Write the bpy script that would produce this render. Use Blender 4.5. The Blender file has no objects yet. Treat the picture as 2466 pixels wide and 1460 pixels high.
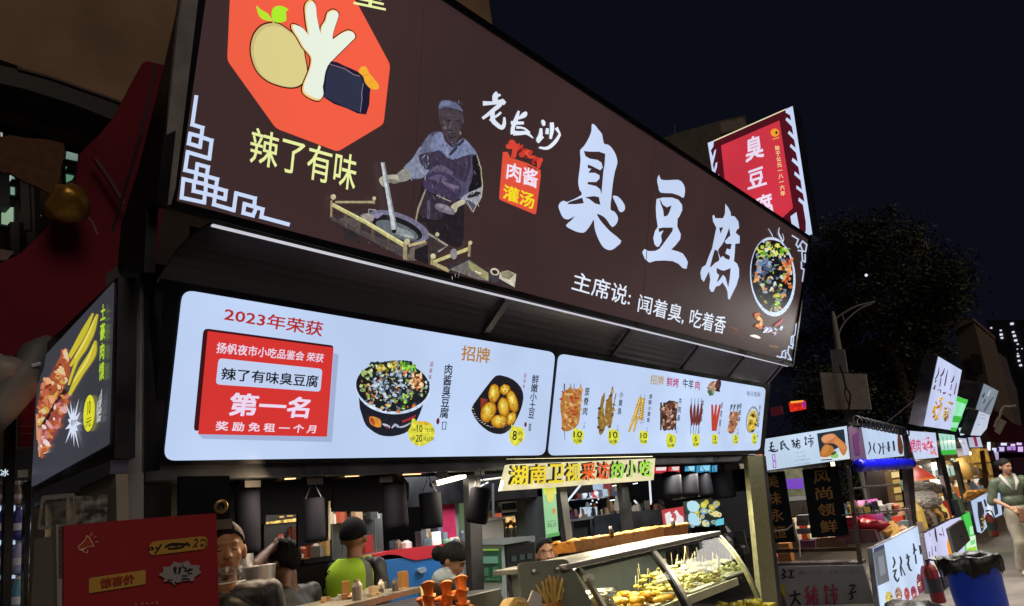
import bpy, math, random
from mathutils import Vector, Matrix, geometry, noise
R = random.Random(11)
sc = bpy.context.scene
COL = sc.collection
# ------------------------------------------------------------------ camera
FPX, CX, CY = 1700.0, 1233.0, 730.0
def _cam_axes():
    rho = math.radians(7.4)
    a = Vector((2706 - CX, -(1080 - CY), FPX)).normalized()
    nx, ny = math.sin(rho), math.cos(rho)
    h = (2706 - CX) * nx + (1080 - CY) * ny
    zd = FPX * FPX / h
    up = Vector((-nx * zd, ny * zd, FPX)).normalized()
    into = a.cross(up)
    if into.z < 0: into = -into
    return a, into, up
AX, AI, AU = _cam_axes()            # world X, Y, Z expressed in camera axes (right, up, forward)
CAM = Vector((0, 0, 1.6))
right = Vector((AX.x, AI.x, AU.x)); camup = Vector((AX.y, AI.y, AU.y)); fwd = Vector((AX.z, AI.z, AU.z))
cd = bpy.data.cameras.new('camera'); cam = bpy.data.objects.new('camera', cd); COL.objects.link(cam)
m = Matrix((right, camup, -fwd)).transposed().to_4x4(); m.translation = CAM
cam.matrix_world = m
cd.sensor_width = 36.0; cd.lens = 36.0 * FPX / 2466.0
cd.clip_start = 0.05; cd.clip_end = 600
sc.camera = cam
# ------------------------------------------------------------------ world: night sky
w = bpy.data.worlds.new('World'); sc.world = w; w.use_nodes = True
nt = w.node_tree; nt.nodes.clear()
out = nt.nodes.new('ShaderNodeOutputWorld'); add = nt.nodes.new('ShaderNodeAddShader')
b1 = nt.nodes.new('ShaderNodeBackground'); b2 = nt.nodes.new('ShaderNodeBackground')
sky = nt.nodes.new('ShaderNodeTexSky'); sky.sky_type = 'NISHITA'; sky.sun_disc = False
sky.sun_elevation = math.radians(-4); sky.sun_rotation = math.radians(200)
b1.inputs['Strength'].default_value = 0.002
nt.links.new(sky.outputs[0], b1.inputs['Color'])
b2.inputs['Color'].default_value = (0.0031, 0.0036, 0.0078, 1); b2.inputs['Strength'].default_value = 1.0
nt.links.new(b1.outputs[0], add.inputs[0]); nt.links.new(b2.outputs[0], add.inputs[1]); nt.links.new(add.outputs[0], out.inputs['Surface'])
# the town's faint warm glow on the high walls
sl = bpy.data.lights.new('night_glow', 'SUN'); sl.energy = 0.62; sl.angle = math.radians(25); sl.color = (1.0, 0.80, 0.62)
so = bpy.data.objects.new('night_glow', sl); COL.objects.link(so)
so.rotation_euler = Vector((0.25, 0.8, -0.45)).to_track_quat('-Z', 'Y').to_euler()
vs = sc.view_settings; vs.view_transform = 'Standard'; vs.look = 'None'; vs.gamma = 1; vs.exposure = 0; vs.use_curve_mapping = False
sc.cycles.use_denoising = True
sc.cycles.max_bounces = 6; sc.cycles.transparent_max_bounces = 12; sc.cycles.sample_clamp_indirect = 3.0
sc.cycles.caustics_reflective = False; sc.cycles.caustics_refractive = False
# ------------------------------------------------------------------ colours and materials
def lin(c):
    return c / 12.92 if c <= 0.04045 else ((c + 0.055) / 1.055) ** 2.4
def H(s):
    if not isinstance(s, str): return s
    s = s.lstrip('#'); return tuple(lin(int(s[i:i + 2], 16) / 255) for i in (0, 2, 4)) + (1.0,)
def newmat(name):
    m = bpy.data.materials.new(name); m.use_nodes = True; t = m.node_tree; t.nodes.clear()
    o = t.nodes.new('ShaderNodeOutputMaterial'); return m, t, o
def surface(name, rough=0.6, metal=0.0, noise_scale=8.0, var=0.25, bump=0.0, spec=0.5, trans=0.0, stretch=(1, 1, 1), rvar=0.0):
    """opaque surface: base colour from the 'Col' attribute, broken up by object-space noise"""
    m, t, o = newmat(name)
    p = t.nodes.new('ShaderNodeBsdfPrincipled'); at = t.nodes.new('ShaderNodeAttribute'); at.attribute_name = 'Col'
    tc = t.nodes.new('ShaderNodeTexCoord'); mp = t.nodes.new('ShaderNodeMapping'); mp.inputs['Scale'].default_value = stretch
    nz = t.nodes.new('ShaderNodeTexNoise'); nz.inputs['Scale'].default_value = noise_scale; nz.inputs['Detail'].default_value = 6
    t.links.new(tc.outputs['Object'], mp.inputs[0]); t.links.new(mp.outputs[0], nz.inputs['Vector'])
    mr = t.nodes.new('ShaderNodeMapRange'); mr.inputs['From Min'].default_value = .3; mr.inputs['From Max'].default_value = .7
    mr.inputs['To Min'].default_value = 1 - var; mr.inputs['To Max'].default_value = 1 + var
    t.links.new(nz.outputs['Fac'], mr.inputs['Value'])
    mx = t.nodes.new('ShaderNodeVectorMath'); mx.operation = 'SCALE'
    t.links.new(at.outputs['Color'], mx.inputs[0]); t.links.new(mr.outputs[0], mx.inputs['Scale'])
    t.links.new(mx.outputs[0], p.inputs['Base Color'])
    p.inputs['Metallic'].default_value = metal; p.inputs['Roughness'].default_value = rough
    p.inputs['Specular IOR Level'].default_value = spec; p.inputs['Transmission Weight'].default_value = trans
    if rvar:
        r2 = t.nodes.new('ShaderNodeMapRange'); r2.inputs['To Min'].default_value = max(0, rough - rvar); r2.inputs['To Max'].default_value = rough + rvar
        r2.inputs['From Min'].default_value = .35; r2.inputs['From Max'].default_value = .65
        t.links.new(nz.outputs['Fac'], r2.inputs['Value']); t.links.new(r2.outputs[0], p.inputs['Roughness'])
    if bump:
        bp = t.nodes.new('ShaderNodeBump'); bp.inputs['Strength'].default_value = bump; bp.inputs['Distance'].default_value = .01
        t.links.new(nz.outputs['Fac'], bp.inputs['Height']); t.links.new(bp.outputs[0], p.inputs['Normal'])
    t.links.new(p.outputs[0], o.inputs[0]); return m
def lit(name, strength=1.0, sample=False, uneven=0.07, scale=1.2, detail=1):
    """backlit print: emits the colour printed at that spot, the light behind it slightly uneven"""
    m, t, o = newmat(name)
    p = t.nodes.new('ShaderNodeBsdfPrincipled'); at = t.nodes.new('ShaderNodeAttribute'); at.attribute_name = 'Col'
    p.inputs['Base Color'].default_value = (.02, .02, .02, 1); p.inputs['Roughness'].default_value = .35; p.inputs['Specular IOR Level'].default_value = .25
    nz = t.nodes.new('ShaderNodeTexNoise'); nz.inputs['Scale'].default_value = scale; nz.inputs['Detail'].default_value = detail
    tc = t.nodes.new('ShaderNodeTexCoord'); t.links.new(tc.outputs['Object'], nz.inputs['Vector'])
    mr = t.nodes.new('ShaderNodeMapRange'); mr.inputs['From Min'].default_value = .3; mr.inputs['From Max'].default_value = .7
    mr.inputs['To Min'].default_value = strength * (1 - uneven); mr.inputs['To Max'].default_value = strength * (1 + uneven)
    t.links.new(nz.outputs['Fac'], mr.inputs['Value'])
    t.links.new(at.outputs['Color'], p.inputs['Emission Color']); t.links.new(mr.outputs[0], p.inputs['Emission Strength'])
    t.links.new(p.outputs[0], o.inputs[0])
    if not sample: m.cycles.emission_sampling = 'NONE'
    return m
def glassy(name, tint=(.9, .95, .93, 1), opacity=.12, rough=.05):
    m, t, o = newmat(name)
    tr = t.nodes.new('ShaderNodeBsdfTransparent'); tr.inputs[0].default_value = tint
    gl = t.nodes.new('ShaderNodeBsdfGlossy'); gl.inputs['Roughness'].default_value = rough; gl.inputs[0].default_value = (1, 1, 1, 1)
    df = t.nodes.new('ShaderNodeBsdfDiffuse'); df.inputs[0].default_value = (.6, .62, .58, 1)
    lw = t.nodes.new('ShaderNodeLayerWeight'); lw.inputs[0].default_value = .5
    fr = t.nodes.new('ShaderNodeMath'); fr.operation = 'POWER'; fr.inputs[1].default_value = 4.0; t.links.new(lw.outputs['Facing'], fr.inputs[0])
    f2 = t.nodes.new('ShaderNodeMapRange'); f2.inputs['To Min'].default_value = .03; f2.inputs['To Max'].default_value = .12; t.links.new(fr.outputs[0], f2.inputs['Value']); fr = f2
    nz = t.nodes.new('ShaderNodeTexNoise'); nz.inputs['Scale'].default_value = 5; nz.inputs['Detail'].default_value = 5
    mr = t.nodes.new('ShaderNodeMapRange'); mr.inputs['From Min'].default_value = .4; mr.inputs['From Max'].default_value = .8; mr.inputs['To Max'].default_value = opacity
    t.links.new(nz.outputs['Fac'], mr.inputs['Value'])
    m1 = t.nodes.new('ShaderNodeMixShader'); m2 = t.nodes.new('ShaderNodeMixShader')
    t.links.new(mr.outputs[0], m1.inputs[0]); t.links.new(tr.outputs[0], m1.inputs[1]); t.links.new(df.outputs[0], m1.inputs[2])
    t.links.new(fr.outputs[0], m2.inputs[0]); t.links.new(m1.outputs[0], m2.inputs[1]); t.links.new(gl.outputs[0], m2.inputs[2])
    t.links.new(m2.outputs[0], o.inputs[0]); return m
MATTE = surface('painted_surface', .6, 0, 6, .12, .05)
PLASTIC = surface('plastic_surface', .48, 0, 5, .08, 0)
BLACKM = surface('dull_black_enamel', .75, 0, 6, .15, .03, spec=.12)
STEEL = surface('brushed_steel', .34, .85, 4, .06, .01, rvar=.08)
DARKM = surface('dark_coated_metal', .38, .6, 4, .25, .05, rvar=.12)
FABRIC = surface('fabric', .9, 0, 14, .18, .25, spec=.2)
SKIN = surface('skin_surface', .5, 0, 20, .06, .05)
HAIR = surface('hair_surface', .7, 0, 60, .4, .9, spec=.25, stretch=(1, 1, .15))
FOOD = surface('food_surface', .45, 0, 30, .3, .3)
PAPER = surface('printed_board', .5, 0, 3, .06, 0)
WALLM = surface('rendered_wall', .9, 0, 1.2, .2, .2)
CONC = surface('concrete_paving', .75, 0, 2.2, .3, .3, rvar=.15)
BARK = surface('bark', .9, 0, 9, .3, .6)
BAGL = surface('crinkled_bag_heap', .4, 0, 5, .3, 1.0)
BAGL.node_tree.nodes['Bump'].inputs['Distance'].default_value = .09
LEAF = surface('leaf_surface', .6, 0, 1.5, .5, 0)
BAG = surface('crinkled_bag', .38, 0, 16, .2, 1.0)
LIT = lit('backlit_print')
LITP = lit('backlit_panel', sample=True, uneven=.10, detail=2)
PIC = lit('backlit_photo_print', 1.02, uneven=.3, scale=42, detail=5)
LAMP = lit('lamp_surface', sample=True, uneven=0)
GLOW = lit('small_lamp_surface', uneven=0)
GLASS = glassy('clear_glass', opacity=.01)
FILM = glassy('plastic_film', (.8, .82, .85, 1), .6, .15)
# ------------------------------------------------------------------ photo pixel -> point on a real plane
class Plane:
    def __init__(s, p, n):
        s.p = Vector(p); s.n = Vector(n).normalized()
        if (CAM - s.p).dot(s.n) < 0: s.n = -s.n
    def at(s, px, py, off=0.0):
        r = right * (px - CX) - camup * (py - CY) + fwd * FPX
        t = (s.p - CAM).dot(s.n) / r.dot(s.n)
        return CAM + r * t + s.n * off
def PY(y): return Plane((0, y, 0), (0, -1, 0))
def PX(x): return Plane((x, 0, 0), (-1, 0, 0))
def PZ(z): return Plane((0, 0, z), (0, 0, 1))
def PLEAN(y, z, deg): a = math.radians(deg); return Plane((0, y, z), (0, -math.cos(a), -math.sin(a)))
def crop(x0, y0, s, pts): return [(x0 + p[0] / s, y0 + p[1] / s) for p in pts]
def smooth(pts, k=4, closed=True):
    n = len(pts); o = []
    for i in range(n if closed else n - 1):
        g = lambda j: Vector(pts[j % n]) if closed else Vector(pts[max(0, min(n - 1, j))])
        a, b, c, d = g(i - 1), g(i), g(i + 1), g(i + 2)
        for q in range(k):
            t = q / k
            o.append(tuple(.5 * ((2 * b) + (c - a) * t + (2 * a - 5 * b + 4 * c - d) * t * t + (3 * b - a - 3 * c + d) * t ** 3)))
    if not closed: o.append(tuple(pts[-1]))
    return o
def ell(cx, cy, rx, ry, rot=0, n=28, a0=0, a1=360):
    r = math.radians(rot); o = []
    full = abs(a1 - a0) >= 360
    for i in range(n if full else n + 1):
        a = math.radians(a0 + (a1 - a0) * i / n)
        x, y = rx * math.cos(a), ry * math.sin(a)
        o.append((cx + x * math.cos(r) - y * math.sin(r), cy + x * math.sin(r) + y * math.cos(r)))
    return o
def rrect(q, r=.08, k=4):
    """round the corners of a quad q (4 pixel points)"""
    o = []; n = len(q)
    for i in range(n):
        a, b, c = Vector(q[i - 1]), Vector(q[i]), Vector(q[(i + 1) % n])
        rr = r * min((a - b).length, (c - b).length) if r < 1 else r
        p0 = b + (a - b).normalized() * rr; p1 = b + (c - b).normalized() * rr
        for j in range(k + 1):
            t = j / k; o.append(tuple(p0 * (1 - t) ** 2 + b * 2 * t * (1 - t) + p1 * t * t))
    return o
def ribbon(pts, closed=False):
    """brush stroke: points (x, y, width) -> outline polygon"""
    L, Rr = [], []
    n = len(pts)
    for i in range(n):
        a = Vector(pts[max(0, i - 1)][:2]); c = Vector(pts[min(n - 1, i + 1)][:2]); b = Vector(pts[i][:2])
        d = (c - a); d = d.normalized() if d.length > 1e-6 else Vector((1, 0)); nn = Vector((-d.y, d.x)) * pts[i][2] / 2
        L.append(tuple(b + nn)); Rr.append(tuple(b - nn))
    return L + Rr[::-1]
def brush(pts, k=4):
    s = smooth([p if len(p) > 2 else p + (8,) for p in pts], k, False); return ribbon(s)
def bar2(a, b, wd):
    a, b = Vector(a), Vector(b); d = (b - a).normalized(); n = Vector((-d.y, d.x)) * wd / 2
    a = a - d * wd / 2; b = b + d * wd / 2
    return [tuple(a + n), tuple(b + n), tuple(b - n), tuple(a - n)]
# ------------------------------------------------------------------ mesh collector
_tc = {}
def glyphs(body, bold=0.0, spacing=1.0, line=1.0):
    key = (body, bold, spacing, line)
    if key not in _tc:
        c = bpy.data.curves.new('t', 'FONT'); c.body = body; c.offset = bold; c.resolution_u = 2
        c.space_character = spacing; c.space_line = line; c.fill_mode = 'BOTH'
        o = bpy.data.objects.new('t', c); COL.objects.link(o)
        bpy.context.view_layer.update()
        me = o.evaluated_get(bpy.context.evaluated_depsgraph_get()).to_mesh()
        vs_ = [tuple(v.co[:2]) for v in me.vertices]; fs = [tuple(p.vertices) for p in me.polygons]
        bpy.data.objects.remove(o); bpy.data.curves.remove(c)
        x0 = min(v[0] for v in vs_); x1 = max(v[0] for v in vs_); y0 = min(v[1] for v in vs_); y1 = max(v[1] for v in vs_)
        _tc[key] = ([((x - x0) / max(1e-6, x1 - x0), (y - y0) / max(1e-6, y1 - y0)) for x, y in vs_], fs)
    return _tc[key]
class MB:
    def __init__(s): s.v = []; s.f = []; s.c = []; s.sm = False; s.lay = 0
    def face(s, idx, col): s.f.append(tuple(idx)); s.c.append(col)
    def mesh(s, vs_, fs, col):
        b = len(s.v); s.v += [tuple(v) for v in vs_]; c = H(col)
        for f in fs: s.face([b + i for i in f], c)
    def flat(s, pl, pts, col, off=None, holes=(), grad=None):
        """polygon printed on a plane; holes are further loops"""
        if off is None: s.lay += 1; off = .0015 + s.lay * .00035
        loops = [pts] + list(holes)
        P = [pl.at(p[0], p[1], off) for l in loops for p in l]
        L3 = []; k = 0
        for l in loops:
            L3.append([Vector((p[0], p[1], 0)) for p in l]); k += len(l)
        tr = geometry.tessellate_polygon(L3)
        b = len(s.v); s.v += [tuple(p) for p in P]; c = H(col)
        for t in tr:
            a, q, r = (P[i] for i in t)
            nn = (q - a).cross(r - a)
            if nn.length < 1e-12: continue
            t = t if nn.dot(pl.n) > 0 else t[::-1]
            s.face([b + i for i in t], c)
    def text(s, pl, body, quad, col, bold=0.0, spacing=1.0, line=1.0, off=None, rough=0):
        """lettering stretched into the pixel quad (top-left, top-right, bottom-right, bottom-left)"""
        if off is None: s.lay += 1; off = .0015 + s.lay * .00035
        vs_, fs = glyphs(body, 0.0, spacing, line)
        tl, tr, br, bl = [pl.at(q[0], q[1], 0) for q in quad]; c = H(col)
        flip = ((tr - tl).cross(tl - bl)).dot(pl.n) < 0
        lines = body.split('\n'); nx = max(1, max(sum(1 if ord(ch) > 255 else .55 for ch in l) for l in lines) * spacing); ny = len(lines) * (line if len(lines) > 1 else 1)
        bx, by = bold * .5 / nx, bold * .5 / ny
        sh = [(0, 0)] if bold < .008 else [(-bx, -by), (bx, by), (bx, -by), (-bx, by)]
        for si, (sx, sy) in enumerate(sh):
            b = len(s.v); oo = pl.n * (off + si * .00003)
            for x, y in vs_:
                if rough:
                    q = noise.noise_vector(Vector((x * 30, y * 9, 1.7))); x += q.x * rough * .1; y += q.y * rough
                x = bx + x * (1 - 2 * bx) + sx; y = by + y * (1 - 2 * by) + sy
                s.v.append(tuple((bl * (1 - x) + br * x) * (1 - y) + (tl * (1 - x) + tr * x) * y + oo))
            for f in fs: s.face([b + i for i in (f[::-1] if flip else f)], c)
    def prism(s, pl, pts, depth, col, off=0.0, side=None):
        """outline on a plane given real thickness behind it"""
        n = len(pts); P = [pl.at(p[0], p[1], off) for p in pts]; Q = [p - pl.n * depth for p in P]
        b = len(s.v); s.v += [tuple(p) for p in P + Q]; c = H(col); c2 = H(side or col)
        tr = geometry.tessellate_polygon([[Vector((p[0], p[1], 0)) for p in pts]])
        for t in tr:
            a, q, r = (P[i] for i in t); t = t if (q - a).cross(r - a).dot(pl.n) > 0 else t[::-1]
            s.face([b + i for i in t], c); s.face([b + n + i for i in t[::-1]], c2)
        cen = sum(P, Vector()) / n
        area = sum(((P[i] - cen).cross(P[(i + 1) % n] - cen)).dot(pl.n) for i in range(n))
        for i in range(n):
            j = (i + 1) % n
            q = [b + i, b + n + i, b + n + j, b + j]
            s.face(q if area > 0 else q[::-1], c2)
    def box(s, lo, hi, col, M=None):
        (a, b_, c_), (d, e, f) = lo, hi
        V = [Vector(p) for p in ((a, b_, c_), (d, b_, c_), (d, e, c_), (a, e, c_), (a, b_, f), (d, b_, f), (d, e, f), (a, e, f))]
        if M is not None: V = [M @ p for p in V]
        s.mesh(V, [(0, 3, 2, 1), (4, 5, 6, 7), (0, 1, 5, 4), (1, 2, 6, 5), (2, 3, 7, 6), (3, 0, 4, 7)], col)
    def tube(s, pts, r, col, n=8, cap=True):
        pts = [Vector(p) for p in pts]; rs = r if isinstance(r, (list, tuple)) else [r] * len(pts)
        b = len(s.v); c = H(col); N = len(pts)
        ref = None
        for i, p in enumerate(pts):
            d = (pts[min(N - 1, i + 1)] - pts[max(0, i - 1)]).normalized()
            if ref is None: ref = Vector((0, 0, 1)) if abs(d.z) < .9 else Vector((1, 0, 0))
            u = d.cross(ref).normalized(); v = u.cross(d).normalized(); ref = v
            for k in range(n):
                a = 2 * math.pi * k / n; s.v.append(tuple(p + (u * math.cos(a) + v * math.sin(a)) * rs[i]))
        for i in range(N - 1):
            for k in range(n):
                k2 = (k + 1) % n
                s.face([b + i * n + k, b + (i + 1) * n + k, b + (i + 1) * n + k2, b + i * n + k2], c)
        if cap: s.face([b + k for k in range(n)], c); s.face([b + (N - 1) * n + k for k in range(n)][::-1], c)
    def lathe(s, o, prof, col, n=20, axis=Vector((0, 0, 1)), cap=False):
        o = Vector(o); ax = Vector(axis).normalized(); u = ax.orthogonal().normalized(); v = ax.cross(u)
        b = len(s.v); cols = col if isinstance(col, list) else [col] * len(prof)
        for r, z in prof:
            for k in range(n):
                a = 2 * math.pi * k / n; s.v.append(tuple(o + ax * z + (u * math.cos(a) + v * math.sin(a)) * r))
        for i in range(len(prof) - 1):
            for k in range(n):
                k2 = (k + 1) % n; s.face([b + i * n + k, b + i * n + k2, b + (i + 1) * n + k2, b + (i + 1) * n + k], H(cols[i]))
        if cap:
            s.face([b + k for k in range(n)][::-1], H(cols[0])); s.face([b + (len(prof) - 1) * n + k for k in range(n)], H(cols[-1]))
    def blob(s, c, r, col, seed=0, amp=.18, n=8, m_=6, M=None):
        c = Vector(c); r = Vector(r) if not isinstance(r, (int, float)) else Vector((r, r, r)); V = []
        for i in range(m_ + 1):
            t = math.pi * i / m_
            for k in range(n):
                a = 2 * math.pi * k / n
                d = Vector((math.sin(t) * math.cos(a), math.sin(t) * math.sin(a), math.cos(t)))
                q = 1 + amp * noise.noise(d * 1.7 + Vector((seed * 3.1, seed, -seed)))
                d = Vector((d.x * r.x * q, d.y * r.y * q, d.z * r.z * q)); V.append(c + (M @ d if M is not None else d))
        F = []
        for i in range(m_):
            for k in range(n):
                k2 = (k + 1) % n; F.append((i * n + k, (i + 1) * n + k, (i + 1) * n + k2, i * n + k2))
        s.mesh(V, F, col)
    def build(s, name, mat, parent=None, smooth_=False, bevel=0.0):
        me = bpy.data.meshes.new(name); o0 = Vector((0, 0, 0))
        if s.v and parent is None:
            o0 = Vector((sum(v[0] for v in s.v) / len(s.v), sum(v[1] for v in s.v) / len(s.v), min(v[2] for v in s.v)))
        me.from_pydata([tuple(Vector(v) - o0) for v in s.v], [], s.f); 
        at = me.color_attributes.new('Col', 'FLOAT_COLOR', 'CORNER')
        buf = []
        for p, c in zip(s.f, s.c): buf += list(c) * len(p)
        if len(at.data) * 4 == len(buf): at.data.foreach_set('color', buf)
        me.materials.append(mat)
        if smooth_: me.polygons.foreach_set('use_smooth', [True] * len(me.polygons))
        o = bpy.data.objects.new(name, me); COL.objects.link(o); o.location = o0
        if parent is not None:
            o.parent = parent            # parts are written in world space; a part's own transform is the identity
            o.matrix_parent_inverse = Matrix.Identity(4) if parent.parent else parent.matrix_basis.inverted()
        if bevel:
            bm_ = o.modifiers.new('b', 'BEVEL'); bm_.width = bevel; bm_.segments = 2; bm_.limit_method = 'ANGLE'
        return o
def tag(o, label=None, cat=None, group=None, kind=None):
    if label: o['label'] = label
    if cat: o['category'] = cat
    if group: o['group'] = group
    if kind: o['kind'] = kind
    return o
def thing(name, loc, label, cat, group=None):
    o = bpy.data.objects.new(name, None); o.empty_display_size = .1; COL.objects.link(o); o.location = loc
    return tag(o, label, cat, group)
def struct(o): o['kind'] = 'structure'; return o
def copy_tree(o, parent=None):
    c = o.copy(); COL.objects.link(c)
    if parent is not None: c.parent = parent; c.matrix_parent_inverse = o.matrix_parent_inverse.copy()
    for ch in list(o.children): copy_tree(ch, c)
    return c
def area(name, loc, target, size, energy, col=(1, 1, 1), sy=None, spread=None):
    l = bpy.data.lights.new(name, 'AREA'); l.size = size; l.energy = energy; l.color = col
    if sy: l.shape = 'RECTANGLE'; l.size_y = sy
    o = bpy.data.objects.new(name, l); COL.objects.link(o); o.location = loc
    o.rotation_euler = (Vector(target) - Vector(loc)).to_track_quat('-Z', 'Y').to_euler(); return o
def scatter_blobs(mb, pl, inside, n, size, pal, rnd, elong=1.6):
    """little pieces of food printed as irregular patches"""
    xs = [p[0] for p in inside]; ys = [p[1] for p in inside]
    def isin(x, y):
        c = False; j = len(inside) - 1
        for i in range(len(inside)):
            xi, yi = inside[i]; xj, yj = inside[j]
            if (yi > y) != (yj > y) and x < (xj - xi) * (y - yi) / (yj - yi + 1e-9) + xi: c = not c
            j = i
        return c
    k = 0; tries = 0
    while k < n and tries < n * 8:
        tries += 1
        x = rnd.uniform(min(xs), max(xs)); y = rnd.uniform(min(ys), max(ys))
        if not isin(x, y): continue
        k += 1; a = rnd.uniform(0, 180); r = size * rnd.uniform(.4, 1.1); m_ = rnd.randint(5, 7); e = rnd.uniform(1, elong)
        pts = [(px + rnd.uniform(-.2, .2) * r, py + rnd.uniform(-.2, .2) * r) for px, py in ell(x, y, r * e, r / e, a, m_)]
        c = rnd.choice(pal)
        mb.flat(pl, pts, c, off=.0015 + mb.lay * .00035 + k * .000012)
    mb.lay += 1 + int(n * .000012 / .00035)
def px(P):
    d = Vector(P) - CAM; x, y, z = d.dot(right), d.dot(camup), d.dot(fwd)
    return (CX + FPX * x / z, CY - FPX * y / z)
def C(x0, y0, s): return lambda *p: [(x0 + a[0] / s, y0 + a[1] / s) + tuple(q / s for q in a[2:]) for a in p]
WHITE = '#c6d6f4'
# ================================================================== MAIN SIGN (leans out over the counter)
SP = PLEAN(2.505, 2.95, 22)
T22 = math.tan(math.radians(22))
tl = px((1.05, 2.505 - (4.235 - 2.95) * T22, 4.235))
SIGN_OUT = [tl, (1949, 574), (1906, 880), (408, 492)]
sign = thing('shop_sign', (4.5, 2.6, 2.95), 'long brown backlit sign leaning over the main stall, with red octagon and huge pale characters', 'sign')
b = MB(); b.prism(SP, [(a[0], a[1]) for a in SIGN_OUT], .20, '#101014', off=-.004, side='#606068'); b.build('light_box', DARKM, sign)
b = MB(); b.flat(SP, [tl, (1946, 577), (1904, 872), (414, 484)], '#3a2829', off=.001); b.build('face_panel', LITP, sign)
b = MB(); b.lay = 1
for xa, xb in ((1022, 985), (1575, 1545)):
    q0 = Vector((xa, -10 if xa < 1200 else 336)); q1 = Vector((xb, 640 if xa < 1200 else 785)); b.flat(SP, bar2(q0, q1, 1.6), '#2e2022')
b.build('panel_seam', LIT, sign)
# frame rails round the face
b = MB()
def rail3(mb, A, B, wd, th, col, n):
    A, B = Vector(A), Vector(B); d = (B - A).normalized(); s_ = d.cross(n).normalized() * wd / 2
    V = [A - s_, B - s_, B + s_, A + s_]; V = V + [v + n * th for v in V]
    mb.mesh(V, [(0, 1, 2, 3), (7, 6, 5, 4), (0, 4, 5, 1), (1, 5, 6, 2), (2, 6, 7, 3), (3, 7, 4, 0)], col)
Q = [SP.at(*p) for p in SIGN_OUT]
for i in range(4): rail3(b, Q[i], Q[(i + 1) % 4], .035, .02, '#17171d', SP.n)
b.build('edge_trim', DARKM, sign)
b = MB(); b.prism(SP, [(440, -60), (478, -60), (416, 455), (405, 494), (378, 488), (422, 60)], .02, '#8c8c90', off=.024); b.build('end_sheet', FABRIC, sign)   # pale weathered sheet along the left end
# ---- red octagon with the plain food drawing
c = C(560, 0, 3.8425)
b = MB()
b.flat(SP, rrect(c((-25, -40), (-52, 560), (400, 1190), (970, 1405), (1395, 1150), (1457, 600), (1140, 10), (800, -300), (250, -300)), .07, 3), '#ee5c42')
out = smooth(c((350, 212), (430, 222), (520, 280), (600, 350), (650, 430), (670, 530), (690, 650), (680, 730), (620, 795), (540, 815), (430, 797), (310, 747), (220, 660), (172, 540), (163, 430), (192, 320), (260, 240)), 4)
cx0 = sum(p[0] for p in out) / len(out); cy0 = sum(p[1] for p in out) / len(out)
grow = lambda pts, k, cx=None, cy=None: [((p[0] - sum(q[0] for q in pts) / len(pts)) * k + sum(q[0] for q in pts) / len(pts), (p[1] - sum(q[1] for q in pts) / len(pts)) * k + sum(q[1] for q in pts) / len(pts)) for p in pts]
b.flat(SP, grow(out, 1.03), '#3c1008'); b.flat(SP, grow(out, .985), '#ccb87a'); b.flat(SP, [(p[0] + 3, p[1] + 3) for p in grow(out, .93)], '#d8cc88')
b.flat(SP, smooth(c((218, 55), (262, 92), (320, 125), (350, 165), (362, 198), (300, 190), (255, 165), (230, 120)), 3), '#b4e030')
b.flat(SP, smooth(c((365, 90), (400, 60), (460, 60), (512, 92), (490, 112), (492, 190), (430, 212), (380, 200), (358, 150)), 3), '#a8e62c')
b.flat(SP, ribbon(c((355, 170, 10), (370, 205, 12), (396, 240, 20))), '#c8c070')
hand = smooth(c((545, 225), (610, 245), (660, 290), (690, 330), (675, 230), (665, 150), (662, 60), (690, 10), (730, 5), (755, 50), (765, 150), (803, 315), (812, 250), (850, 190), (870, 120), (920, 92), (965, 110), (970, 150), (930, 270), (915, 360), (950, 345), (1000, 310), (1060, 285), (1110, 300), (1130, 345), (1090, 390), (1040, 440), (920, 560), (860, 640), (835, 740), (830, 880), (800, 930), (740, 925), (660, 880), (638, 830), (655, 760), (700, 650), (718, 560), (700, 510), (640, 440), (590, 350), (540, 270)), 3)
for dx, dy in ((-3, 0), (3, 0), (0, 3), (0, -3)): b.flat(SP, [(p[0] + dx, p[1] + dy) for p in hand], '#3c1008', off=.0042)
b.lay = 9; b.flat(SP, hand, '#f0c47c'); b.flat(SP, [(p[0] + 2.2, p[1] + .5) for p in grow(hand, .965)], '#e4ecdc')
b.flat(SP, smooth(c((905, 568), (1030, 612), (1150, 665), (1215, 720), (1268, 770), (1265, 860), (1230, 1062), (1050, 1005), (840, 905), (850, 700)), 2), '#1c1630')
b.flat(SP, c((895, 600), (1030, 640), (1110, 690), (1180, 712), (1205, 770), (1190, 860), (1180, 1045), (1040, 995), (846, 900), (862, 690)), '#2c3046')
b.flat(SP, ribbon(c((890, 595, 4), (1030, 638, 5), (1110, 690, 5), (1170, 708, 5))), '#b08a90'); b.flat(SP, ribbon(c((1203, 770, 4), (1188, 860, 5), (1190, 920, 5), (1175, 1040, 4))), '#8c90b0')
b.flat(SP, smooth(c((1158, 665), (1190, 618), (1230, 625), (1258, 680), (1300, 730), (1345, 790), (1335, 830), (1270, 822), (1220, 770), (1200, 710)), 3), '#eda832')
b.flat(SP, ribbon(c((1190, 700, 3), (1225, 695, 5), (1255, 690, 3))), '#c88420'); b.flat(SP, ribbon(c((1235, 775, 3), (1270, 765, 5), (1305, 740, 3))), '#c88420')
b.build('octagon_emblem', LIT, sign)
b = MB(); YG = '#e6eea0'
b.text(SP, '辣了有味', [(607, 305), (862, 376), (853, 462), (598, 390)], YG, bold=.012)
b.text(SP, '堂', [(862, -50), (934, -30), (928, 26), (850, 10)], YG, bold=.02); b.build('green_lettering', LIT, sign)
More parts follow.
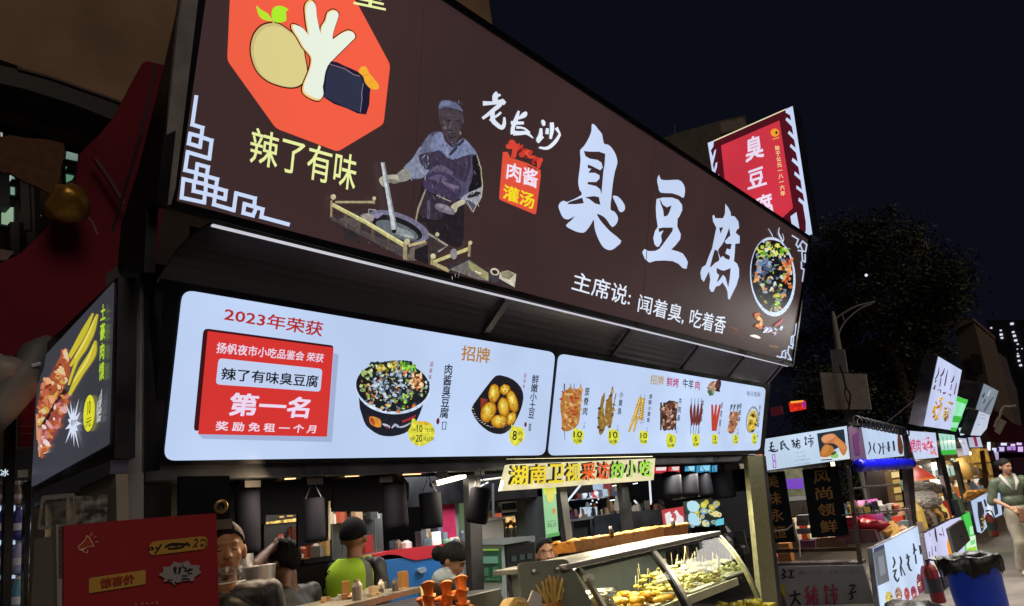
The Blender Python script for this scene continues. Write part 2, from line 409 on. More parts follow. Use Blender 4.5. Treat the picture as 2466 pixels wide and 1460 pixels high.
# ---- interlaced corner border
c = C(420, 220, 4.293); b = MB()
for path in ([(222, 62), (182, 345), (288, 378), (262, 575), (145, 540), (160, 440), (245, 462)], [(305, 485), (382, 510), (358, 695), (135, 630), (108, 815), (190, 835)],
             [(215, 915), (235, 755), (345, 785), (335, 850)], [(255, 858), (440, 910), (430, 970)], [(290, 955), (90, 908), (72, 1100), (305, 1150), (310, 1088)], [(325, 905), (320, 1035)],
             [(355, 978), (530, 1030), (520, 1115), (450, 1095)], [(200, 965), (195, 1030), (385, 1075)], [(425, 1020), (405, 1170), (610, 1230), (635, 1055), (830, 1108), (825, 1165)],
             [(835, 1225), (810, 1285), (710, 1258), (722, 1165), (910, 1220), (895, 1300), (1170, 1375)]):
    for a, q in zip(path, path[1:]): b.flat(SP, c(*bar2(a, q, 40)), WHITE, off=.0022 + (abs(a[0] + q[1]) % 17) * .00002)
# right hand corners
c = C(1780, 530, 3.945)
for path in ([(505, 150), (560, 185), (540, 235), (560, 262), (600, 200), (640, 235), (630, 300), (560, 290)], [(580, 240), (600, 290)], [(595, 310), (600, 385), (625, 400), (625, 330)], [(590, 400), (590, 460), (615, 470), (600, 580)],
             [(540, 990), (530, 1090), (495, 1110), (490, 1180), (515, 1190)], [(515, 1110), (505, 1220), (470, 1200), (460, 1260), (495, 1330), (465, 1320)], [(440, 1240), (410, 1250), (400, 1300), (440, 1310), (440, 1260)], [(360, 1295), (395, 1305)], [(362, 1335), (385, 1340)]):
    for a, q in zip(path, path[1:]): b.flat(SP, c(*bar2(a, q, 13)), WHITE, off=.0022 + (abs(a[0] + q[1]) % 17) * .00002)
b.build('meander_border', LIT, sign)
# ---- the three great characters
c = C(1340, 290, 3.244); b = MB()
b.flat(SP, smooth(c((275, 30), (300, 38), (325, 72), (355, 110), (368, 180), (400, 190), (430, 215), (460, 265), (475, 330), (455, 400), (438, 500), (428, 600), (420, 695), (450, 712), (478, 755), (472, 800), (435, 835), (400, 790), (370, 755), (316, 730), (330, 765), (360, 805), (420, 870), (505, 942), (470, 985), (440, 1008), (410, 1014), (375, 1000), (345, 965), (310, 890), (295, 830), (289, 775), (270, 810), (225, 870), (190, 878), (150, 868), (110, 850), (72, 822), (110, 785), (142, 748), (90, 775), (50, 760), (25, 710), (14, 670), (30, 640), (60, 628), (85, 637), (195, 583), (180, 545), (168, 480), (180, 380), (187, 300), (183, 235), (215, 200), (255, 130), (272, 80)), 2), WHITE, off=.002,
       holes=[c((212, 240), (260, 245), (330, 245), (380, 262), (375, 340), (365, 400), (350, 578), (345, 560), (340, 540), (310, 515), (240, 498), (245, 482), (310, 482), (335, 455), (335, 430), (300, 410), (247, 410), (270, 378), (245, 375), (242, 345), (270, 355), (340, 390), (360, 370), (350, 330), (320, 310), (260, 300), (225, 280)),
              c((82, 655), (100, 637), (200, 604), (212, 648), (150, 655)), c((220, 602), (290, 592), (330, 600), (342, 660), (300, 650), (255, 615))])
b.flat(SP, smooth(c((440, 590), (470, 592), (500, 615), (530, 660), (533, 695), (515, 715), (490, 712), (470, 665), (445, 615)), 2), WHITE, off=.002)
b.flat(SP, smooth(c((800, 425), (815, 462), (870, 468), (950, 465), (985, 490), (1002, 530), (1000, 580), (988, 606), (960, 590), (900, 570), (812, 565), (795, 520), (785, 465)), 2), WHITE, off=.002)
b.flat(SP, c((780, 615), (830, 603), (900, 603), (950, 620), (980, 660), (982, 700), (960, 750), (945, 770), (942, 830), (970, 890), (965, 930), (930, 975), (895, 1010), (950, 1025), (985, 1040), (1010, 1075), (1025, 1110), (1015, 1160), (985, 1155), (950, 1120), (905, 1100), (840, 1095), (770, 1098), (725, 1112), (690, 1085), (668, 1030), (685, 1005), (720, 1022), (770, 1020), (802, 1005), (830, 970), (870, 915), (905, 865), (908, 838), (830, 838), (795, 845), (800, 875), (835, 860), (815, 900), (822, 945), (800, 985), (785, 990), (765, 970), (755, 920), (768, 865), (790, 832), (778, 750), (775, 680)), WHITE, off=.002,
       holes=[c((805, 610), (830, 660), (860, 680), (898, 665), (880, 720), (865, 745), (838, 752), (832, 700), (812, 650))])
b.flat(SP, c((1318, 652), (1340, 680), (1360, 720), (1362, 748), (1390, 750), (1420, 790), (1426, 840), (1405, 860), (1400, 880), (1430, 905), (1430, 960), (1395, 965), (1392, 1030), (1385, 1100), (1410, 1120), (1425, 1160), (1425, 1220), (1405, 1290), (1375, 1350), (1350, 1403), (1338, 1390), (1335, 1340), (1322, 1305), (1295, 1265), (1275, 1290), (1243, 1300), (1225, 1340), (1205, 1338), (1192, 1310), (1200, 1240), (1190, 1180), (1165, 1230), (1150, 1262), (1130, 1240), (1123, 1190), (1135, 1150), (1165, 1130), (1190, 1060), (1215, 1000), (1235, 900), (1248, 840), (1222, 790), (1217, 745), (1230, 740), (1240, 765), (1300, 765), (1315, 730)), WHITE, off=.002,
       holes=[c((1270, 840), (1302, 835), (1280, 885)), c((1348, 838), (1358, 898), (1312, 945), (1325, 965), (1368, 965), (1358, 1010), (1330, 1002), (1318, 1040), (1355, 1060), (1350, 1090), (1318, 1080), (1300, 1060), (1280, 1075), (1265, 1050), (1262, 1010), (1300, 960), (1330, 890)),
              c((1235, 1010), (1258, 1020), (1272, 1080), (1266, 1100), (1240, 1112), (1222, 1130), (1200, 1150), (1198, 1145), (1220, 1060)), c((1305, 1175), (1360, 1155), (1352, 1240), (1340, 1305), (1320, 1230), (1300, 1207), (1270, 1250), (1250, 1268), (1270, 1210), (1250, 1190), (1250, 1152), (1280, 1168))])
b.build('giant_lettering', LIT, sign)
c = C(1130, 200, 4.296); b = MB(); PW = '#e4ecfa'
for s_ in ([(280, 92, 18), (268, 135, 60), (262, 200, 45)], [(240, 142, 22), (285, 132, 34), (322, 124, 20)], [(138, 212, 48), (250, 208, 34), (330, 195, 50), (368, 215, 40)], [(350, 170, 30), (310, 230, 45), (235, 290, 40), (180, 335, 34), (133, 368, 30)], [(325, 303, 22), (290, 335, 26), (205, 388, 16)], [(240, 290, 40), (238, 380, 50), (280, 430, 45), (335, 465, 42), (358, 420, 36), (358, 355, 22)],
           [(585, 298, 18), (565, 330, 55), (500, 372, 18)], [(508, 290, 22), (478, 380, 44), (445, 470, 40), (450, 530, 55)], [(425, 412, 36), (490, 415, 36), (560, 415, 28)], [(450, 520, 50), (520, 520, 42), (590, 520, 34), (655, 572, 10)], [(480, 460, 30), (560, 470, 20), (615, 520, 30)],
           [(745, 385, 18), (760, 410, 42), (765, 445, 24)], [(735, 470, 26), (730, 540, 44), (712, 590, 55), (725, 610, 40)], [(725, 580, 40), (762, 560, 14)], [(845, 410, 40), (848, 480, 44), (832, 580, 26)], [(800, 470, 30), (795, 530, 34)], [(890, 465, 36), (930, 530, 18)], [(930, 530, 26), (880, 610, 36), (800, 675, 34), (712, 668, 18)]):
    b.flat(SP, brush(c(*s_), 3), PW)
b.build('brush_lettering', LIT, sign)
b = MB()
b.flat(SP, rrect(c((345, 715), (395, 712), (420, 770), (600, 830), (735, 900), (738, 960), (688, 1366), (305, 1205)), .06, 2), '#e0503a', off=.0018)
rr = random.Random(5); b.lay = 2
for i in range(16):
    a = i / 15; x = 415 + 310 * a; y = 640 + 170 * a + rr.uniform(-35, 45)
    b.flat(SP, smooth(c(*[(q[0], q[1]) for q in ell(x, y, rr.uniform(22, 48), rr.uniform(16, 34), rr.uniform(0, 180), 7)]), 2), rr.choice(['#d84434', '#c83a2c', '#e2543e', '#b83028', '#d84434']))
b.flat(SP, c((405, 600), (440, 590), (500, 650), (470, 780), (420, 770), (435, 700)), '#d84434'); b.flat(SP, c((690, 800), (745, 795), (720, 880), (690, 890)), '#d84434'); b.flat(SP, c((585, 850), (700, 900), (700, 905), (600, 868)), '#401010')
b.flat(SP, c((500, 690), (540, 680), (520, 720)), '#641818'); b.flat(SP, c((650, 800), (690, 820), (665, 840)), '#641818'); b.flat(SP, c((560, 740), (600, 760), (570, 790)), '#7a2018')
b.text(SP, '肉酱', c((385, 812), (700, 905), (690, 1095), (368, 990)), '#f0e6fa', bold=.035); b.text(SP, '灌汤', c((345, 1045), (668, 1152), (650, 1312), (332, 1195)), '#f4e020', bold=.035)
b.build('red_seal', LIT, sign)
b = MB()
b.text(SP, '主席说:', [(1383, 652), (1522, 692), (1515, 738), (1375, 698)], PW, bold=.012, rough=.015); b.text(SP, '闻着臭,', [(1540, 708), (1652, 738), (1644, 782), (1534, 752)], PW, bold=.012, rough=.015)
b.text(SP, '吃着香', [(1664, 742), (1750, 764), (1743, 806), (1658, 786)], PW, bold=.012, rough=.015)
b.flat(SP, [(1370 + 385, 786), (1776, 790), (1776, 800), (1768, 798), (1768, 793), (1755, 789)], '#6a3630'); b.flat(SP, ribbon([(1752, 797, 1.5), (1794, 813, 1.5)]), '#6a3630'); b.flat(SP, smooth([(1805, 808), (1818, 806), (1830, 812), (1828, 816), (1812, 812)], 2), '#f4ece0'); b.flat(SP, [(1850, 830), (1874, 834), (1874, 839), (1852, 835)], '#7a5a40')
b.build('slogan_lettering', LIT, sign)
# ---- picture of the bronze cook at his wok
c = C(780, 220, 3.0417); b = MB()
P_ = lambda col, *p: b.flat(SP, c(*p), col)
S_ = lambda col, *p: b.flat(SP, smooth(c(*p), 3), col)
S_('#221a24', (680, 850), (700, 760), (760, 600), (960, 640), (1010, 800), (1025, 890), (1012, 1125), (900, 1120), (780, 1040), (735, 960), (660, 970))
S_('#4a4870', (760, 325), (800, 300), (862, 297), (885, 360), (950, 412), (1018, 342), (1080, 400), (1128, 468), (1152, 590), (1155, 690), (1146, 780), (1112, 832), (1085, 888), (1050, 840), (1000, 800), (900, 690), (760, 600), (700, 640), (620, 640), (580, 562), (645, 495), (700, 410))
S_('#7684a8', (700, 410), (645, 495), (582, 560), (610, 610), (660, 640), (730, 630), (770, 560), (720, 500), (730, 430)); S_('#5c6488', (760, 325), (720, 400), (700, 450), (760, 445), (790, 400), (790, 330))
S_('#6c7cae', (790, 335), (862, 300), (885, 365), (950, 412), (1018, 345), (1120, 462), (1060, 462), (980, 500), (930, 500), (880, 470), (850, 430), (780, 440)); S_('#3c3050', (770, 450), (850, 440), (930, 505), (1040, 470), (1075, 500), (1050, 640), (1010, 660), (900, 590), (800, 570), (730, 570), (690, 470))
S_('#5c4e74', (790, 560), (850, 540), (940, 590), (920, 610), (860, 580), (800, 590)); P_('#8088b0', (885, 370), (905, 460), (940, 500), (925, 500), (895, 470), (870, 380)); P_('#2c3050', (950, 412), (1018, 345), (1024, 365), (930, 470), (905, 470))
S_('#40305a', (740, 620), (830, 590), (930, 620), (1000, 690), (985, 780), (930, 820), (860, 770), (730, 720)); S_('#5a4a78', (760, 640), (830, 610), (900, 640), (860, 670), (800, 650)); S_('#6c5c80', (860, 660), (930, 680), (985, 700), (960, 720), (900, 700))
S_('#34283c', (720, 740), (830, 770), (920, 810), (880, 880), (850, 940), (760, 935), (690, 900), (680, 850)); P_('#98885c', (735, 720), (745, 722), (690, 870), (672, 960), (660, 955), (680, 850)); P_('#54486a', (750, 800), (775, 790), (770, 935), (748, 935)); P_('#b0a070', (820, 758), (925, 805), (922, 812), (818, 766))
S_('#17121c', (1080, 480), (1120, 478), (1148, 600), (1148, 690), (1100, 740), (1050, 730), (1085, 620)); S_('#9098a8', (1050, 745), (1110, 720), (1150, 705), (1146, 780), (1110, 832), (1060, 800), (1010, 800), (1000, 780)); S_('#252030', (1080, 740), (1140, 740), (1110, 770), (1040, 780)); b.flat(SP, ribbon(c((1112, 470, 5), (1142, 560, 7), (1154, 690, 8), (1144, 780, 8))), '#b8ac7c'); b.flat(SP, ribbon(c((1040, 810, 5), (1070, 860, 7), (1084, 886, 6), (1110, 832, 5))), '#c0b068')
S_('#b4b088', (925, 838), (985, 800), (1020, 796), (1028, 820), (975, 850), (960, 885), (925, 885)); S_('#8a8c84', (522, 612), (585, 566), (625, 600), (618, 645), (560, 665), (500, 660)); S_('#a8a890', (395, 645), (430, 620), (522, 612), (540, 650), (500, 662), (450, 680), (470, 715), (440, 705), (410, 685)); S_('#7a7660', (440, 650), (500, 645), (540, 665), (500, 678))
S_('#463844', (832, 125), (850, 90), (920, 80), (975, 110), (1012, 165), (1015, 215), (998, 262), (985, 300), (985, 330), (930, 395), (885, 350), (862, 290), (838, 225), (830, 175)); S_('#54628e', (832, 130), (840, 85), (870, 66), (925, 74), (975, 102), (1008, 150), (955, 130), (880, 118)); S_('#6474a0', (845, 105), (870, 76), (915, 84), (900, 105)); S_('#54424c', (860, 225), (880, 215), (892, 270), (870, 280)); S_('#6c5660', (862, 262), (890, 262), (880, 282)); S_('#4c3c48', (905, 215), (950, 230), (930, 260)); S_('#3a2c36', (985, 225), (1008, 225), (1000, 280), (985, 270)); P_('#8c7c80', (985, 290), (995, 310), (990, 325), (982, 310))
S_('#6c6678', (800, 835), (830, 820), (900, 838), (945, 880), (935, 905), (870, 890), (815, 865)); S_('#88809a', (812, 835), (840, 826), (900, 848), (925, 876), (870, 866))
P_('#3c2e32', (25, 905), (250, 880), (740, 1045), (890, 1135), (750, 1240), (590, 1238)); P_('#54484c', (100, 930), (230, 925), (240, 1010), (150, 985)); P_('#4c4044', (200, 990), (600, 1160), (600, 1235), (30, 935), (28, 905)); P_('#2c2226', (130, 1000), (230, 1040), (260, 1120), (140, 1080)); P_('#6a5a54', (620, 1150), (740, 1100), (748, 1240), (590, 1238)); P_('#1c1820', (650, 1160), (745, 1120), (750, 1270), (650, 1230))
b.flat(SP, c(*ell(535, 985, 235, 88, 20, 32)), '#6c6a92'); b.flat(SP, c(*ell(520, 1000, 195, 74, 20, 32)), '#18161e'); b.flat(SP, c(*ell(520, 1018, 165, 54, 20, 28)), '#586870'); b.flat(SP, c(*ell(560, 1035, 90, 30, 20, 20)), '#7c8c90'); P_('#9cacac', (520, 1040), (600, 1050), (650, 1075), (580, 1065)); S_('#8a84b0', (340, 905), (420, 890), (380, 930), (350, 925)); S_('#9a9088', (250, 910), (300, 895), (350, 915), (340, 950), (290, 950)); b.flat(SP, ribbon(c((310, 900, 9), (312, 865, 9), (360, 870, 9), (368, 885, 9))), '#98949c')
for q in ((140, 905, 975), (240, 950, 1028), (342, 1010, 1092), (455, 1075, 1160)): b.flat(SP, ribbon(c((q[0], q[1], 24), (q[0] - 2, q[2], 22))), '#5c4c38')
RY = '#bcb648'; RD = '#98884c'
for pts, col in (([(65, 812, 16), (345, 812, 18)], '#a89a60'), ([(40, 830, 26), (300, 965, 30), (575, 1130, 32)], RY), ([(48, 822, 8), (300, 957, 9), (570, 1118, 9)], '#dcdc70'), ([(36, 800, 14), (34, 920, 14)], RD), ([(575, 1110, 30), (575, 1232, 28)], '#a08c54'), ([(600, 1130, 22), (725, 1098, 20)], '#bca85c'), ([(345, 785, 18), (345, 825, 16)], RD), ([(800, 1050, 22), (795, 1160, 22)], '#3c3434'), ([(740, 1040, 14), (885, 1130, 16), (815, 1175, 14)], '#9c9484'),
                 ([(780, 1250, 24), (1045, 1150, 26)], '#c4bc50'), ([(770, 1255, 26), (895, 1312, 28)], '#b0a054'), ([(1045, 1110, 20), (1040, 1210, 18)], RD), ([(770, 1210, 20), (768, 1270, 22)], RD)): b.flat(SP, ribbon(c(*pts)), col)
for x, y, r in ((46, 775, 20), (345, 785, 14), (585, 1100, 22), (806, 1048, 15), (1048, 1108, 15), (776, 1207, 20)): b.flat(SP, c(*ell(x, y, r, r, 0, 12)), '#c8b880')
P_('#6c6664', (890, 1300), (1030, 1225), (1180, 1330), (1180, 1388), (1100, 1375)); P_('#9a9440', (1032, 1240), (1180, 1328), (1182, 1388), (1140, 1370), (1035, 1290)); P_('#302c38', (870, 1285), (1030, 1215), (1035, 1235), (890, 1305)); P_('#e0dcc0', (1080, 1310), (1130, 1330), (1125, 1340), (1085, 1322)); b.flat(SP, c(*ell(925, 1190, 26, 40, 0, 14)), '#8c8890')
S_('#3c3a44', (1182, 1315), (1250, 1310), (1265, 1360), (1240, 1400), (1190, 1385)); b.flat(SP, c(*ell(1225, 1320, 34, 26, 20, 14)), '#c8b898'); b.flat(SP, c(*ell(1225, 1322, 22, 15, 20, 12)), '#2a2428'); P_('#c8c4a0', (1262, 1325), (1320, 1310), (1382, 1338), (1370, 1435), (1300, 1400), (1255, 1370)); P_('#88845c', (1265, 1325), (1320, 1312), (1372, 1338), (1330, 1380), (1280, 1360)); P_('#2c2a34', (1255, 1368), (1300, 1395), (1368, 1432), (1360, 1438), (1245, 1402))
P_('#b4c2cc', (388, 524), (415, 522), (508, 1005), (498, 1020), (470, 1018)); P_('#7e8e9a', (403, 523), (415, 522), (508, 1005), (498, 1010)); P_('#1a1820', (466, 1015), (505, 1010), (498, 1040), (470, 1035))
rf = random.Random(14)
for seg, cols, n_, wd in (((790, 340, 1110, 470), ('#8494c4', '#55608c', '#98a4cc', '#404870'), 26, 9), ((600, 480, 740, 640), ('#94a4b8', '#566080', '#a8b4c0', '#6c7898'), 16, 8), ((720, 470, 1040, 600), ('#4c3c60', '#2c2438', '#6c5c84', '#241c30'), 26, 9), ((740, 620, 980, 790), ('#54406c', '#2c2040', '#7c6c94', '#3c2c54'), 28, 8), ((690, 770, 900, 930), ('#40344c', '#241c2c', '#5c5064'), 20, 8), ((1050, 500, 1140, 700), ('#2c2430', '#0e0c12', '#54506c', '#8c8460'), 16, 6), ((1030, 740, 1130, 830), ('#c0c4c4', '#606470', '#34303c', '#b4a870'), 14, 6), ((740, 960, 1000, 1110), ('#2a2430', '#17141c', '#3c3440'), 14, 8), ((845, 150, 1000, 290), ('#3c3038', '#1c161c', '#54464e', '#6c5c60'), 22, 5), ((850, 80, 980, 130), ('#7c8cb8', '#485480'), 8, 6), ((60, 920, 560, 1180), ('#5c5054', '#3c3034', '#6c6060'), 26, 8), ((900, 1290, 1170, 1370), ('#7c7674', '#544c50', '#a8a488'), 12, 6)):
    for i in range(n_):
        x = rf.uniform(seg[0], seg[2]); y = rf.uniform(seg[1], seg[3])
        if seg[0] == 790 and (y < 345 + abs(x - 950) * .35 or x > 1085 or x < 810): continue
        if seg[0] == 1050 and x > 1130: continue
        if seg[0] == 60 and abs((y - 900) - (x - 25) * .45 - 60) > 55: continue
        an = rf.choice((1.1, 1.9, 1.4)) + rf.uniform(-.5, .5); l = rf.uniform(14, 46); dx, dy = math.cos(an) * l, math.sin(an) * l
        b.flat(SP, brush(c((x - dx * .5, y - dy * .5, 1), (x + rf.uniform(-5, 5), y, wd * rf.uniform(.5, 1)), (x + dx * .5, y + dy * .5, 1)), 2), rf.choice(cols), off=b.lay * .00035 + .0015 + i * .00001)
    b.lay += 1
for s_, col in (([(862, 222, 3), (885, 216, 6), (908, 224, 3)], '#0c080c'), ([(925, 222, 3), (948, 218, 6), (972, 228, 3)], '#0c080c'), ([(900, 215, 4), (893, 250, 7), (886, 272, 9)], '#6c5860'), ([(870, 290, 3), (885, 294, 6), (905, 292, 3)], '#0e080a'), ([(872, 300, 3), (888, 304, 5), (900, 301, 2)], '#7c6468'), ([(930, 250, 3), (945, 275, 10), (930, 300, 4)], '#48383f'), ([(868, 182, 2), (900, 176, 5), (940, 184, 2)], '#5c4c54'), ([(870, 330, 3), (900, 345, 8), (940, 330, 3)], '#141014')): b.flat(SP, brush(c(*s_), 2), col)
b.c = [tuple((c_[j] * .62 + (.3 * c_[0] + .59 * c_[1] + .11 * c_[2]) * .38 * (1.08, 1.0, .95)[j]) for j in range(3)) + (1.0,) for c_ in b.c]
b.build('cook_picture', PIC, sign)
# ---- bowl of black tofu at the right end
PAL_BOWL = ['#10141c', '#161c24', '#1c2430', '#0c0e14', '#3a4450', '#7c8ca0', '#d0d8cc', '#b8c884', '#8aa83c', '#e0a060', '#d07038', '#6c7888', '#202830', '#141820', '#a8b4b8']
c = C(1780, 530, 3.945); b = MB(); rr = random.Random(3)
b.flat(SP, c(*ell(318, 540, 215, 378, -4, 40)), '#ccdcf4'); b.flat(SP, c(*ell(312, 525, 200, 352, -4, 40)), '#0e1018')
scatter_blobs(b, SP, c(*ell(312, 540, 185, 325, -4, 20)), 260, 5.5, PAL_BOWL, rr)
scatter_blobs(b, SP, c((150, 290), (260, 230), (430, 230), (470, 260), (455, 350), (300, 330), (170, 360)), 45, 6, ['#c8d04c', '#e0dc5c', '#a8c838', '#58a828', '#d8d8c0', '#283018'], rr)
scatter_blobs(b, SP, c((420, 400), (490, 380), (500, 540), (440, 610), (400, 560)), 22, 6, ['#e08850', '#c85c34', '#f0a868', '#7c2818'], rr); scatter_blobs(b, SP, c((200, 380), (290, 340), (280, 480), (200, 540), (175, 510)), 16, 7, ['#6c80a4', '#90a4c4', '#485878'], rr); scatter_blobs(b, SP, c((340, 640), (410, 590), (380, 860), (330, 860)), 14, 4, ['#a8dc48', '#c8e070', '#4c7820'], rr)
for s_ in ([(220, 215, 14), (250, 185, 20), (320, 178, 24), (380, 200, 18)], [(270, 80, 4), (300, 130, 8), (315, 165, 5)], [(375, 70, 5), (368, 120, 12), (385, 165, 16), (410, 210, 12)], [(405, 130, 4), (416, 180, 8), (400, 215, 6)]): b.flat(SP, brush(c(*s_), 3), '#c8d4ea')
scatter_blobs(b, SP, c((150, 900), (180, 895), (215, 960), (205, 1030), (170, 1010)), 10, 6, ['#e8a048', '#c86028', '#f0c078'], rr); scatter_blobs(b, SP, c((225, 1000), (300, 1040), (390, 1000), (400, 1030), (320, 1095), (230, 1060)), 26, 4, ['#b4c0dc', '#8c98bc', '#dce4f4', '#a02838'], rr); b.flat(SP, brush(c((330, 1005, 20), (370, 980, 24), (412, 938, 8)), 3), '#b83848')
b.build('bowl_picture', PIC, sign)
# ================================================================== MENU LIGHT BOXES
MP = PLEAN(3.02, 2.05, 22)
def menu_box(nm, lab, quad, name='menu_sign'):
    t = thing(nm, MP.at(*quad[3]), lab, 'menu sign')
    b = MB(); b.flat(MP, rrect(quad, .07, 5), '#c1d5f7', off=.006); b.build('face_panel', LITP, t)
    return t
Q1 = [(438, 697), (1336, 849), (1311, 1096), (392, 1109)]; Q2 = [(1343, 851), (1843, 934), (1829, 1084), (1317, 1097)]
m1 = menu_box('menu_sign', 'white backlit menu with a red award card, a tofu bowl and potatoes', Q1)
m2 = menu_box('menu_sign', 'white backlit menu with a row of eight grilled skewers and dishes', Q2)
b = MB(); b.prism(MP, [(396, 672), (1339, 838), (1313, 1104), (366, 1122)], .10, '#15151f', side='#101018'); b.build('casing', DARKM, m1)
b = MB(); b.prism(MP, [(1340, 838.2), (1856, 926), (1840, 1094), (1314, 1104)], .10, '#15151f', side='#101018'); b.build('casing', DARKM, m2)
O = .0065
b = MB(); b.lay = 16; RED = '#b42a2a'
b.text(MP, '2023年荣获', [(541, 738), (778, 776), (772, 811), (536, 772)], RED, bold=.03)
b.flat(MP, rrect([(488, 790), (801, 832), (786, 940), (464, 1040)], .05, 3), '#3c0c16'); b.flat(MP, [(801, 850), (813, 854), (797, 1064), (486, 1056), (476, 1044), (785, 1051)], '#a4b4d8')
b.flat(MP, [(498, 797), (801, 837), (785, 1051), (475, 1045)], '#d83430')
b.text(MP, '扬帆夜市小吃品鉴会 荣获', [(521, 823), (779, 852), (775, 873), (518, 850)], '#ecdcf0', bold=.03)
b.flat(MP, rrect([(524, 862), (774, 888), (769, 943), (517, 925)], .15, 3), '#c4d4f4'); b.text(MP, '辣了有味臭豆腐', [(532, 884), (765, 904), (762, 933), (529, 914)], '#10141c', bold=.03)
b.text(MP, '第一名', [(554, 944), (748, 957), (738, 1007), (546, 1000)], '#f0dcf6', bold=.055); b.text(MP, '奖 励 免 租 一 个 月', [(518, 1013), (760, 1023), (756, 1043), (516, 1036)], '#f0d8ea', bold=.05)
b.build('award_card', LIT, m1)
b = MB(); b.lay = 16; GO = '#b47c24'
b.text(MP, '招牌', [(1111, 831), (1179, 838), (1176, 876), (1108, 867)], GO, bold=.03)
VB = '#141a2c'
b.text(MP, '肉\n酱\n臭\n豆\n腐', [(1069, 876), (1089, 877), (1077, 1008), (1056, 1006)], VB, bold=.03, line=.95); b.text(MP, '鲜\n嫩\n小\n土\n豆', [(1280, 902), (1297, 903), (1284, 1008), (1269, 1006)], VB, bold=.03, line=.95)
b.text(MP, '超\n美\n味', [(1034, 871), (1042, 871), (1036, 914), (1029, 913)], '#9c4c58', bold=.02, line=1.2); b.text(MP, '超\n美\n味', [(1260, 899), (1266, 899), (1261, 936), (1256, 935)], '#9c4c58', bold=.02, line=1.2)
b.flat(MP, ell(1052, 1014, 4, 8, 4, 10), '#6c1c2c'); b.flat(MP, ell(1263, 1022, 3, 6, 4, 10), '#6c1c2c')
for q in ([(1062, 1015), (1073, 1015), (1071, 1034), (1061, 1034)], [(1271, 1020), (1277, 1020), (1275, 1037), (1270, 1037)]):
    b.flat(MP, q, '#4c5468', holes=[[(q[0][0] + 2, q[0][1] + 2), (q[1][0] - 2, q[1][1] + 2), (q[2][0] - 2, q[2][1] - 2), (q[3][0] + 2, q[3][1] - 2)]])
b.build('dish_lettering', LIT, m1)
c = C(820, 840, 4.742); b = MB(); b.lay = 16; rr = random.Random(8)
b.flat(MP, smooth(c((200, 560), (400, 640), (700, 690), (950, 560), (925, 660), (870, 800), (780, 930), (650, 985), (540, 998), (430, 980), (320, 910), (255, 820)), 2), '#171926')
b.flat(MP, c(*ell(590, 445, 428, 300, 4, 44)), '#c8d8f0'); b.flat(MP, c(*ell(586, 425, 420, 280, 4, 44)), '#12141c')
food = c((215, 290), (330, 190), (350, 150), (450, 155), (560, 135), (700, 130), (800, 150), (850, 230), (910, 290), (990, 370), (1000, 480), (930, 570), (800, 680), (640, 715), (500, 700), (360, 650), (250, 570), (200, 460))
b.flat(MP, smooth(food, 2), '#141a20'); scatter_blobs(b, MP, food, 420, 4.6, PAL_BOWL, rr)
scatter_blobs(b, MP, c((320, 350), (450, 250), (640, 260), (720, 330), (640, 560), (440, 560), (300, 460)), 90, 5, ['#8ca0b4', '#2c3844', '#a8bcd0', '#566472', '#1c242e', '#c8d4dc'], rr); scatter_blobs(b, MP, c((400, 200), (560, 150), (680, 150), (700, 230), (520, 250), (380, 260)), 40, 4.5, ['#c8b040', '#a89430', '#d8c868', '#687020', '#e0d890'], rr)
scatter_blobs(b, MP, c((660, 140), (800, 150), (860, 250), (790, 260), (700, 230)), 24, 5, ['#58a02c', '#80c840', '#2c6c20', '#a0d860'], rr); scatter_blobs(b, MP, c((770, 300), (910, 290), (920, 470), (790, 450)), 34, 5, ['#d8a070', '#c06c34', '#e8c090', '#883418', '#f0d0a0'], rr); scatter_blobs(b, MP, c((680, 510), (770, 480), (740, 650), (690, 680)), 16, 4.5, ['#88c848', '#b0e070', '#487820'], rr); scatter_blobs(b, MP, c((225, 270), (330, 240), (330, 320), (235, 320)), 14, 5, ['#a0b870', '#d0d8a8', '#486030'], rr)
b.flat(MP, smooth(c((305, 780), (340, 765), (430, 800), (440, 880), (390, 890), (320, 850)), 2), '#d88c38'); b.flat(MP, smooth(c((315, 780), (350, 790), (370, 860), (325, 845)), 2), '#b04c28')
for s_ in ([(455, 850, 14), (500, 870, 30), (540, 890, 20)], [(560, 900, 10), (600, 860, 30), (640, 890, 24)], [(640, 890, 14), (700, 880, 20), (775, 840, 12)]): b.flat(MP, brush(c(*s_), 2), '#b8bcd0')
b.flat(MP, brush(c((495, 880, 20), (525, 895, 22)), 2), '#9c3040'); b.flat(MP, brush(c((680, 825, 22), (760, 795, 24), (835, 755, 14)), 2), '#a82838')
YB = '#dcd844'
b.flat(MP, smooth(c((790, 795), (825, 792), (840, 820), (930, 820), (1010, 850), (1050, 930), (1035, 1020), (960, 1075), (890, 1105), (810, 1080), (755, 1010), (745, 930), (775, 880)), 2), YB); b.flat(MP, smooth(c((840, 822), (930, 820), (1010, 850), (960, 870), (880, 850)), 2), '#d8b030')
b.text(MP, '10', c((845, 862), (910, 862), (908, 945), (845, 945)), '#141408', bold=.02); b.text(MP, '20', c((835, 972), (905, 972), (902, 1055), (828, 1055)), '#141408', bold=.02); b.text(MP, '元5片', c((935, 890), (1040, 895), (1040, 945), (935, 940)), '#242410', bold=.02); b.text(MP, '元12片', c((912, 990), (1042, 995), (1040, 1048), (910, 1040)), '#242410', bold=.02)
b.text(MP, '小份', c((775, 900), (830, 902), (828, 930), (772, 928)), '#3c3c18', bold=.02); b.text(MP, '大份', c((765, 1000), (820, 1002), (818, 1028), (762, 1026)), '#3c3c18', bold=.02)
b.build('tofu_bowl_picture', PIC, m1)
b = MB(); b.lay = 16
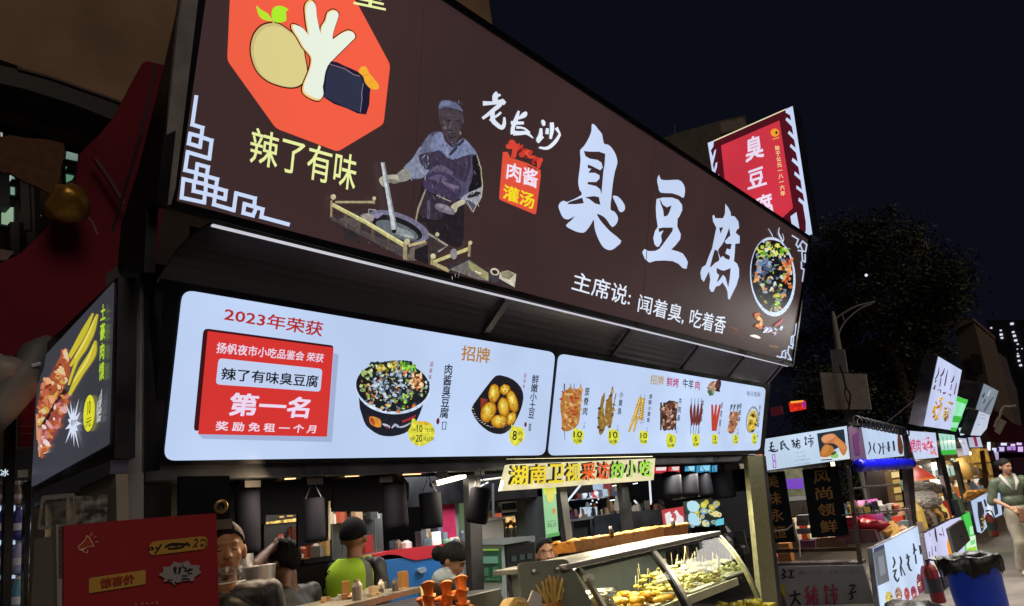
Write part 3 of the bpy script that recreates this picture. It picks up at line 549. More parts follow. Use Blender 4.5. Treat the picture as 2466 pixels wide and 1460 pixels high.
b.flat(MP, smooth(c((1490, 670), (1560, 560), (1720, 350), (1780, 303), (1850, 308), (1960, 350), (2050, 440), (2080, 560), (2040, 720), (1960, 880), (1870, 960), (1780, 972), (1680, 940), (1570, 850), (1500, 740)), 2), '#17151c')
for i in range(22):
    a = math.radians(20 + i * 7.2); x = 1775 + 285 * math.cos(a) * 1.0; y = 640 + 255 * math.sin(a); b.flat(MP, brush(c((x - 12, y - 3, 4), (x + 12, y + rr.uniform(-8, 8), 8)), 1), rr.choice(['#c0b8d0', '#7c7890', '#e0dcd8']), off=.0125 + i * .00001)
b.flat(MP, c((1590, 560), (1670, 575), (1640, 680), (1590, 690)), '#8c3424')
for x, y, rx, ry, ro in ((1740, 510, 65, 105, 8), (1865, 465, 62, 62, 0), (1945, 595, 60, 128, -14), (1840, 665, 66, 112, -4), (1660, 715, 80, 122, 22), (1920, 790, 55, 76, 25), (1780, 822, 92, 74, 5)):
    po = ell(x, y, rx, ry, ro, 14); po = [(q[0] + rr.uniform(-5, 5), q[1] + rr.uniform(-5, 5)) for q in po]
    for kk, col in ((1.06, '#5c3410'), (1.0, '#a86c18'), (.9, '#bc841c'), (.78, '#cc9c24'), (.62, '#d8b034'), (.44, '#e4c450'), (.26, '#ecd870')): b.flat(MP, smooth(c(*[(x - (1 - kk) * 12 + (q[0] - x) * kk, y - (1 - kk) * 30 + (q[1] - y) * kk) for q in po]), 2), col)
    scatter_blobs(b, MP, c(*[(x + (q[0] - x) * .8, y + (q[1] - y) * .8) for q in po]), 9, 1.6, ['#a06818', '#f0e4a0', '#8c5414', '#c89430'], rr)
b.flat(MP, smooth(c((1912, 855), (1930, 862), (1960, 885), (2030, 885), (2068, 950), (2050, 1030), (1990, 1090), (1950, 1098), (1900, 1050), (1888, 970), (1915, 900)), 2), YB)
b.text(MP, '8', c((1930, 925), (1978, 925), (1975, 1035), (1925, 1035)), '#141408', bold=.03); b.text(MP, '元', c((2000, 930), (2045, 930), (2040, 975), (1998, 975)), '#242410', bold=.02); b.text(MP, '份', c((1995, 1010), (2035, 1010), (2032, 1055), (1992, 1055)), '#242410', bold=.02)
b.build('potato_picture', PIC, m1)
# ---- second menu
c = C(1300, 820, 4.11); b = MB(); b.lay = 16
T_ = lambda s_, q, col, bo=.03, **k: b.text(MP, s_, c(*q), col, bold=bo, **k)
T_('招牌', [(1090, 335), (1222, 352), (1215, 448), (1083, 432)], '#b89860'); T_('鲜烤', [(1250, 358), (1370, 374), (1364, 468), (1245, 452)], '#b03060'); T_('牛羊', [(1408, 376), (1516, 390), (1510, 484), (1404, 468)], '#20202c'); T_('肉', [(1530, 395), (1578, 400), (1574, 490), (1526, 484)], '#b03060')
T_('每日现串', [(2040, 498), (2175, 512), (2172, 560), (2038, 546)], '#5c6478', .01)
for s_, x, y0, y1, wd in (('里\n脊\n肉', 462, 468, 738, 50), ('小\n黄\n鱼', 800, 503, 727, 40), ('香\n酥\n小\n黄\n鱼', 1090, 530, 806, 32), ('牛\n肉\n串', 1384, 568, 800, 30), ('羊\n肉\n串', 1604, 590, 806, 26), ('台\n湾\n肠', 1796, 600, 850, 20), ('面\n筋\n串', 1978, 624, 805, 24), ('铁\n板\n豆\n腐', 2170, 640, 860, 16)):
    k = (y1 - y0) * .1; T_(s_, [(x - wd / 2, y0), (x + wd / 2, y0), (x + wd / 2 - k, y1), (x - wd / 2 - k, y1)], VB, .03, line=1.15)
for x, y in ((420, 800), (750, 830), (1040, 850), (1335, 850), (1558, 850), (1755, 860), (1940, 865), (2140, 890)): T_('小\n串', [(x, y), (x + 20, y), (x + 14, y + 70), (x - 6, y + 70)], '#5c647c', .0)
b.build('dish_lettering', LIT, m2)
b = MB(); b.lay = 16; rr = random.Random(21)
def fill(col, pts, n, size, pal):
    b.flat(MP, smooth(c(*pts), 2), col); scatter_blobs(b, MP, c(*pts), n, size, pal, rr)
for x0, x1 in ((232, 230), (297, 297), (330, 328), (397, 390), (235, 238)): b.flat(MP, ribbon(c((x0, 425, 6), (x1, 520, 6))), '#4c3c34')
b.flat(MP, ribbon(c((235, 890, 6), (238, 985, 4))), '#4c3c34')
fill('#b0783c', [(190, 640), (215, 510), (250, 500), (295, 450), (330, 500), (390, 455), (408, 480), (395, 640), (375, 820), (300, 885), (215, 890), (205, 760)], 70, 5, ['#c88c48', '#b06c30', '#d8a460', '#9c5420', '#e0b478', '#a84828'])
for pts in ([(600, 560), (635, 512), (625, 600), (615, 680), (640, 790), (630, 880), (590, 935), (570, 890), (562, 720), (585, 640)], [(640, 620), (685, 530), (700, 460), (716, 462), (705, 560), (702, 680), (688, 790), (642, 850), (632, 760)], [(735, 525), (745, 530), (722, 640), (708, 760), (690, 850), (660, 860), (700, 720)]):
    fill('#8c6c30', pts, 12, 4, ['#a88444', '#6c5020', '#c0a060', '#503c18'])
for a, q in (((985, 560, 34), (925, 760, 40)), ((1010, 570, 36), (985, 780, 42)), ((925, 740, 34), (865, 900, 20)), ((950, 750, 30), (912, 900, 18))): b.flat(MP, ribbon(c(a, q)), '#c09838'); b.flat(MP, ribbon(c((a[0] - 4, a[1] + 10, a[2] * .3), (q[0] - 4, q[1] - 10, q[2] * .3))), '#e4c870')
for i in range(9): b.flat(MP, ribbon(c((930 + i * 5, 640 + i * 22, 5), (1010 + i * 1, 610 + i * 24, 5))), '#7c5818')
for x in (980, 1020): b.flat(MP, ribbon(c((x, 530, 4), (x - 4, 590, 4))), '#54585c')
for i in range(6): b.flat(MP, ribbon(c((1180 + i * 30, 610, 18), (1178 + i * 28, 885, 14))), '#2c241c')
fill('#543428', [(1175, 660), (1262, 590), (1340, 620), (1335, 720), (1305, 870), (1200, 870), (1180, 780)], 60, 5, ['#3c2018', '#7c4c38', '#a47c68', '#241410', '#684030', '#c4a490'])
for x0, x1 in ((1478, 1470), (1512, 1494), (1545, 1518), (1578, 1540)): b.flat(MP, ribbon(c((x0, 570, 5), (x1, 925, 5))), '#303038'); b.flat(MP, brush(c((x0 - 1, 620, 8), (x0 - 6, 690, 26), (x1 + 12, 800, 26), (x1 + 6, 840, 8)), 2), '#6c2c28')
for x0, x1 in ((1680, 1690), (1720, 1698), (1760, 1710)): b.flat(MP, brush(c((x0, 630, 18), ((x0 + x1) / 2, 750, 26), (x1, 890, 26)), 2), '#b83c2c')
for x0 in (1865, 1895, 1930): b.flat(MP, ribbon(c((x0, 630, 4), (x0 - 8, 710, 4), (x0 + 20, 630, 4))), '#54606c')
fill('#a06c4c', [(1855, 710), (1945, 705), (1935, 760), (1915, 870), (1870, 920), (1830, 880), (1850, 800)], 34, 4, ['#b48464', '#7c4830', '#d8b090', '#9c5c38'])
b.flat(MP, c(*ell(2075, 780, 62, 135, 8, 28)), '#8c949c'); b.flat(MP, c(*ell(2075, 785, 52, 118, 8, 28)), '#c8ccd0'); fill('#c8a838', [(2050, 720), (2095, 690), (2128, 760), (2115, 850), (2080, 905), (2030, 880), (2035, 790)], 20, 4, ['#d8c050', '#e4d070', '#a88820', '#3c3010'])
fill('#b08878', [(1640, 430), (1680, 398), (1720, 410), (1715, 480), (1680, 540), (1640, 530), (1628, 480)], 14, 4, ['#c0a090', '#3c7850', '#e0c0b0', '#947060']); fill('#3c2420', [(1715, 400), (1755, 385), (1765, 430), (1740, 500), (1715, 480)], 12, 4, ['#54302c', '#241418', '#7c4438']); b.flat(MP, c((1625, 500), (1660, 480), (1690, 535), (1650, 545)), '#2c6c4c')
for x, y, rx, ry, s_ in ((340, 940, 56, 78, '10'), (692, 945, 54, 78, '10'), (992, 950, 44, 68, '10'), (1262, 985, 48, 75, '6'), (1508, 980, 38, 68, '6'), (1696, 970, 30, 56, '3'), (1902, 970, 28, 50, '3'), (2088, 965, 25, 56, '6')):
    b.flat(MP, smooth(c((x - rx * .5, y - ry), (x, y - ry * .95), (x + rx, y - ry * .6), (x + rx, y + ry * .3), (x + rx * .4, y + ry), (x - rx * .6, y + ry * .9), (x - rx, y + ry * .1), (x - rx * .9, y - ry * .6)), 2), '#d4d83c')
    wd = rx * (.75 if len(s_) > 1 else .35); b.text(MP, s_, c((x - wd, y - ry * .65), (x + wd, y - ry * .65), (x + wd, y + ry * .15), (x - wd, y + ry * .15)), '#282408', bold=.03); b.text(MP, '元串', c((x - rx * .8, y + ry * .4), (x + rx * .7, y + ry * .4), (x + rx * .7, y + ry * .8), (x - rx * .8, y + ry * .8)), '#30300c', bold=.03)
b.build('skewer_pictures', PIC, m2)
# ================================================================== TALL RED SIGN on the roof end
RP = PX(8.05); c = C(1680, 240, 4.057)
rs = thing('roof_sign', RP.at(1900, 560), 'tall red lit sign with white characters and pale wavy edges on the roof end', 'sign')
b = MB(); b.prism(RP, c((100, 425), (930, 65), (1122, 1316), (1032, 1347), (700, 1500), (220, 1500)), .28, '#5c1620', off=-.002, side='#2c2c38'); b.build('light_box', DARKM, rs)
b = MB(); b.flat(RP, c((100, 425), (930, 65), (1122, 1316), (1032, 1347), (700, 1500), (220, 1500)), '#4c101c', off=.002)
b.flat(RP, c((230, 450), (800, 205), (933, 1060), (785, 1197), (500, 1200), (300, 1100)), '#cc3444', off=.003); b.build('face_panel', LITP, rs)
b = MB(); b.lay = 6
b.flat(RP, c((860, 95), (930, 65), (1122, 1316), (1032, 1347), (930, 1290), (908, 1142), (966, 1100), (990, 1230), (1002, 1302), (1030, 1310), (1058, 1290), (1058, 1200), (1030, 1030), (985, 990), (990, 958), (1045, 1000), (1030, 920), (965, 870), (968, 838), (1020, 880), (1008, 790), (945, 735), (950, 702), (1000, 745), (985, 660), (920, 600), (930, 570), (980, 610), (962, 520), (902, 460), (912, 435), (960, 475), (945, 395), (882, 330), (895, 305), (938, 345), (922, 265), (860, 200), (870, 175), (915, 205), (905, 155), (862, 130)), WHITE)
b.flat(RP, c((100, 425), (160, 402), (155, 460), (130, 500), (150, 560), (165, 500), (182, 485), (178, 520), (150, 640), (160, 690), (178, 620), (195, 612), (190, 660), (165, 740), (172, 775), (195, 735), (212, 735), (205, 775), (180, 810), (150, 780), (140, 680)), WHITE)
b.flat(RP, c((160, 400), (860, 92), (862, 102), (160, 412)), '#f0e0b8')
b.text(RP, '臭', c((470, 385), (620, 330), (655, 560), (470, 620)), '#ecdcf4', bold=.05); b.text(RP, '豆', c((495, 700), (640, 650), (680, 830), (490, 885)), '#ecdcf4', bold=.05); b.text(RP, '腐', c((560, 960), (715, 900), (760, 1120), (560, 1180)), '#ecdcf4', bold=.045)
b.flat(RP, c(*ell(757, 325, 42, 40, 0, 18)), '#f0a030'); b.flat(RP, c(*ell(772, 325, 12, 14, 0, 10)), '#1c1008'); b.flat(RP, ribbon(c((735, 390, 10), (800, 372, 10))), '#e8a850')
b.text(RP, '始\n于\n公\n元\n一\n八\n一\n六\n年', c((755, 452), (800, 448), (862, 935), (815, 950)), '#f4dca0', bold=.035, line=1.1); b.build('lettering', LIT, rs)
for y_ in (2.0, 2.5): b = MB(); b.box((8.10, y_, 4.24), (8.16, y_ + .06, 4.5), '#2c2c34'); b.build('bracket', DARKM, rs)
# ================================================================== SIDE SIGN on the stall's left flank
p0 = PY(2.87).at(270, 870); SS = Plane(p0, (-.993, .118, 0)); c = C(60, 640, 2.4333)
ss = thing('side_sign', SS.at(262, 1100), 'dark grey picture sign of a meat snack on the left flank of the stall', 'sign')
b = MB(); b.prism(SS, c((545, 60), (520, 1130), (40, 1360), (75, 500), (150, 430)), .07, '#191a22', off=-.002); b.build('casing', DARKM, ss)
b = MB(); b.flat(SS, rrect(c((528, 90), (500, 1045), (40, 1300), (80, 570)), .03, 3), '#393a42', off=.002); b.build('face_panel', LITP, ss)
b = MB(); b.lay = 5; rr = random.Random(4)
for s_ in ([(430, 285, 12), (390, 400, 40), (330, 500, 30), (270, 590, 14)], [(405, 280, 10), (350, 390, 34), (265, 540, 24)], [(420, 440, 12), (400, 520, 44), (330, 630, 40), (265, 760, 18)], [(400, 400, 16), (360, 480, 24), (310, 560, 18), (262, 700, 12)]): b.flat(SS, brush(c(*s_), 4), '#c8b834')
for s_ in ([(420, 300, 3), (370, 420, 8), (300, 540, 5)], [(410, 460, 3), (370, 560, 9), (290, 680, 4)]): b.flat(SS, brush(c(*s_), 4), '#e8dc70')
top = c((248, 482), (272, 580), (270, 650), (225, 730), (150, 850), (120, 940), (82, 900), (85, 800), (100, 720), (160, 640), (215, 530)); bot = c((262, 740), (262, 830), (230, 900), (180, 1010), (100, 1120), (92, 960), (150, 900), (200, 800))
b.flat(SS, top, '#a05030'); scatter_blobs(b, SS, top, 90, 8, ['#c87850', '#a04c30', '#e0a070', '#7c3020', '#c8a040', '#d8c090', '#b86040'], rr)
b.flat(SS, c((240, 720), (262, 740), (200, 850), (130, 950), (95, 950), (130, 890)), '#2c1418'); b.flat(SS, bot, '#8c4038'); scatter_blobs(b, SS, bot, 60, 8, ['#c07870', '#9c4840', '#d8a0a0', '#c88040', '#b05c30', '#e8d0d0'], rr)
for s_ in ([(82, 870, 10), (86, 1020, 10)], [(95, 960, 10), (98, 1120, 8)]): b.flat(SS, ribbon(c(*s_)), '#d89468')
star = []
for i in range(26):
    a = 2 * math.pi * i / 26; r_ = (1.0 + .35 * math.sin(i * 2.1)) if i % 2 == 0 else .42
    star.append((298 + 48 * r_ * math.cos(a), 925 + 140 * r_ * math.sin(a)))
b.flat(SS, c(*star), '#d4dcf0'); b.text(SS, '特大', c((285, 905), (318, 893), (318, 930), (284, 945)), '#54505c', bold=.02)
b.flat(SS, c(*ell(393, 865, 33, 108, 4, 24)), '#e0dc30'); b.text(SS, '10', c((385, 800), (403, 785), (402, 865), (384, 878)), '#24240c', bold=.03); b.text(SS, '元', c((375, 900), (410, 885), (405, 940), (372, 950)), '#585818', bold=.02)
b.text(SS, '土\n豪\n肉\n馍', c((462, 235), (492, 220), (482, 665), (452, 680)), '#b4d834', bold=.05, line=1.1)
b.text(SS, '招\n牌\n美\n食', c((440, 820), (475, 710), (468, 910), (436, 925)), '#c8ccd8', bold=.03)
b.build('print', LIT, ss)
# ================================================================== MAIN STALL
def SCR(q, d=None): return q
stall = thing('food_stall', (4.4, 3.9, 0), 'main stall with dark metal frame, steel counter and open front under the menu boxes', 'food stall')
b = MB(); b.prism(PY(2.95), [(284, 640), (346, 650), (346, 1490), (284, 1490)], .12, '#b0b2b8'); b.build('corner_post', surface('scuffed_steel', .25, .55, 3, .15, .1, rvar=.12), stall)
b = MB(); b.prism(PY(2.93), [(347, 655), (425, 640), (385, 1132), (347, 1134)], .03, '#24252f'); b.build('casing_cheek', DARKM, stall)
b = MB(); b.box((1.28, 3.08, 0), (1.42, 3.14, 1.95), '#26282c'); b.build('post_cladding', DARKM, stall)
b = MB()
r_ = PY(3.0); b.prism(r_, [(1800, 1098), (1836, 1098), (1876, 1475), (1838, 1475)], .05, '#8c8a62'); b.build('front_post', surface('stickered_steel', .42, .6, 22, .22, .03), stall)
b = MB(); b.prism(r_, [(1838, 1098), (1846, 1098), (1888, 1475), (1878, 1475)], .09, '#15151a', off=-.01); b.build('post_edge', DARKM, stall)
b = MB(); b.prism(PY(3.25), [(1128, 1150), (1157, 1150), (1168, 1475), (1140, 1475)], .05, '#3c3e42'); b.build('front_post', DARKM, stall)
b = MB(); b.prism(PY(3.5), [(1492, 1140), (1508, 1140), (1530, 1300), (1512, 1300)], .05, '#4c4e54'); b.build('rear_post', DARKM, stall)
b = MB(); b.prism(PY(3.5), [(1345, 1160), (1362, 1160), (1384, 1330), (1368, 1330)], .05, '#585c60'); b.build('rear_post', DARKM, stall)
b = MB(); b.box((1.3, 3.06, 1.965), (7.75, 3.13, 2.03), '#5c6068'); b.build('front_beam', DARKM, stall, bevel=.004)
b = MB(); b.mesh([(1.32, 2.75, 2.94), (7.95, 2.75, 2.94), (7.95, 5.3, 2.94), (2.65, 5.3, 2.94), (1.32, 2.75, 3.0), (7.95, 2.75, 3.0), (7.95, 5.3, 3.0), (2.65, 5.3, 3.0)], [(0, 3, 2, 1), (4, 5, 6, 7), (0, 1, 5, 4), (1, 2, 6, 5), (2, 3, 7, 6), (3, 0, 4, 7)], '#1a1a1f'); b.box((2.7, 5.2, 1.9), (7.7, 5.26, 2.94), '#08080c'); b.build('roof', DARKM, stall)
b = MB(); b.prism(Plane((0, 3.06, 2.9), (0, -1, -.2)), [px((1.3, 3.06, 2.93)), px((7.9, 3.06, 2.93)), px((7.8, 3.16, 1.95)), px((1.3, 3.16, 1.95))], .02, '#0c0c12'); b.build('backing_board', BLACKM, stall)
# soffit between sign and menus: satin sheet catching the menus' light
b = MB()
ny = 8; A0, A1 = (2.545, 2.925), (2.80, 2.735)
for i in range(ny):
    t0, t1 = i / ny, (i + 1) / ny
    f = lambda t: (A0[0] + (A1[0] - A0[0]) * t, A0[1] + (A1[1] - A0[1]) * t + .045 * math.sin(math.pi * t))
    (ya, za), (yb, zb) = f(t0), f(t1); xa = 1.31 - .1 * t0; xb = 1.31 - .1 * t1
    b.mesh([(xa, ya, za), (7.9, ya, za), (7.9, yb, zb), (xb, yb, zb), (xa, ya, za + .01), (7.9, ya, za + .01), (7.9, yb, zb + .01), (xb, yb, zb + .01)], [(0, 1, 2, 3), (7, 6, 5, 4), (0, 3, 7, 4), (1, 5, 6, 2)], '#6c6c78')
SATIN = surface('satin_aluminium', .5, .7, 2, .06, 0, rvar=.06)
b.build('soffit_panel', SATIN, stall, smooth_=True)
b = MB(); b.box((1.31, 2.530, 2.914), (7.92, 2.546, 2.921), '#dcdae6'); b.build('edge_light', lit('edge_light', .8, True, .1), stall)
for x in (3.15, 4.6, 5.75, 6.75, 7.75):
    b = MB(); b.mesh([(x, 2.55, 2.90), (x + .05, 2.55, 2.90), (x + .05, 2.80, 2.715), (x, 2.80, 2.715), (x, 2.55, 2.93), (x + .05, 2.55, 2.93), (x + .05, 2.80, 2.74), (x, 2.80, 2.74)], [(0, 1, 2, 3), (7, 6, 5, 4), (0, 4, 5, 1), (1, 5, 6, 2), (2, 6, 7, 3), (3, 7, 4, 0)], '#5c5c64'); b.build('bracket', DARKM, stall)
# left flank
b = MB(); b.prism(SS, [(268, 1108), (264, 1142), (82, 1222), (80, 1186)], .06, '#8894b8'); b.build('flank_rail', STEEL, stall)
b = MB(); b.prism(SS, [(264, 1143), (272, 1475), (176, 1475), (172, 1185)], .04, '#8a8478', off=-.02); b.build('flank_panel', MATTE, stall)
for q in ([(160, 1195), (125, 1212), (118, 1475), (160, 1475)], [(110, 1215), (76, 1228), (66, 1475), (104, 1475)]): b = MB(); b.prism(SS, q, .06, '#a09480'); b.build('flank_post', SATIN, stall)
t = thing('storage_box', SS.at(220, 1260), 'clear plastic storage box with white rim on the left flank of the stall', 'storage box')
b = MB(); b.prism(SS, rrect([(182, 1198), (268, 1190), (264, 1262), (172, 1268)], .1, 3), .10, '#c0c8cc', off=.11); b.build('body', FILM, t)
b = MB(); b.flat(SS, rrect([(178, 1190), (270, 1182), (268, 1264), (168, 1270)], .1, 3), '#e8ecf0', off=.115, holes=[rrect([(186, 1200), (264, 1193), (262, 1256), (176, 1261)], .1, 3)]); b.build('rim', PLASTIC, t)
t = thing('drinks_box', SS.at(200, 1330, .1), 'pale grey plastic tub standing under the clear box on the stall flank', 'tub')
b = MB(); b.prism(SS, rrect([(175, 1290), (240, 1280), (236, 1475), (168, 1475)], .12, 4), .12, '#b4b4ac', off=.13); b.build('body', PLASTIC, t, bevel=.006)
# counter
b = MB(); b.box((1.36, 2.72, 0), (3.02, 3.22, 1.30), '#7c7c7c'); b.build('counter_base', STEEL, stall, bevel=.005)
b = MB(); b.prism(PY(2.70), [(815, 1462), (1022, 1412), (1022, 1424), (815, 1480)], .46, '#c8c4b4'); b.build('counter_top', STEEL, stall)
b = MB(); b.prism(PY(2.69), [(1012, 1412), (1020, 1412), (1030, 1480), (1020, 1480)], .02, '#e4d8b0'); b.build('counter_edge', PLASTIC, stall)
# lit tubes under the beam
WARM = '#ffd9a0'
def tube_lamp(pl, a, q, r, col, lab, st=LAMP, grp='lit tubes under the front beam'):
    t = thing('tube_lamp', pl.at(*a), lab, 'lamp', grp); A, B = pl.at(*a), pl.at(*q)
    b = MB(); b.tube([A, B], r, col, 10); b.build('tube', st, t)
    b = MB(); d = (B - A).normalized(); b.tube([A - d * .02, A + d * .015], r * 1.2, '#606060', 10); b.tube([B - d * .015, B + d * .02], r * 1.2, '#606060', 10); b.build('end_cap', PLASTIC, t); return t
BR = lit('warm_tube', 3.5, True, 0); BW = lit('white_tube', 6, True, 0)
tube_lamp(PY(3.2), (424, 1158), (560, 1152), .008, '#e8c48c', 'long warm lit tube under the beam next to the left corner', BR)
for i, (x0, x1, y) in enumerate(((676, 716, 1149), (822, 868, 1143), (962, 1016, 1139))): tube_lamp(PY(3.2), (x0, y), (x1, y - 2), .014, '#e8b47c', ['short warm lit tube, first right of the long one', 'short warm lit tube above the second hanging canister', 'short warm lit tube left of the tilted white lamp'][i], BR)
tube_lamp(PY(3.35), (1044, 1166), (1122, 1146), .016, '#fff0d0', 'tilted white lamp tube left of the middle post', BW)
tube_lamp(PY(3.2), (1212, 1108), (1570, 1098), .014, '#f4e8b0', 'bright tube lamp above the yellow lettered strip sign', BW)
for k, (x, y, z, e, c_) in enumerate(((2.2, 3.05, 1.90, 9, (1, .8, .58)), (3.5, 3.05, 1.90, 15, (1, .84, .62)), (5.0, 3.14, 1.88, 26, (1, .90, .66)), (6.3, 3.14, 1.88, 22, (1, .92, .72)))):
    area('counter_lamp', (x, y, z), (x, y + (.35 if x < 4 else -.25), 0), .9, e, c_, .12)
# ---- yellow strip sign
KP = PY(2.98); t = thing('strip_sign', KP.at(1210, 1178), 'cream strip sign with yellow, orange and green characters hung under the right menu', 'sign')
b = MB(); b.prism(KP, [(1224, 1119), (1578, 1104), (1574, 1156), (1208, 1182)], .03, '#f0e4b4'); b.build('panel', lit('strip_backlight', .95, True, .15, 6), t)
b = MB(); b.lay = 4
xs = [1226 + (1575 - 1226) * (1 - (1 - i / 9.0) ** 1.0) for i in range(10)]
wts = [0, .135, .265, .385, .495, .60, .70, .795, .895, .99]
for ps in (0, 1):
    for i, ch in enumerate('湖南卫视采访的小吃'):
        x0 = 1226 + 349 * wts[i] + 2; x1 = 1226 + 349 * wts[i + 1] - 2; yt = lambda x: 1121 - (x - 1224) * .0424 + 2; yb = lambda x: 1180 - (x - 1208) * .071 - 7
        q = [(x0, yt(x0)), (x1, yt(x1)), (x1 - 2, yb(x1)), (x0 - 2, yb(x0))]
        if not ps: b.text(KP, ch, [(a[0] - 5, a[1] - 2) for a in q], '#141008', bold=.08)
        else: b.text(KP, ch, q, ['#f4dc30', '#f0d434', '#f4dc30', '#f0d838', '#ee6420', '#ea5c24', '#98dc38', '#b8e070', '#a4e440'][i], bold=.05)
b.build('lettering', LIT, t)
# ---- black hanging canisters
def canister(pl, x0, x1, y0, y1, tilt, lab, open_=False, stripe=False):
    mid = pl.at((x0 + x1) / 2, (y0 + y1) / 2); rad = (pl.at(x1, (y0 + y1) / 2) - pl.at(x0, (y0 + y1) / 2)).dot(Vector((.75, 0, 0)).normalized()) * .5 * .62
    hh = (pl.at((x0 + x1) / 2, y0) - pl.at((x0 + x1) / 2, y1)).length / 2
    t = thing('hanging_canister', mid, lab, 'canister', 'black canisters hanging under the menu boxes')
    a = math.radians(tilt); ax = Vector((math.sin(a), -.15 if open_ else 0, math.cos(a))).normalized()
    pr = [(rad * .86, -hh), (rad * .97, -hh + .012), (rad, -hh + .03), (rad, hh - .01), (rad * .97, hh), (rad * .9, hh), (rad * .9, -hh + .05)]
    b = MB(); b.lathe(mid, [(0.001, -hh)] + pr + [(.001, -hh + .05)], '#0f1019', 28, ax); b.build('shell', BLACKM, t, True)
    b = MB(); u = ax.cross(Vector((0, 1, 0))).normalized()
    top = mid + ax * hh; b.tube([top - u * rad * .9, top + Vector((0, 0, .07)) - u * rad * .2, top + Vector((0, 0, .12))], .003, '#50505a', 5); b.tube([top + u * rad * .9, top + Vector((0, 0, .07)) + u * rad * .2, top + Vector((0, 0, .12))], .003, '#50505a', 5); b.build('hanger', DARKM, t)
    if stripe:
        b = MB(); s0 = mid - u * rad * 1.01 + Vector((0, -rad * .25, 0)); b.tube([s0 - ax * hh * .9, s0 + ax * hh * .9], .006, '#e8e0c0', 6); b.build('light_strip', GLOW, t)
C3 = PY(3.22)
canister(C3, 553, 640, 1178, 1332, 0, 'largest black canister, hanging above the stainless pots')
canister(C3, 722, 792, 1200, 1304, 0, 'black canister hanging between the pots and the man in the vest')
canister(C3, 915, 988, 1162, 1272, 0, 'black canister hanging above the blue and red freezer')
canister(C3, 1006, 1070, 1187, 1272, 0, 'black canister hanging before the red standing banner')
canister(PY(3.0), 1124, 1182, 1176, 1260, 12, 'tilted black canister in front of the middle post, open rim showing', True, True)
C4 = PY(3.25)
canister(C4, 1600, 1636, 1142, 1196, 14, 'tilted black canister right of the strip sign end')
canister(C4, 1642, 1676, 1142, 1194, 14, 'tilted black canister above the lit poster of yellow dishes')
canister(C4, 1684, 1710, 1140, 1192, 0, 'narrow black canister above the right edge of the lit dish poster')
canister(C4, 1716, 1758, 1140, 1198, 0, 'wide black canister second from the stickered right post')
canister(C4, 1766, 1800, 1134, 1180, 0, 'grey black canister nearest the stickered right post')
# dark boards hung behind them
t = thing('hanging_board', PY(3.6).at(600, 1200), 'dark navy board hung inside the stall behind the canisters', 'board')
b = MB(); b.prism(PY(3.6), [(540, 1146), (800, 1130), (800, 1207), (792, 1207), (790, 1302), (718, 1318), (718, 1238), (640, 1240), (640, 1262), (540, 1275)], .02, '#0e0f18'); b.build('board_panel', BLACKM, t)
b = MB(); b.tube([PY(3.58).at(793, 1207), PY(3.58).at(793, 1300)], .007, '#d8ccb0', 6); b.build('trim', PLASTIC, t)
t = thing('hanging_board', PY(3.7).at(870, 1180), 'dark navy board hung inside the stall above the vest man', 'board')
b = MB(); b.prism(PY(3.7), [(802, 1128), (950, 1122), (985, 1165), (985, 1205), (920, 1232), (802, 1232)], .02, '#0e0f18'); b.build('board_panel', BLACKM, t)
t = thing('hanging_board', PY(2.87).at(500, 1270), 'narrow black board with the round downlight, just before the masked vendor', 'board')
b = MB(); b.prism(PY(2.87), [(432, 1147), (553, 1146), (553, 1266), (432, 1270)], .02, '#0c0d15'); b.build('board_panel', BLACKM, t)
b = MB(); b.prism(PY(2.87), [(505, 1254), (556, 1250), (556, 1274), (505, 1278)], .03, '#8c8070', off=.012); b.build('metal_strip', STEEL, t)
t = thing('hanging_board', PY(3.35).at(390, 1300), 'greenish black board just right of the corner post', 'board')
b = MB(); b.prism(PY(3.35), [(352, 1146), (432, 1150), (432, 1330), (352, 1330)], .02, '#33352f'); b.build('board_panel', BLACKM, t)
for i, q in enumerate(((590, 628, 1157, 1173), (741, 778, 1151, 1166), (915, 945, 1148, 1161), (1052, 1079, 1139, 1151), (1143, 1167, 1134, 1144))):
    g = (thing('name_tag', PY(3.14).at((q[0] + q[1]) / 2, q[3]), ['blank white tag above the largest canister', 'blank white tag above the second canister', 'blank white tag above the blue freezer', 'blank white tag above the red banner', 'blank white tag above the tilted canister'][i], 'tag', 'white tags clipped along the front beam'))
    b = MB(); b.prism(PY(3.14), [(q[0], q[2] + 1), (q[1], q[2]), (q[1], q[3]), (q[0], q[3] + 1)], .003, '#a8aab0'); b.build('card', PAPER, g)
t = thing('speaker_ring', PY(2.86).at(530, 1221), 'small round brass ringed downlight on the dark board', 'downlight')
b = MB(); ctr = PY(2.855).at(531, 1220); b.lathe(ctr, [(.026, 0), (.029, .005), (.026, .010), (.016, .008)], '#a08858', 24, Vector((-.3, -1, -.25))); b.build('rim', STEEL, t, True)
b = MB(); b.lathe(ctr, [(.0, .003), (.017, .004), (.017, .008)], '#1a140c', 20, Vector((-.3, -1, -.25))); b.build('lens', PLASTIC, t, True)
t = thing('red_strap', PY(3.3).at(365, 1180), 'crimson strap hanging down from the beam by the corner', 'strap')
b = MB(); b.tube([PY(3.3).at(422, 1148), PY(3.3).at(400, 1155), PY(3.3).at(378, 1167), PY(3.3).at(364, 1182)], [.008, .011, .011, .008], '#8c2038', 8); b.build('strap_band', FABRIC, t)
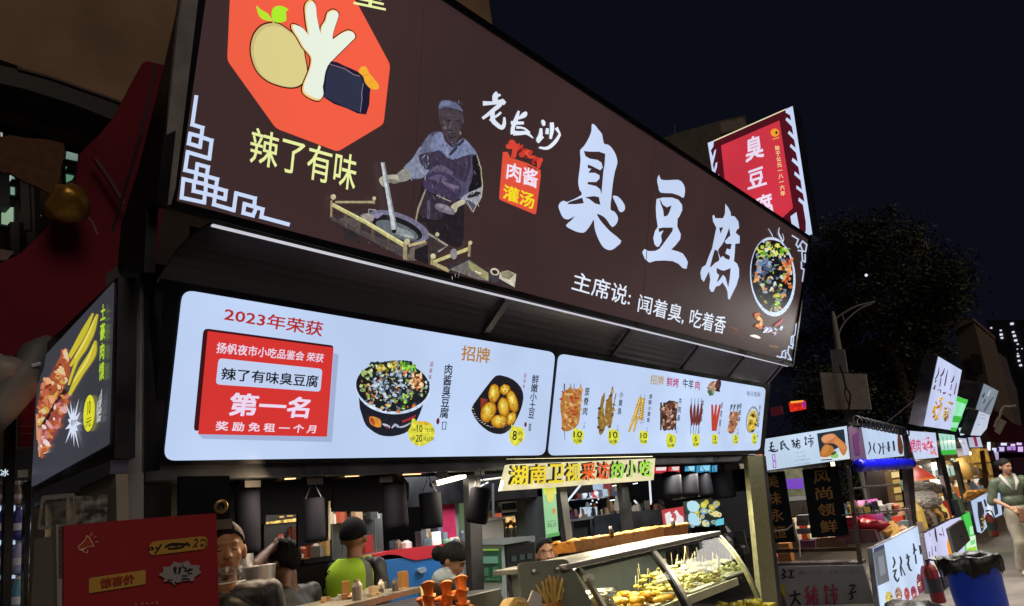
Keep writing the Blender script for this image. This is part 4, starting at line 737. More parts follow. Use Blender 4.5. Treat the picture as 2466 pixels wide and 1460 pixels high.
# ================================================================== RED BOARD in front
BP = PY(2.3); c = C(130, 1220, 6.0825)
t = thing('red_board', BP.at(330, 1480), 'red notice board with a megaphone drawing and gold plates, front left of the stall', 'notice board')
b = MB(); b.prism(BP, [(153, 1266), (200, 1262), (300, 1253), (420, 1243), (521, 1236), (528, 1480), (153, 1480)], .03, '#8c1420'); b.build('board_panel', PAPER, t)
b = MB(); b.prism(BP, [(136, 1262), (151, 1266), (151, 1480), (140, 1480)], .03, '#8c8a86', off=-.004)
for i in range(9): b.flat(BP, [(141, 1268 + i * 14), (149, 1268 + i * 14), (149, 1279 + i * 14), (141, 1279 + i * 14)], '#3c3834', off=.001, holes=[[(143, 1271 + i * 14), (147, 1271 + i * 14), (147, 1276 + i * 14), (143, 1276 + i * 14)]])
b.build('side_strip', PAPER, t)
b = MB(); b.lay = 2
b.flat(BP, smooth(c((475, 425), (500, 435), (545, 500), (585, 585), (560, 585), (460, 610), (490, 640), (490, 680), (450, 680), (410, 650), (370, 640), (345, 600), (360, 570), (420, 520), (455, 470)), 2), '#e0b898'); b.flat(BP, smooth(c((480, 440), (500, 455), (535, 510), (570, 575), (540, 578), (430, 610), (375, 625), (355, 600), (370, 575), (430, 525), (462, 470)), 2), '#98381c'); b.flat(BP, smooth(c((425, 625), (465, 622), (484, 650), (472, 674), (440, 662)), 2), '#7c1c10')
for q in (((525, 445, 14), (550, 385, 26)), ((572, 470, 10), (608, 440, 22)), ((590, 528, 26), (645, 522, 24))): b.flat(BP, ribbon(c(*q)), '#d8a888'); b.flat(BP, ribbon(c(*[(a[0], a[1], a[2] * .5) for a in q])), '#8c3420')
b.flat(BP, rrect(c((1390, 520), (2230, 430), (2240, 620), (1370, 725)), .45, 5), '#b08838'); b.flat(BP, rrect(c((500, 1050), (1330, 930), (1330, 1140), (497, 1275)), .12, 3), '#b48c3c')
for s_ in ([(1375, 640, 40), (1420, 600, 30), (1400, 640, 26), (1450, 620, 24)], [(1470, 600, 26), (1510, 620, 26), (1560, 555, 20)], [(1560, 555, 20), (1500, 650, 24), (1460, 700, 20)], [(1610, 600, 30), (1700, 560, 44), (1850, 555, 40), (1930, 560, 30)], [(1650, 620, 22), (1780, 615, 30), (1880, 590, 24), (1900, 550, 20)], [(1730, 540, 20), (1780, 590, 24)], [(1920, 530, 30), (1970, 580, 34)], [(2030, 500, 16), (2070, 475, 16), (2085, 520, 14), (2050, 560, 16), (2015, 610, 12)], [(2050, 560, 14), (2080, 600, 14)], [(2120, 510, 10), (2170, 480, 12), (2215, 530, 10), (2190, 600, 16)], [(2120, 560, 12), (2170, 560, 14), (2130, 590, 16)]): b.flat(BP, brush(c(*s_), 2), '#1c1208')
b.text(BP, '惊喜价', c((655, 1058), (1165, 990), (1150, 1130), (650, 1205)), '#8c2c18', bold=.09)
st = []
for i, (r1, a) in enumerate(((1, 180), (.62, 200), (.95, 222), (.6, 240), (.98, 255), (.6, 280), (.9, 300), (.6, 322), (.98, 342), (.6, 0), (.95, 2), (.62, 22), (.85, 42), (.55, 66), (.8, 100), (.58, 115), (.9, 145), (.62, 160))):
    st.append((1825 + 315 * r1 * math.cos(math.radians(a)) * 1.02, 985 + 185 * r1 * math.sin(math.radians(a))))
b.flat(BP, c((1505, 1000), (1580, 960), (1575, 890), (1680, 880), (1735, 812), (1840, 832), (1940, 795), (1980, 860), (2115, 865), (2098, 925), (2140, 972), (2040, 1030), (2015, 1095), (1880, 1090), (1830, 1110), (1765, 1120), (1750, 1162), (1700, 1110), (1640, 1095), (1585, 1112), (1595, 1055)), '#8c888e')
for s_ in ([(1760, 890, 50), (1745, 930, 50), (1760, 990, 30)], [(1820, 890, 40), (1815, 960, 34), (1790, 1000, 16)], [(1862, 850, 14), (1862, 900, 18)], [(1870, 900, 20), (1910, 910, 24), (1890, 960, 30)], [(1920, 960, 26), (1960, 930, 40), (2005, 925, 16)], [(1930, 990, 26), (2000, 980, 14)], [(1840, 1020, 16), (1925, 1020, 18)], [(1840, 1070, 24), (1900, 1060, 20), (1960, 1075, 24)], [(1740, 1100, 16), (1760, 1140, 18)], [(1630, 1078, 14), (1700, 1080, 16)]): b.flat(BP, brush(c(*s_), 2), '#16141a')
for x in (1170, 1265, 1330, 1405, 1470): b.flat(BP, c((x - 14, 1425 - (x - 1170) * .07), (x + 14, 1420 - (x - 1170) * .07), (x + 10, 1440 - (x - 1170) * .07), (x - 10, 1445 - (x - 1170) * .07)), '#c89498', holes=[c((x - 6, 1428 - (x - 1170) * .07), (x + 6, 1426 - (x - 1170) * .07), (x, 1438 - (x - 1170) * .07))])
b.build('print', PAPER, t)
# ================================================================== GLASS DISPLAY CASE
cA = PZ(1.35).at(1392, 1370); cB = PZ(1.35).at(1735, 1290)
cd_ = (cB - cA).normalized(); cn = Vector((cd_.y, -cd_.x, 0))            # along the case, outward
Ln = (cB - cA).length
EP = Plane(cB, -cd_)
prof = [(p - cB).dot(cn) for p in (EP.at(1770, 1330), EP.at(1805, 1385), EP.at(1830, 1440))]
pz = [EP.at(1770, 1330).z, EP.at(1805, 1385).z, EP.at(1830, 1440).z]
def cp(a, o, z): return cA + cd_ * a + cn * o + Vector((0, 0, z - 1.35))
case = thing('display_case', cp(Ln / 2, -.2, 0), 'curved glass display case with steel top standing on the right of the counter', 'display case')
PR = smooth([(0, 1.35), (prof[0], pz[0]), (prof[1], pz[1]), (prof[2], pz[2])], 4, False)
b = MB()
for (o1, z1), (o2, z2) in zip(PR, PR[1:]):
    for (a0, a1) in ((.02, Ln * .42), (Ln * .44, Ln - .02)):
        b.mesh([cp(a0, o1, z1), cp(a1, o1, z1), cp(a1, o2, z2), cp(a0, o2, z2)], [(0, 1, 2, 3)], '#ffffff')
b.build('curved_glass', GLASS, case, True)
b = MB()
def mull(a, w, col, lift=.004):
    for (o1, z1), (o2, z2) in zip(PR, PR[1:]):
        q = [cp(a, o1 + lift, z1), cp(a + w, o1 + lift, z1), cp(a + w, o2 + lift, z2), cp(a, o2 + lift, z2)]; k = [p - cn * .03 for p in q]
        b.mesh(q + k, [(0, 1, 2, 3), (7, 6, 5, 4), (0, 3, 7, 4), (1, 5, 6, 2)], col)
mull(Ln * .42, .025, '#1c1c1c'); mull(Ln * .42 + .025, .05, '#c8c0a0', .006); mull(Ln - .03, .04, '#c0bc90', .006); mull(0, .03, '#b0ac90', .006); b.build('mullion', STEEL, case)
b = MB()
for (o1, z1), (o2, z2) in zip(PR, PR[1:]): b.mesh([cp(Ln, o1, z1), cp(Ln, o2, z2), cp(Ln, -.45, z2), cp(Ln, -.45, z1)], [(0, 1, 2, 3)], '#ffffff')
b.build('end_glass', GLASS, case)
def obox(b, a0, a1, o0, o1, z0, z1, col):
    V = [cp(a0, o0, z0), cp(a1, o0, z0), cp(a1, o1, z0), cp(a0, o1, z0), cp(a0, o0, z1), cp(a1, o0, z1), cp(a1, o1, z1), cp(a0, o1, z1)]
    b.mesh(V, [(0, 1, 2, 3), (7, 6, 5, 4), (0, 4, 5, 1), (1, 5, 6, 2), (2, 6, 7, 3), (3, 7, 4, 0)], col)
b = MB(); obox(b, -.1, Ln + .02, -.50, .0, 1.355, 1.385, '#d8d4c8'); b.build('steel_top', STEEL, case, bevel=.004)
b = MB(); obox(b, .0, Ln, -.012, .006, 1.335, 1.354, '#141414'); b.build('seal_strip', PLASTIC, case)
zb = pz[2] - .12
b = MB(); obox(b, 0, Ln, -.5, prof[2] + .02, .0, zb, '#a8a8a4'); b.build('base_cabinet', STEEL, case, bevel=.006)
b = MB(); obox(b, 0.02, Ln - .02, -.5, -.47, zb, 1.35, '#3c4246'); b.build('back_panel', MATTE, case)
b = MB(); obox(b, .03, Ln - .04, -.46, prof[0] * .8, 1.02, 1.035, '#b8b090'); b.build('shelf', STEEL, case)
b = MB(); obox(b, .03, Ln - .04, prof[0] * .8, prof[0] * .8 + .012, 1.0, 1.05, '#e0d8b8'); b.build('shelf_edge', PLASTIC, case)
b = MB(); b.tube([cp(.1, -.10, 1.345), cp(Ln - .1, -.10, 1.345)], .008, '#fff0c0', 8); b.build('added_tube', BW, case); cl = area('case_fill', tuple(cp(Ln * .5, -.12, 1.335)), tuple(cp(Ln * .5, -.12, .6)), Ln - .2, 14, (1, .93, .66), .04); zz = Vector((0, 0, 1)); cl.rotation_euler = Matrix((cd_, zz.cross(cd_), zz)).transposed().to_euler()  # tube and area light added to brighten the inside of the case
rr = random.Random(31)
LP = Plane(cp(-.04, 0, 1.3), cn * .75 - cd_ * .65)
t = thing('case_lid', LP.at(1320, 1440), 'grey green end lid with two knobs leaning on the left end of the glass case', 'lid')
b = MB(); b.prism(LP, rrect([(1247, 1357), (1366, 1346), (1424, 1448), (1420, 1480), (1262, 1480)], .1, 3), .03, '#6c746c'); b.build('lid_panel', PLASTIC, t, bevel=.004)
for x, y in ((1286, 1376), (1342, 1370)):
    b = MB(); b.blob(LP.at(x, y, .015), .013, '#c8ccc8', 1, .1, 10, 8); b.build('knob', STEEL, t, True)
def fpile(nm, a0, a1, o0, o1, z, n, r, pal, lab, cat, el=1.0, hgt=.10, stick=False, tray=None):
    t = thing(nm, cp((a0 + a1) / 2, (o0 + o1) / 2, z), lab, cat)
    if tray:
        b = MB(); obox(b, a0 - .02, a1 + .02, o0 - .02, o1 + .02, z, z + .012, tray); b.build('tray', PLASTIC, t)
    b = MB()
    for i in range(n):
        u, v = rr.random(), rr.random(); h = hgt * (1 - (2 * u - 1) ** 2) * rr.random()
        p = cp(a0 + (a1 - a0) * u, o0 + (o1 - o0) * v, z + .02 + h); M = Matrix.Rotation(rr.uniform(0, 6.3), 3, 'Z') @ Matrix.Rotation(rr.uniform(-.6, .6), 3, 'X')
        b.blob(p, (r * el, r, r * .8), rr.choice(pal), i, .35, 6, 5, M)
        if stick and i % 5 == 0: b.tube([p, p + Vector((rr.uniform(-.05, .05), -.02, .12))], .0025, '#d8c890', 4)
    o = b.build('food_pieces', FOOD, t, True); o['kind'] = 'stuff'; return t
fpile('corn_pile', .35, 1.0, -.3, .0, 1.04, 60, .026, ['#d8a020', '#e0b030', '#c88c1c'], 'pile of yellow corn pieces on the case shelf, left pane', 'corn', 2.2, .07, tray='#e0d8b8')
fpile('noodle_pile', 1.35, 1.9, -.35, .0, 1.04, 120, .014, ['#d8d084', '#e4dc98', '#c8c06c'], 'heap of pale yellow noodles on the shelf right of the mullion', 'noodles', 3.0, .16, True, tray='#e8e4d0')
fpile('noodle_pile', .95, 1.3, -.3, -.0, 1.04, 70, .014, ['#e0cc60', '#e8d878', '#d0b848'], 'heap of yellow noodles behind the dark mullion', 'noodles', 2.8, .16, True)
fpile('squid_pile', 2.0, 2.5, -.35, -.05, 1.04, 60, .018, ['#d8dc98', '#c8cc80', '#e4e4b0'], 'pile of pale green food at the right end of the shelf', 'food', 2.6, .1, True, tray='#e8e4d0')
fpile('salad_tray', 1.5, 2.5, -.2, .12, zb + .01, 70, .03, ['#e0d020', '#f0e020', '#c8b818'], 'bright yellow food tray low in the right pane', 'food tray', 1.6, .05, tray='#e8d820')
fpile('meat_tray', .2, 1.0, -.2, .1, zb + .01, 60, .025, ['#8c8478', '#6c6c64', '#a89c88', '#5c6454'], 'grey green food tray low in the left pane', 'food tray', 1.6, .06, tray='#b0a890')
t = thing('price_card', cp(.15, prof[0], 1.25), 'small blank cream card stuck on the left case glass', 'card')
b = MB(); gp = Plane(cp(.2, prof[0] * .5 + .015, 1.25), cn + Vector((0, 0, .3))); b.prism(gp, [(1402, 1387), (1428, 1381), (1434, 1394), (1408, 1401)], .002, '#d8d4b8'); b.build('card', PAPER, t)
# wooden snack boxes on the case
WP = PY(3.02)
for i, (q, dp, lab) in enumerate((([(1381, 1304), (1524, 1283), (1527, 1312), (1388, 1331)], .2, 'long golden baked tray on the case top, nearest the left end'), ([(1520, 1284), (1598, 1268), (1602, 1296), (1527, 1311)], .2, 'golden brown box in the middle of the row on the case top'), ([(1598, 1270), (1657, 1262), (1658, 1283), (1625, 1296), (1602, 1294)], .16, 'rusty brown box at the right end of the row on the case top'))):
    t = thing('snack_box', WP.at(*q[3]), lab, 'snack box', 'boxes of fried snack on the case top')
    col = ['#b87830', '#b06c30', '#94542c'][i]
    b = MB(); b.prism(WP, q, dp, col); b.build('box_body', FOOD, t, bevel=.006)
    b = MB()
    for k in range(26):
        u = rr.random(); p = WP.at(q[0][0] + (q[1][0] - q[0][0]) * u, q[0][1] + (q[1][1] - q[0][1]) * u) + Vector((0, rr.uniform(.01, dp - .02), 0)); b.blob(p, (.035, .03, .014), rr.choice(['#c89030', '#d8a038', '#b87c28', '#e0b850']), k, .5, 6, 4)
    b.build('fried_pieces', FOOD, t, True)
for x, y, l in ((1474, 1285, 'small bottle standing on the long golden tray'), (1623, 1262, 'small bottle standing on the rusty brown box')):
    t = thing('seasoning_bottle', WP.at(x, y + 6), l, 'bottle'); pp = WP.at(x, y + 10)
    b = MB(); b.lathe(pp, [(.0, 0), (.018, .002), (.018, .045), (.010, .06)], '#3c3020', 12); b.build('body', PLASTIC, t, True)
    b = MB(); b.lathe(pp, [(.012, .06), (.012, .078), (0, .08)], '#e8e4dc', 12); b.build('cap', PLASTIC, t, True)
# sticks, bags, orange stacks at the very front
VP = PY(2.42)
t = thing('stick_bundle', VP.at(1335, 1470), 'bundle of pale bamboo sticks standing in a brown cup before the lid', 'sticks')
b = MB(); b.lathe(VP.at(1332, 1480) - Vector((0, 0, .06)), [(.0, 0), (.05, 0), (.056, .12), (.05, .12)], '#8c5c2c', 20); b.build('cup', PLASTIC, t, True)
b0 = VP.at(1332, 1480)
for i in range(30):
    x = 1302 + 2.2 * i + rr.uniform(-3, 3); y = 1385 + abs(x - 1345) * .55 + rr.uniform(-8, 14); top = VP.at(x, y) + Vector((0, rr.uniform(-.02, .03), 0))
    b = MB(); q = b0 + Vector((rr.uniform(-.03, .03), rr.uniform(-.02, .02), 0)); u = Vector((.006, 0, 0)); v = Vector((0, .0015, 0)); b.mesh([q - u - v, q + u - v, q + u + v, q - u + v, top - u - v, top + u - v, top + u + v, top - u + v], [(0, 1, 5, 4), (1, 2, 6, 5), (2, 3, 7, 6), (3, 0, 4, 7), (4, 5, 6, 7)], rr.choice(['#d8b868', '#c8a050', '#e0c880'])); b.build('stick', PAPER, t)
def bag(pl, pts, depth, col, lab, mat=BAG, puff=.05):
    t = thing('plastic_bag', pl.at(*pts[0]), lab, 'bag'); b = MB(); cx_ = sum(p[0] for p in pts) / len(pts); cy_ = sum(p[1] for p in pts) / len(pts)
    if len(pts) < 24: pts = smooth(pts, 3)
    rings = []; n = len(pts); V = []; F = []; K = 9
    for k in range(K + 1):
        s_ = 1 - (k / K) ** 2 * .98
        for i, p in enumerate(pts): V.append(pl.at(cx_ + (p[0] - cx_) * (1 - k / K * .98), cy_ + (p[1] - cy_) * (1 - k / K * .98), puff * (math.sin(k / K * math.pi / 2) + .45 * noise.noise(Vector((i * .55, k * .8, 2))) + .3 * abs(noise.noise(Vector((i * 1.3, k * 1.7, 5)))))))
    for k in range(K):
        for i in range(n): F.append((k * n + i, k * n + (i + 1) % n, (k + 1) * n + (i + 1) % n, (k + 1) * n + i))
    b.mesh(V, F, col); m0 = len(V); b.mesh([v - pl.n * .06 for v in V[:n]] + V[:n], [(i, (i + 1) % n, n + (i + 1) % n, n + i) for i in range(n)], col); b.build('bag_body', mat, t, True)
BP2 = PY(2.45)
bag(BP2, smooth([(1340, 1462), (1360, 1448), (1405, 1430), (1440, 1420), (1478, 1416), (1484, 1432), (1460, 1448), (1470, 1480), (1345, 1480)], 2), .08, '#d8d0b8', 'long white food bag lying at the left foot of the glass case')
bag(PY(2.38), smooth([(1410, 1462), (1420, 1442), (1450, 1430), (1475, 1440), (1480, 1480), (1412, 1480)], 2), .08, '#d0c08c', 'rounded cream bag in front of the long white bag')
bag(PY(2.36), smooth([(1224, 1462), (1240, 1440), (1268, 1445), (1275, 1480), (1226, 1480)], 2), .08, '#c8a860', 'small folded kraft bag left of the stick bundle', PAPER, .02)
t = thing('napkin', PY(2.4).at(1290, 1475), 'folded white napkin beside the stick bundle', 'napkin'); b = MB(); b.prism(PY(2.4), [(1262, 1475), (1284, 1422), (1304, 1432), (1306, 1475)], .01, '#d8d4cc'); b.build('sheet', PAPER, t)
def stack(x, ytop, n, lab):
    t = thing('snack_stack', PY(2.5).at(x, 1475), lab, 'snack', 'orange snack stacks at the counter front')
    for k in range(n):
        y = ytop + k * 32; o = PY(2.5).at(x + k * 1.5, y + 38); cols = ['#e8883c', '#dc7028', '#ee9850', '#f4b070']
        b = MB(); b.lathe(o, [(.018, -.02), (.020, .01), (.023, .035), (.031, .052), (.034, .056), (.028, .054), (.015, .05), (.001, .048)], ['#d46420', '#dc7028', '#e07c30', '#e88c3c', '#f0a860', '#f4b878', '#f0a860', '#f0a860'], 16)
        for j, v in enumerate(b.v):
            q = Vector(v) - o; kk = 1 + .12 * math.sin(math.atan2(q.y, q.x) * 3 + k * 2); b.v[j] = (o.x + q.x * kk, o.y + q.y * kk, v[2] + .006 * math.sin(math.atan2(q.y, q.x) * 2 + k))
        b.build('piece', FOOD, t, True)
        if k: 
            b = MB(); o2 = PY(2.5).at(x + 20 - 40 * (k % 2), y + 22); b.lathe(o2, [(.006, -.02), (.010, .0), (.018, .018), (.012, .02), (0, .018)], cols[k % 4], 10, Vector((.4 - .8 * (k % 2), 0, 1))); b.build('side_piece', FOOD, t, True)
stack(1033, 1397, 3, 'left stack of orange flared snack pieces by the counter')
stack(1078, 1395, 3, 'middle stack of orange flared snack pieces by the counter')
stack(1113, 1381, 4, 'right and tallest stack of orange flared snack pieces, against the post')
t = thing('brown_bucket', PY(2.75).at(1075, 1470), 'dark brown bucket behind the orange snack stacks', 'bucket'); b = MB(); oo = PY(2.75).at(1076, 1475); b.lathe(oo, [(0, 0), (.055, 0), (.062, .14), (.056, .15), (.02, .152), (0, .152)], '#2c1a10', 22); b.build('body', PLASTIC, t, True)
area('snack_fill', tuple(PY(2.5).at(1070, 1330) + Vector((0, -.1, .12))), tuple(PY(2.5).at(1070, 1440)), .12, 2.2, (1, .78, .48))  # area light without a fixture, aimed at the orange stacks
# ================================================================== THINGS INSIDE AND BEHIND THE STALL
def slab(nm, lab, cat, pl, pts, depth, col, mat=MATTE, part='body', bevel=0, grp=None):
    t = thing(nm, pl.at(sum(p[0] for p in pts) / len(pts), max(p[1] for p in pts)), lab, cat, grp)
    b = MB(); b.prism(pl, pts, depth, col); b.build(part, mat, t, bevel=bevel); return t
def part(t, nm, mat, pl, pts, col, depth=.01, off=.008, **k):
    b = MB()
    b.prism(pl, pts, depth, col, off=off); return b.build(nm, mat, t, **k)
P5 = PY(5.0)
t = slab('chest_freezer', 'blue chest freezer with a red lid behind the counter', 'freezer', P5, [(905, 1352), (1000, 1340), (1135, 1325), (1140, 1480), (915, 1480)], .6, '#1c5c98', PLASTIC, bevel=.02)
part(t, 'lid', PLASTIC, P5, smooth([(897, 1336), (950, 1325), (1000, 1318), (1100, 1308), (1134, 1306), (1134, 1330), (1060, 1338), (1000, 1350), (960, 1338), (930, 1336), (903, 1344)], 2), '#b01c28', .62, .01)
part(t, 'side_label', PAPER, P5, [(928, 1398), (940, 1396), (941, 1420), (929, 1420)], '#3c4c60')
part(t, 'lid_handle', PLASTIC, P5, smooth([(1002, 1372), (1018, 1366), (1022, 1376), (1008, 1382)], 2), '#7c8c9c', .03, .03)
t = slab('standing_banner', 'narrow dark red standing banner behind the canisters', 'banner', PY(5.3), [(1058, 1165), (1092, 1160), (1100, 1310), (1060, 1315)], .02, '#8c1c3c', FABRIC, 'cloth')
part(t, 'print', PAPER, PY(5.3), [(1076, 1197), (1086, 1197), (1087, 1211), (1077, 1211)], '#c4b8bc', .002, .004)
t = slab('upright_fridge', 'tall upright fridge with a green poster, behind the middle post', 'fridge', PY(5.4), [(1088, 1150), (1140, 1146), (1150, 1312), (1100, 1315)], .5, '#70746c', PLASTIC)
part(t, 'poster', lit('dim_poster', .35), PY(5.4), [(1103, 1166), (1136, 1162), (1142, 1300), (1106, 1303)], '#809c68', .002); part(t, 'poster_mark', lit('dim_poster_mark', .6), PY(5.4), [(1104, 1172), (1118, 1175), (1136, 1205), (1134, 1215), (1108, 1192)], '#a8c870', .002, .014)
t = slab('counter_unit', 'cream back counter unit behind the middle post', 'counter', PY(5.6), [(1145, 1258), (1212, 1250), (1214, 1302), (1152, 1305)], .5, '#b8b0a0', MATTE)
b = MB(); b.prism(PY(5.6), [(1144, 1252), (1214, 1243), (1214, 1250), (1144, 1259)], .52, '#d8d4cc', off=.02); b.build('worktop', MATTE, t)
t = slab('till_screen', 'small dark till screen on the back counter', 'screen', PY(5.7), [(1204, 1210), (1244, 1206), (1246, 1232), (1206, 1235)], .04, '#c8c4b8', PLASTIC, 'case'); part(t, 'display', PLASTIC, PY(5.7), [(1207, 1213), (1241, 1210), (1243, 1226), (1209, 1229)], '#181c1c', .004)
slab('red_awning', 'small red awning cloth behind the till screen', 'awning', PY(6.2), [(1192, 1182), (1262, 1176), (1264, 1200), (1236, 1198), (1216, 1204), (1196, 1203)], .03, '#8c2c28', FABRIC, 'cloth')
t = slab('snack_cabinet', 'lit cabinet of yellow snacks left of the grey pillar', 'cabinet', PY(6.0), [(1213, 1243), (1280, 1234), (1284, 1300), (1218, 1303)], .4, '#948c7c', MATTE, 'frame')
part(t, 'lit_panel', lit('cabinet_light', 1.1, True, .5, 9), PY(6.0), [(1217, 1246), (1276, 1240), (1278, 1266), (1218, 1272)], '#e0b470', .004)
rr = random.Random(77)
for k in range(7):
    x = 1222 + k * 8; b = MB(); b.blob(PY(5.95).at(x, 1264 - (k % 2) * 5), (.03, .03, .03), ['#b87830', '#d89840', '#8c5c28'][k % 3], k); b.build('snack', FOOD, t, True)
for k in range(4):
    b = MB(); b.lathe(PY(5.95).at(1226 + k * 15, 1298), [(0, 0), (.03, 0), (.03, .09), (.012, .12), (.012, .14), (0, .14)], ['#686860', '#5c6860', '#7c7868', '#404840'][k], 10); b.build('jar', PLASTIC, t, True)
t = slab('island_freezer', 'grey island freezer with a green front poster, under the back counter', 'freezer', PY(4.7), [(1150, 1310), (1215, 1305), (1226, 1480), (1166, 1480)], .5, '#8c9494', PLASTIC, bevel=.02)
part(t, 'poster', PAPER, PY(4.7), [(1154, 1322), (1206, 1320), (1208, 1404), (1158, 1402)], '#1c4c30'); part(t, 'poster_band', PAPER, PY(4.7), [(1158, 1341), (1195, 1340), (1196, 1357), (1159, 1358)], '#5c8c78', .002, .02); part(t, 'poster_title', PAPER, PY(4.7), [(1158, 1323), (1197, 1322), (1197, 1326), (1158, 1327)], '#8cb040', .002, .02)
for q in ((1162, 1368, 1172, 1388), (1182, 1366, 1196, 1390), (1164, 1392, 1198, 1398)): part(t, 'poster_item', PAPER, PY(4.7), [(q[0], q[1]), (q[2], q[1]), (q[2], q[3]), (q[0], q[3])], '#38684c', .002, .02)
part(t, 'vent', PLASTIC, PY(4.7), [(1168, 1438), (1182, 1437), (1184, 1470), (1170, 1470)], '#50565c'); part(t, 'vent', PLASTIC, PY(4.7), [(1194, 1438), (1210, 1437), (1212, 1470), (1196, 1470)], '#50565c')
t = slab('island_freezer', 'dark fronted island freezer right of the green poster one', 'freezer', PY(4.75), [(1216, 1308), (1290, 1298), (1300, 1480), (1228, 1480)], .5, '#64686c', PLASTIC, bevel=.02)
part(t, 'dark_panel', PLASTIC, PY(4.75), [(1217, 1316), (1286, 1306), (1290, 1412), (1224, 1424)], '#1c2424')
for k, (x, y) in enumerate(((1228, 1340), (1248, 1336), (1266, 1334), (1230, 1372), (1262, 1366))): part(t, 'panel_mark', PAPER, PY(4.75), [(x, y), (x + 12, y - 1), (x + 12, y + 12), (x, y + 13)], '#404c4c', .002, .02)
b = MB(); b.prism(PY(4.68), [(1148, 1300), (1205, 1296), (1288, 1290), (1290, 1300), (1215, 1312), (1152, 1312)], .55, '#787c78'); b.build('lid', PLASTIC, t)
t = slab('grey_pillar', 'tall grey green pillar right of the snack cabinet', 'pillar', PY(5.6), [(1262, 1176), (1292, 1172), (1300, 1310), (1280, 1312)], .2, '#6c7468'); part(t, 'sticker', PAPER, PY(5.6), [(1271, 1180), (1287, 1179), (1288, 1212), (1273, 1213)], '#3c6450', .002)
t = slab('dark_pillar', 'dark pillar behind the green hanging strip', 'pillar', PY(5.2), [(1293, 1172), (1320, 1170), (1330, 1320), (1302, 1320)], .2, '#2c3030')
GP = PY(3.4); t = slab('hanging_strip', 'yellow and green hanging paper strip under the strip sign', 'banner', GP, [(1306, 1170), (1337, 1167), (1346, 1290), (1316, 1296)], .004, '#98dca0', lit('strip_paper', .75), 'sheet')
b = MB(); b.lay = 8; b.flat(GP, [(1307, 1171), (1337, 1168), (1339, 1190), (1308, 1192)], '#d0ec50'); b.flat(GP, smooth([(1314, 1172), (1330, 1171), (1332, 1200), (1326, 1210), (1318, 1208), (1315, 1196)], 2), '#e4d830'); b.flat(GP, [(1328, 1226), (1336, 1224), (1337, 1236), (1330, 1238)], '#e08840'); b.text(GP, '新品上市', [(1317, 1260), (1338, 1258), (1339, 1269), (1318, 1271)], '#2c6434', bold=.02); b.flat(GP, [(1316, 1256), (1338, 1254), (1338, 1255), (1316, 1257)], '#2c6434'); b.flat(GP, [(1314, 1288), (1346, 1281), (1346, 1290), (1316, 1296)], '#48a458'); b.build('print', lit('strip_print', .8), t)
# far background seen through the stall
BK = PY(7.5)
t = slab('dark_backdrop', 'dark hoarding closing the far side of the market behind the stall', 'hoarding', BK, [(300, 1150), (1900, 1090), (1900, 1240), (1000, 1330), (300, 1420)], .05, '#1a1c22', BLACKM, 'panel')  # dark sheet put in where only night darkness lies
for i, (q, col, lab) in enumerate((((1405, 1165, 1428, 1185), '#b4c4d8', 'lit white notice with food picture, above the dark grid'), ((1432, 1163, 1452, 1180), '#a8c0e0', 'small lit blue white notice beside the food notice'), ((1454, 1162, 1474, 1178), '#803038', 'small dark red notice right of the blue white one'), ((1398, 1222, 1438, 1244), '#b8ccdc', 'lit pale notebook shaped notice above the far table'))):
    t = slab('notice', lab, 'notice', PY(6.2), [(q[0], q[1]), (q[2], q[1] - 1), (q[2], q[3] - 1), (q[0], q[3])], .01, col, lit('notice_light_%d' % i, .9, False, .3, 20), 'sheet')
for i, (x, y) in enumerate(((1409, 1191), (1436, 1188), (1424, 1196), (1441, 1202), (1427, 1206), (1437, 1210), (1423, 1214))):
    o = MB(); o.blob(PY(6.9).at(x, y), .016 if i > 1 else .04, '#e8f0ff', i, 0, 8, 6); tag(o.build('small_lamp', GLOW), 'tiny white lamp in the dark grid behind the stall' if i > 1 else ('larger white lamp at the left of the dark grid' if i == 0 else 'larger white lamp at the top of the dark grid'), 'lamp', 'tiny white lamps in the dark behind the stall')
t = slab('far_table', 'long pale table top behind the right posts', 'table', PY(6.0), [(1372, 1250), (1480, 1236), (1482, 1242), (1374, 1257)], .5, '#98a4b0', MATTE, 'table_top')
for x in (1378, 1424, 1472): part(t, 'leg', DARKM, PY(6.0), [(x, 1250), (x + 5, 1250), (x + 8, 1320), (x + 3, 1320)], '#50565c', .05, -.02)
slab('side_bench', 'dark bench with blue glints under the far table', 'bench', PY(6.3), [(1360, 1275), (1490, 1262), (1495, 1330), (1370, 1335)], .4, '#20343f', PLASTIC)
for i, x in enumerate((1348, 1378)):
    t = thing('plastic_stool', PY(6.1).at(x, 1245), ['purple plastic chair left of the white brace', 'larger purple plastic chair left of the pale notice'][i], 'chair', 'purple chairs far behind')
    b = MB(); b.prism(PY(6.1), smooth([(x - 4, 1245), (x, 1230), (x + 8, 1226), (x + 14, 1232), (x + 16, 1244)], 2), .05, '#80288c'); b.build('backrest', PLASTIC, t)
    b = MB(); b.prism(PY(6.0), [(x - 4, 1245), (x + 16, 1243), (x + 16, 1249), (x - 4, 1250)], .3, '#702078'); b.build('seat', PLASTIC, t)
t = thing('lit_bar', PY(5.0).at(1352, 1226), 'bright white diagonal strip light crossing behind the posts', 'strip light')  # white brace made to glow by its own material
b = MB(); b.tube([PY(5.0).at(1339, 1208), PY(5.0).at(1353, 1224), PY(5.0).at(1400, 1166)], .012, '#e8f0ff', 6); b.build('tube', GLOW, t)
t = thing('lit_bar', PY(4.6).at(1190, 1170), 'thin white lit frame above the cream back counter', 'strip light')  # white frame pieces given an emissive material
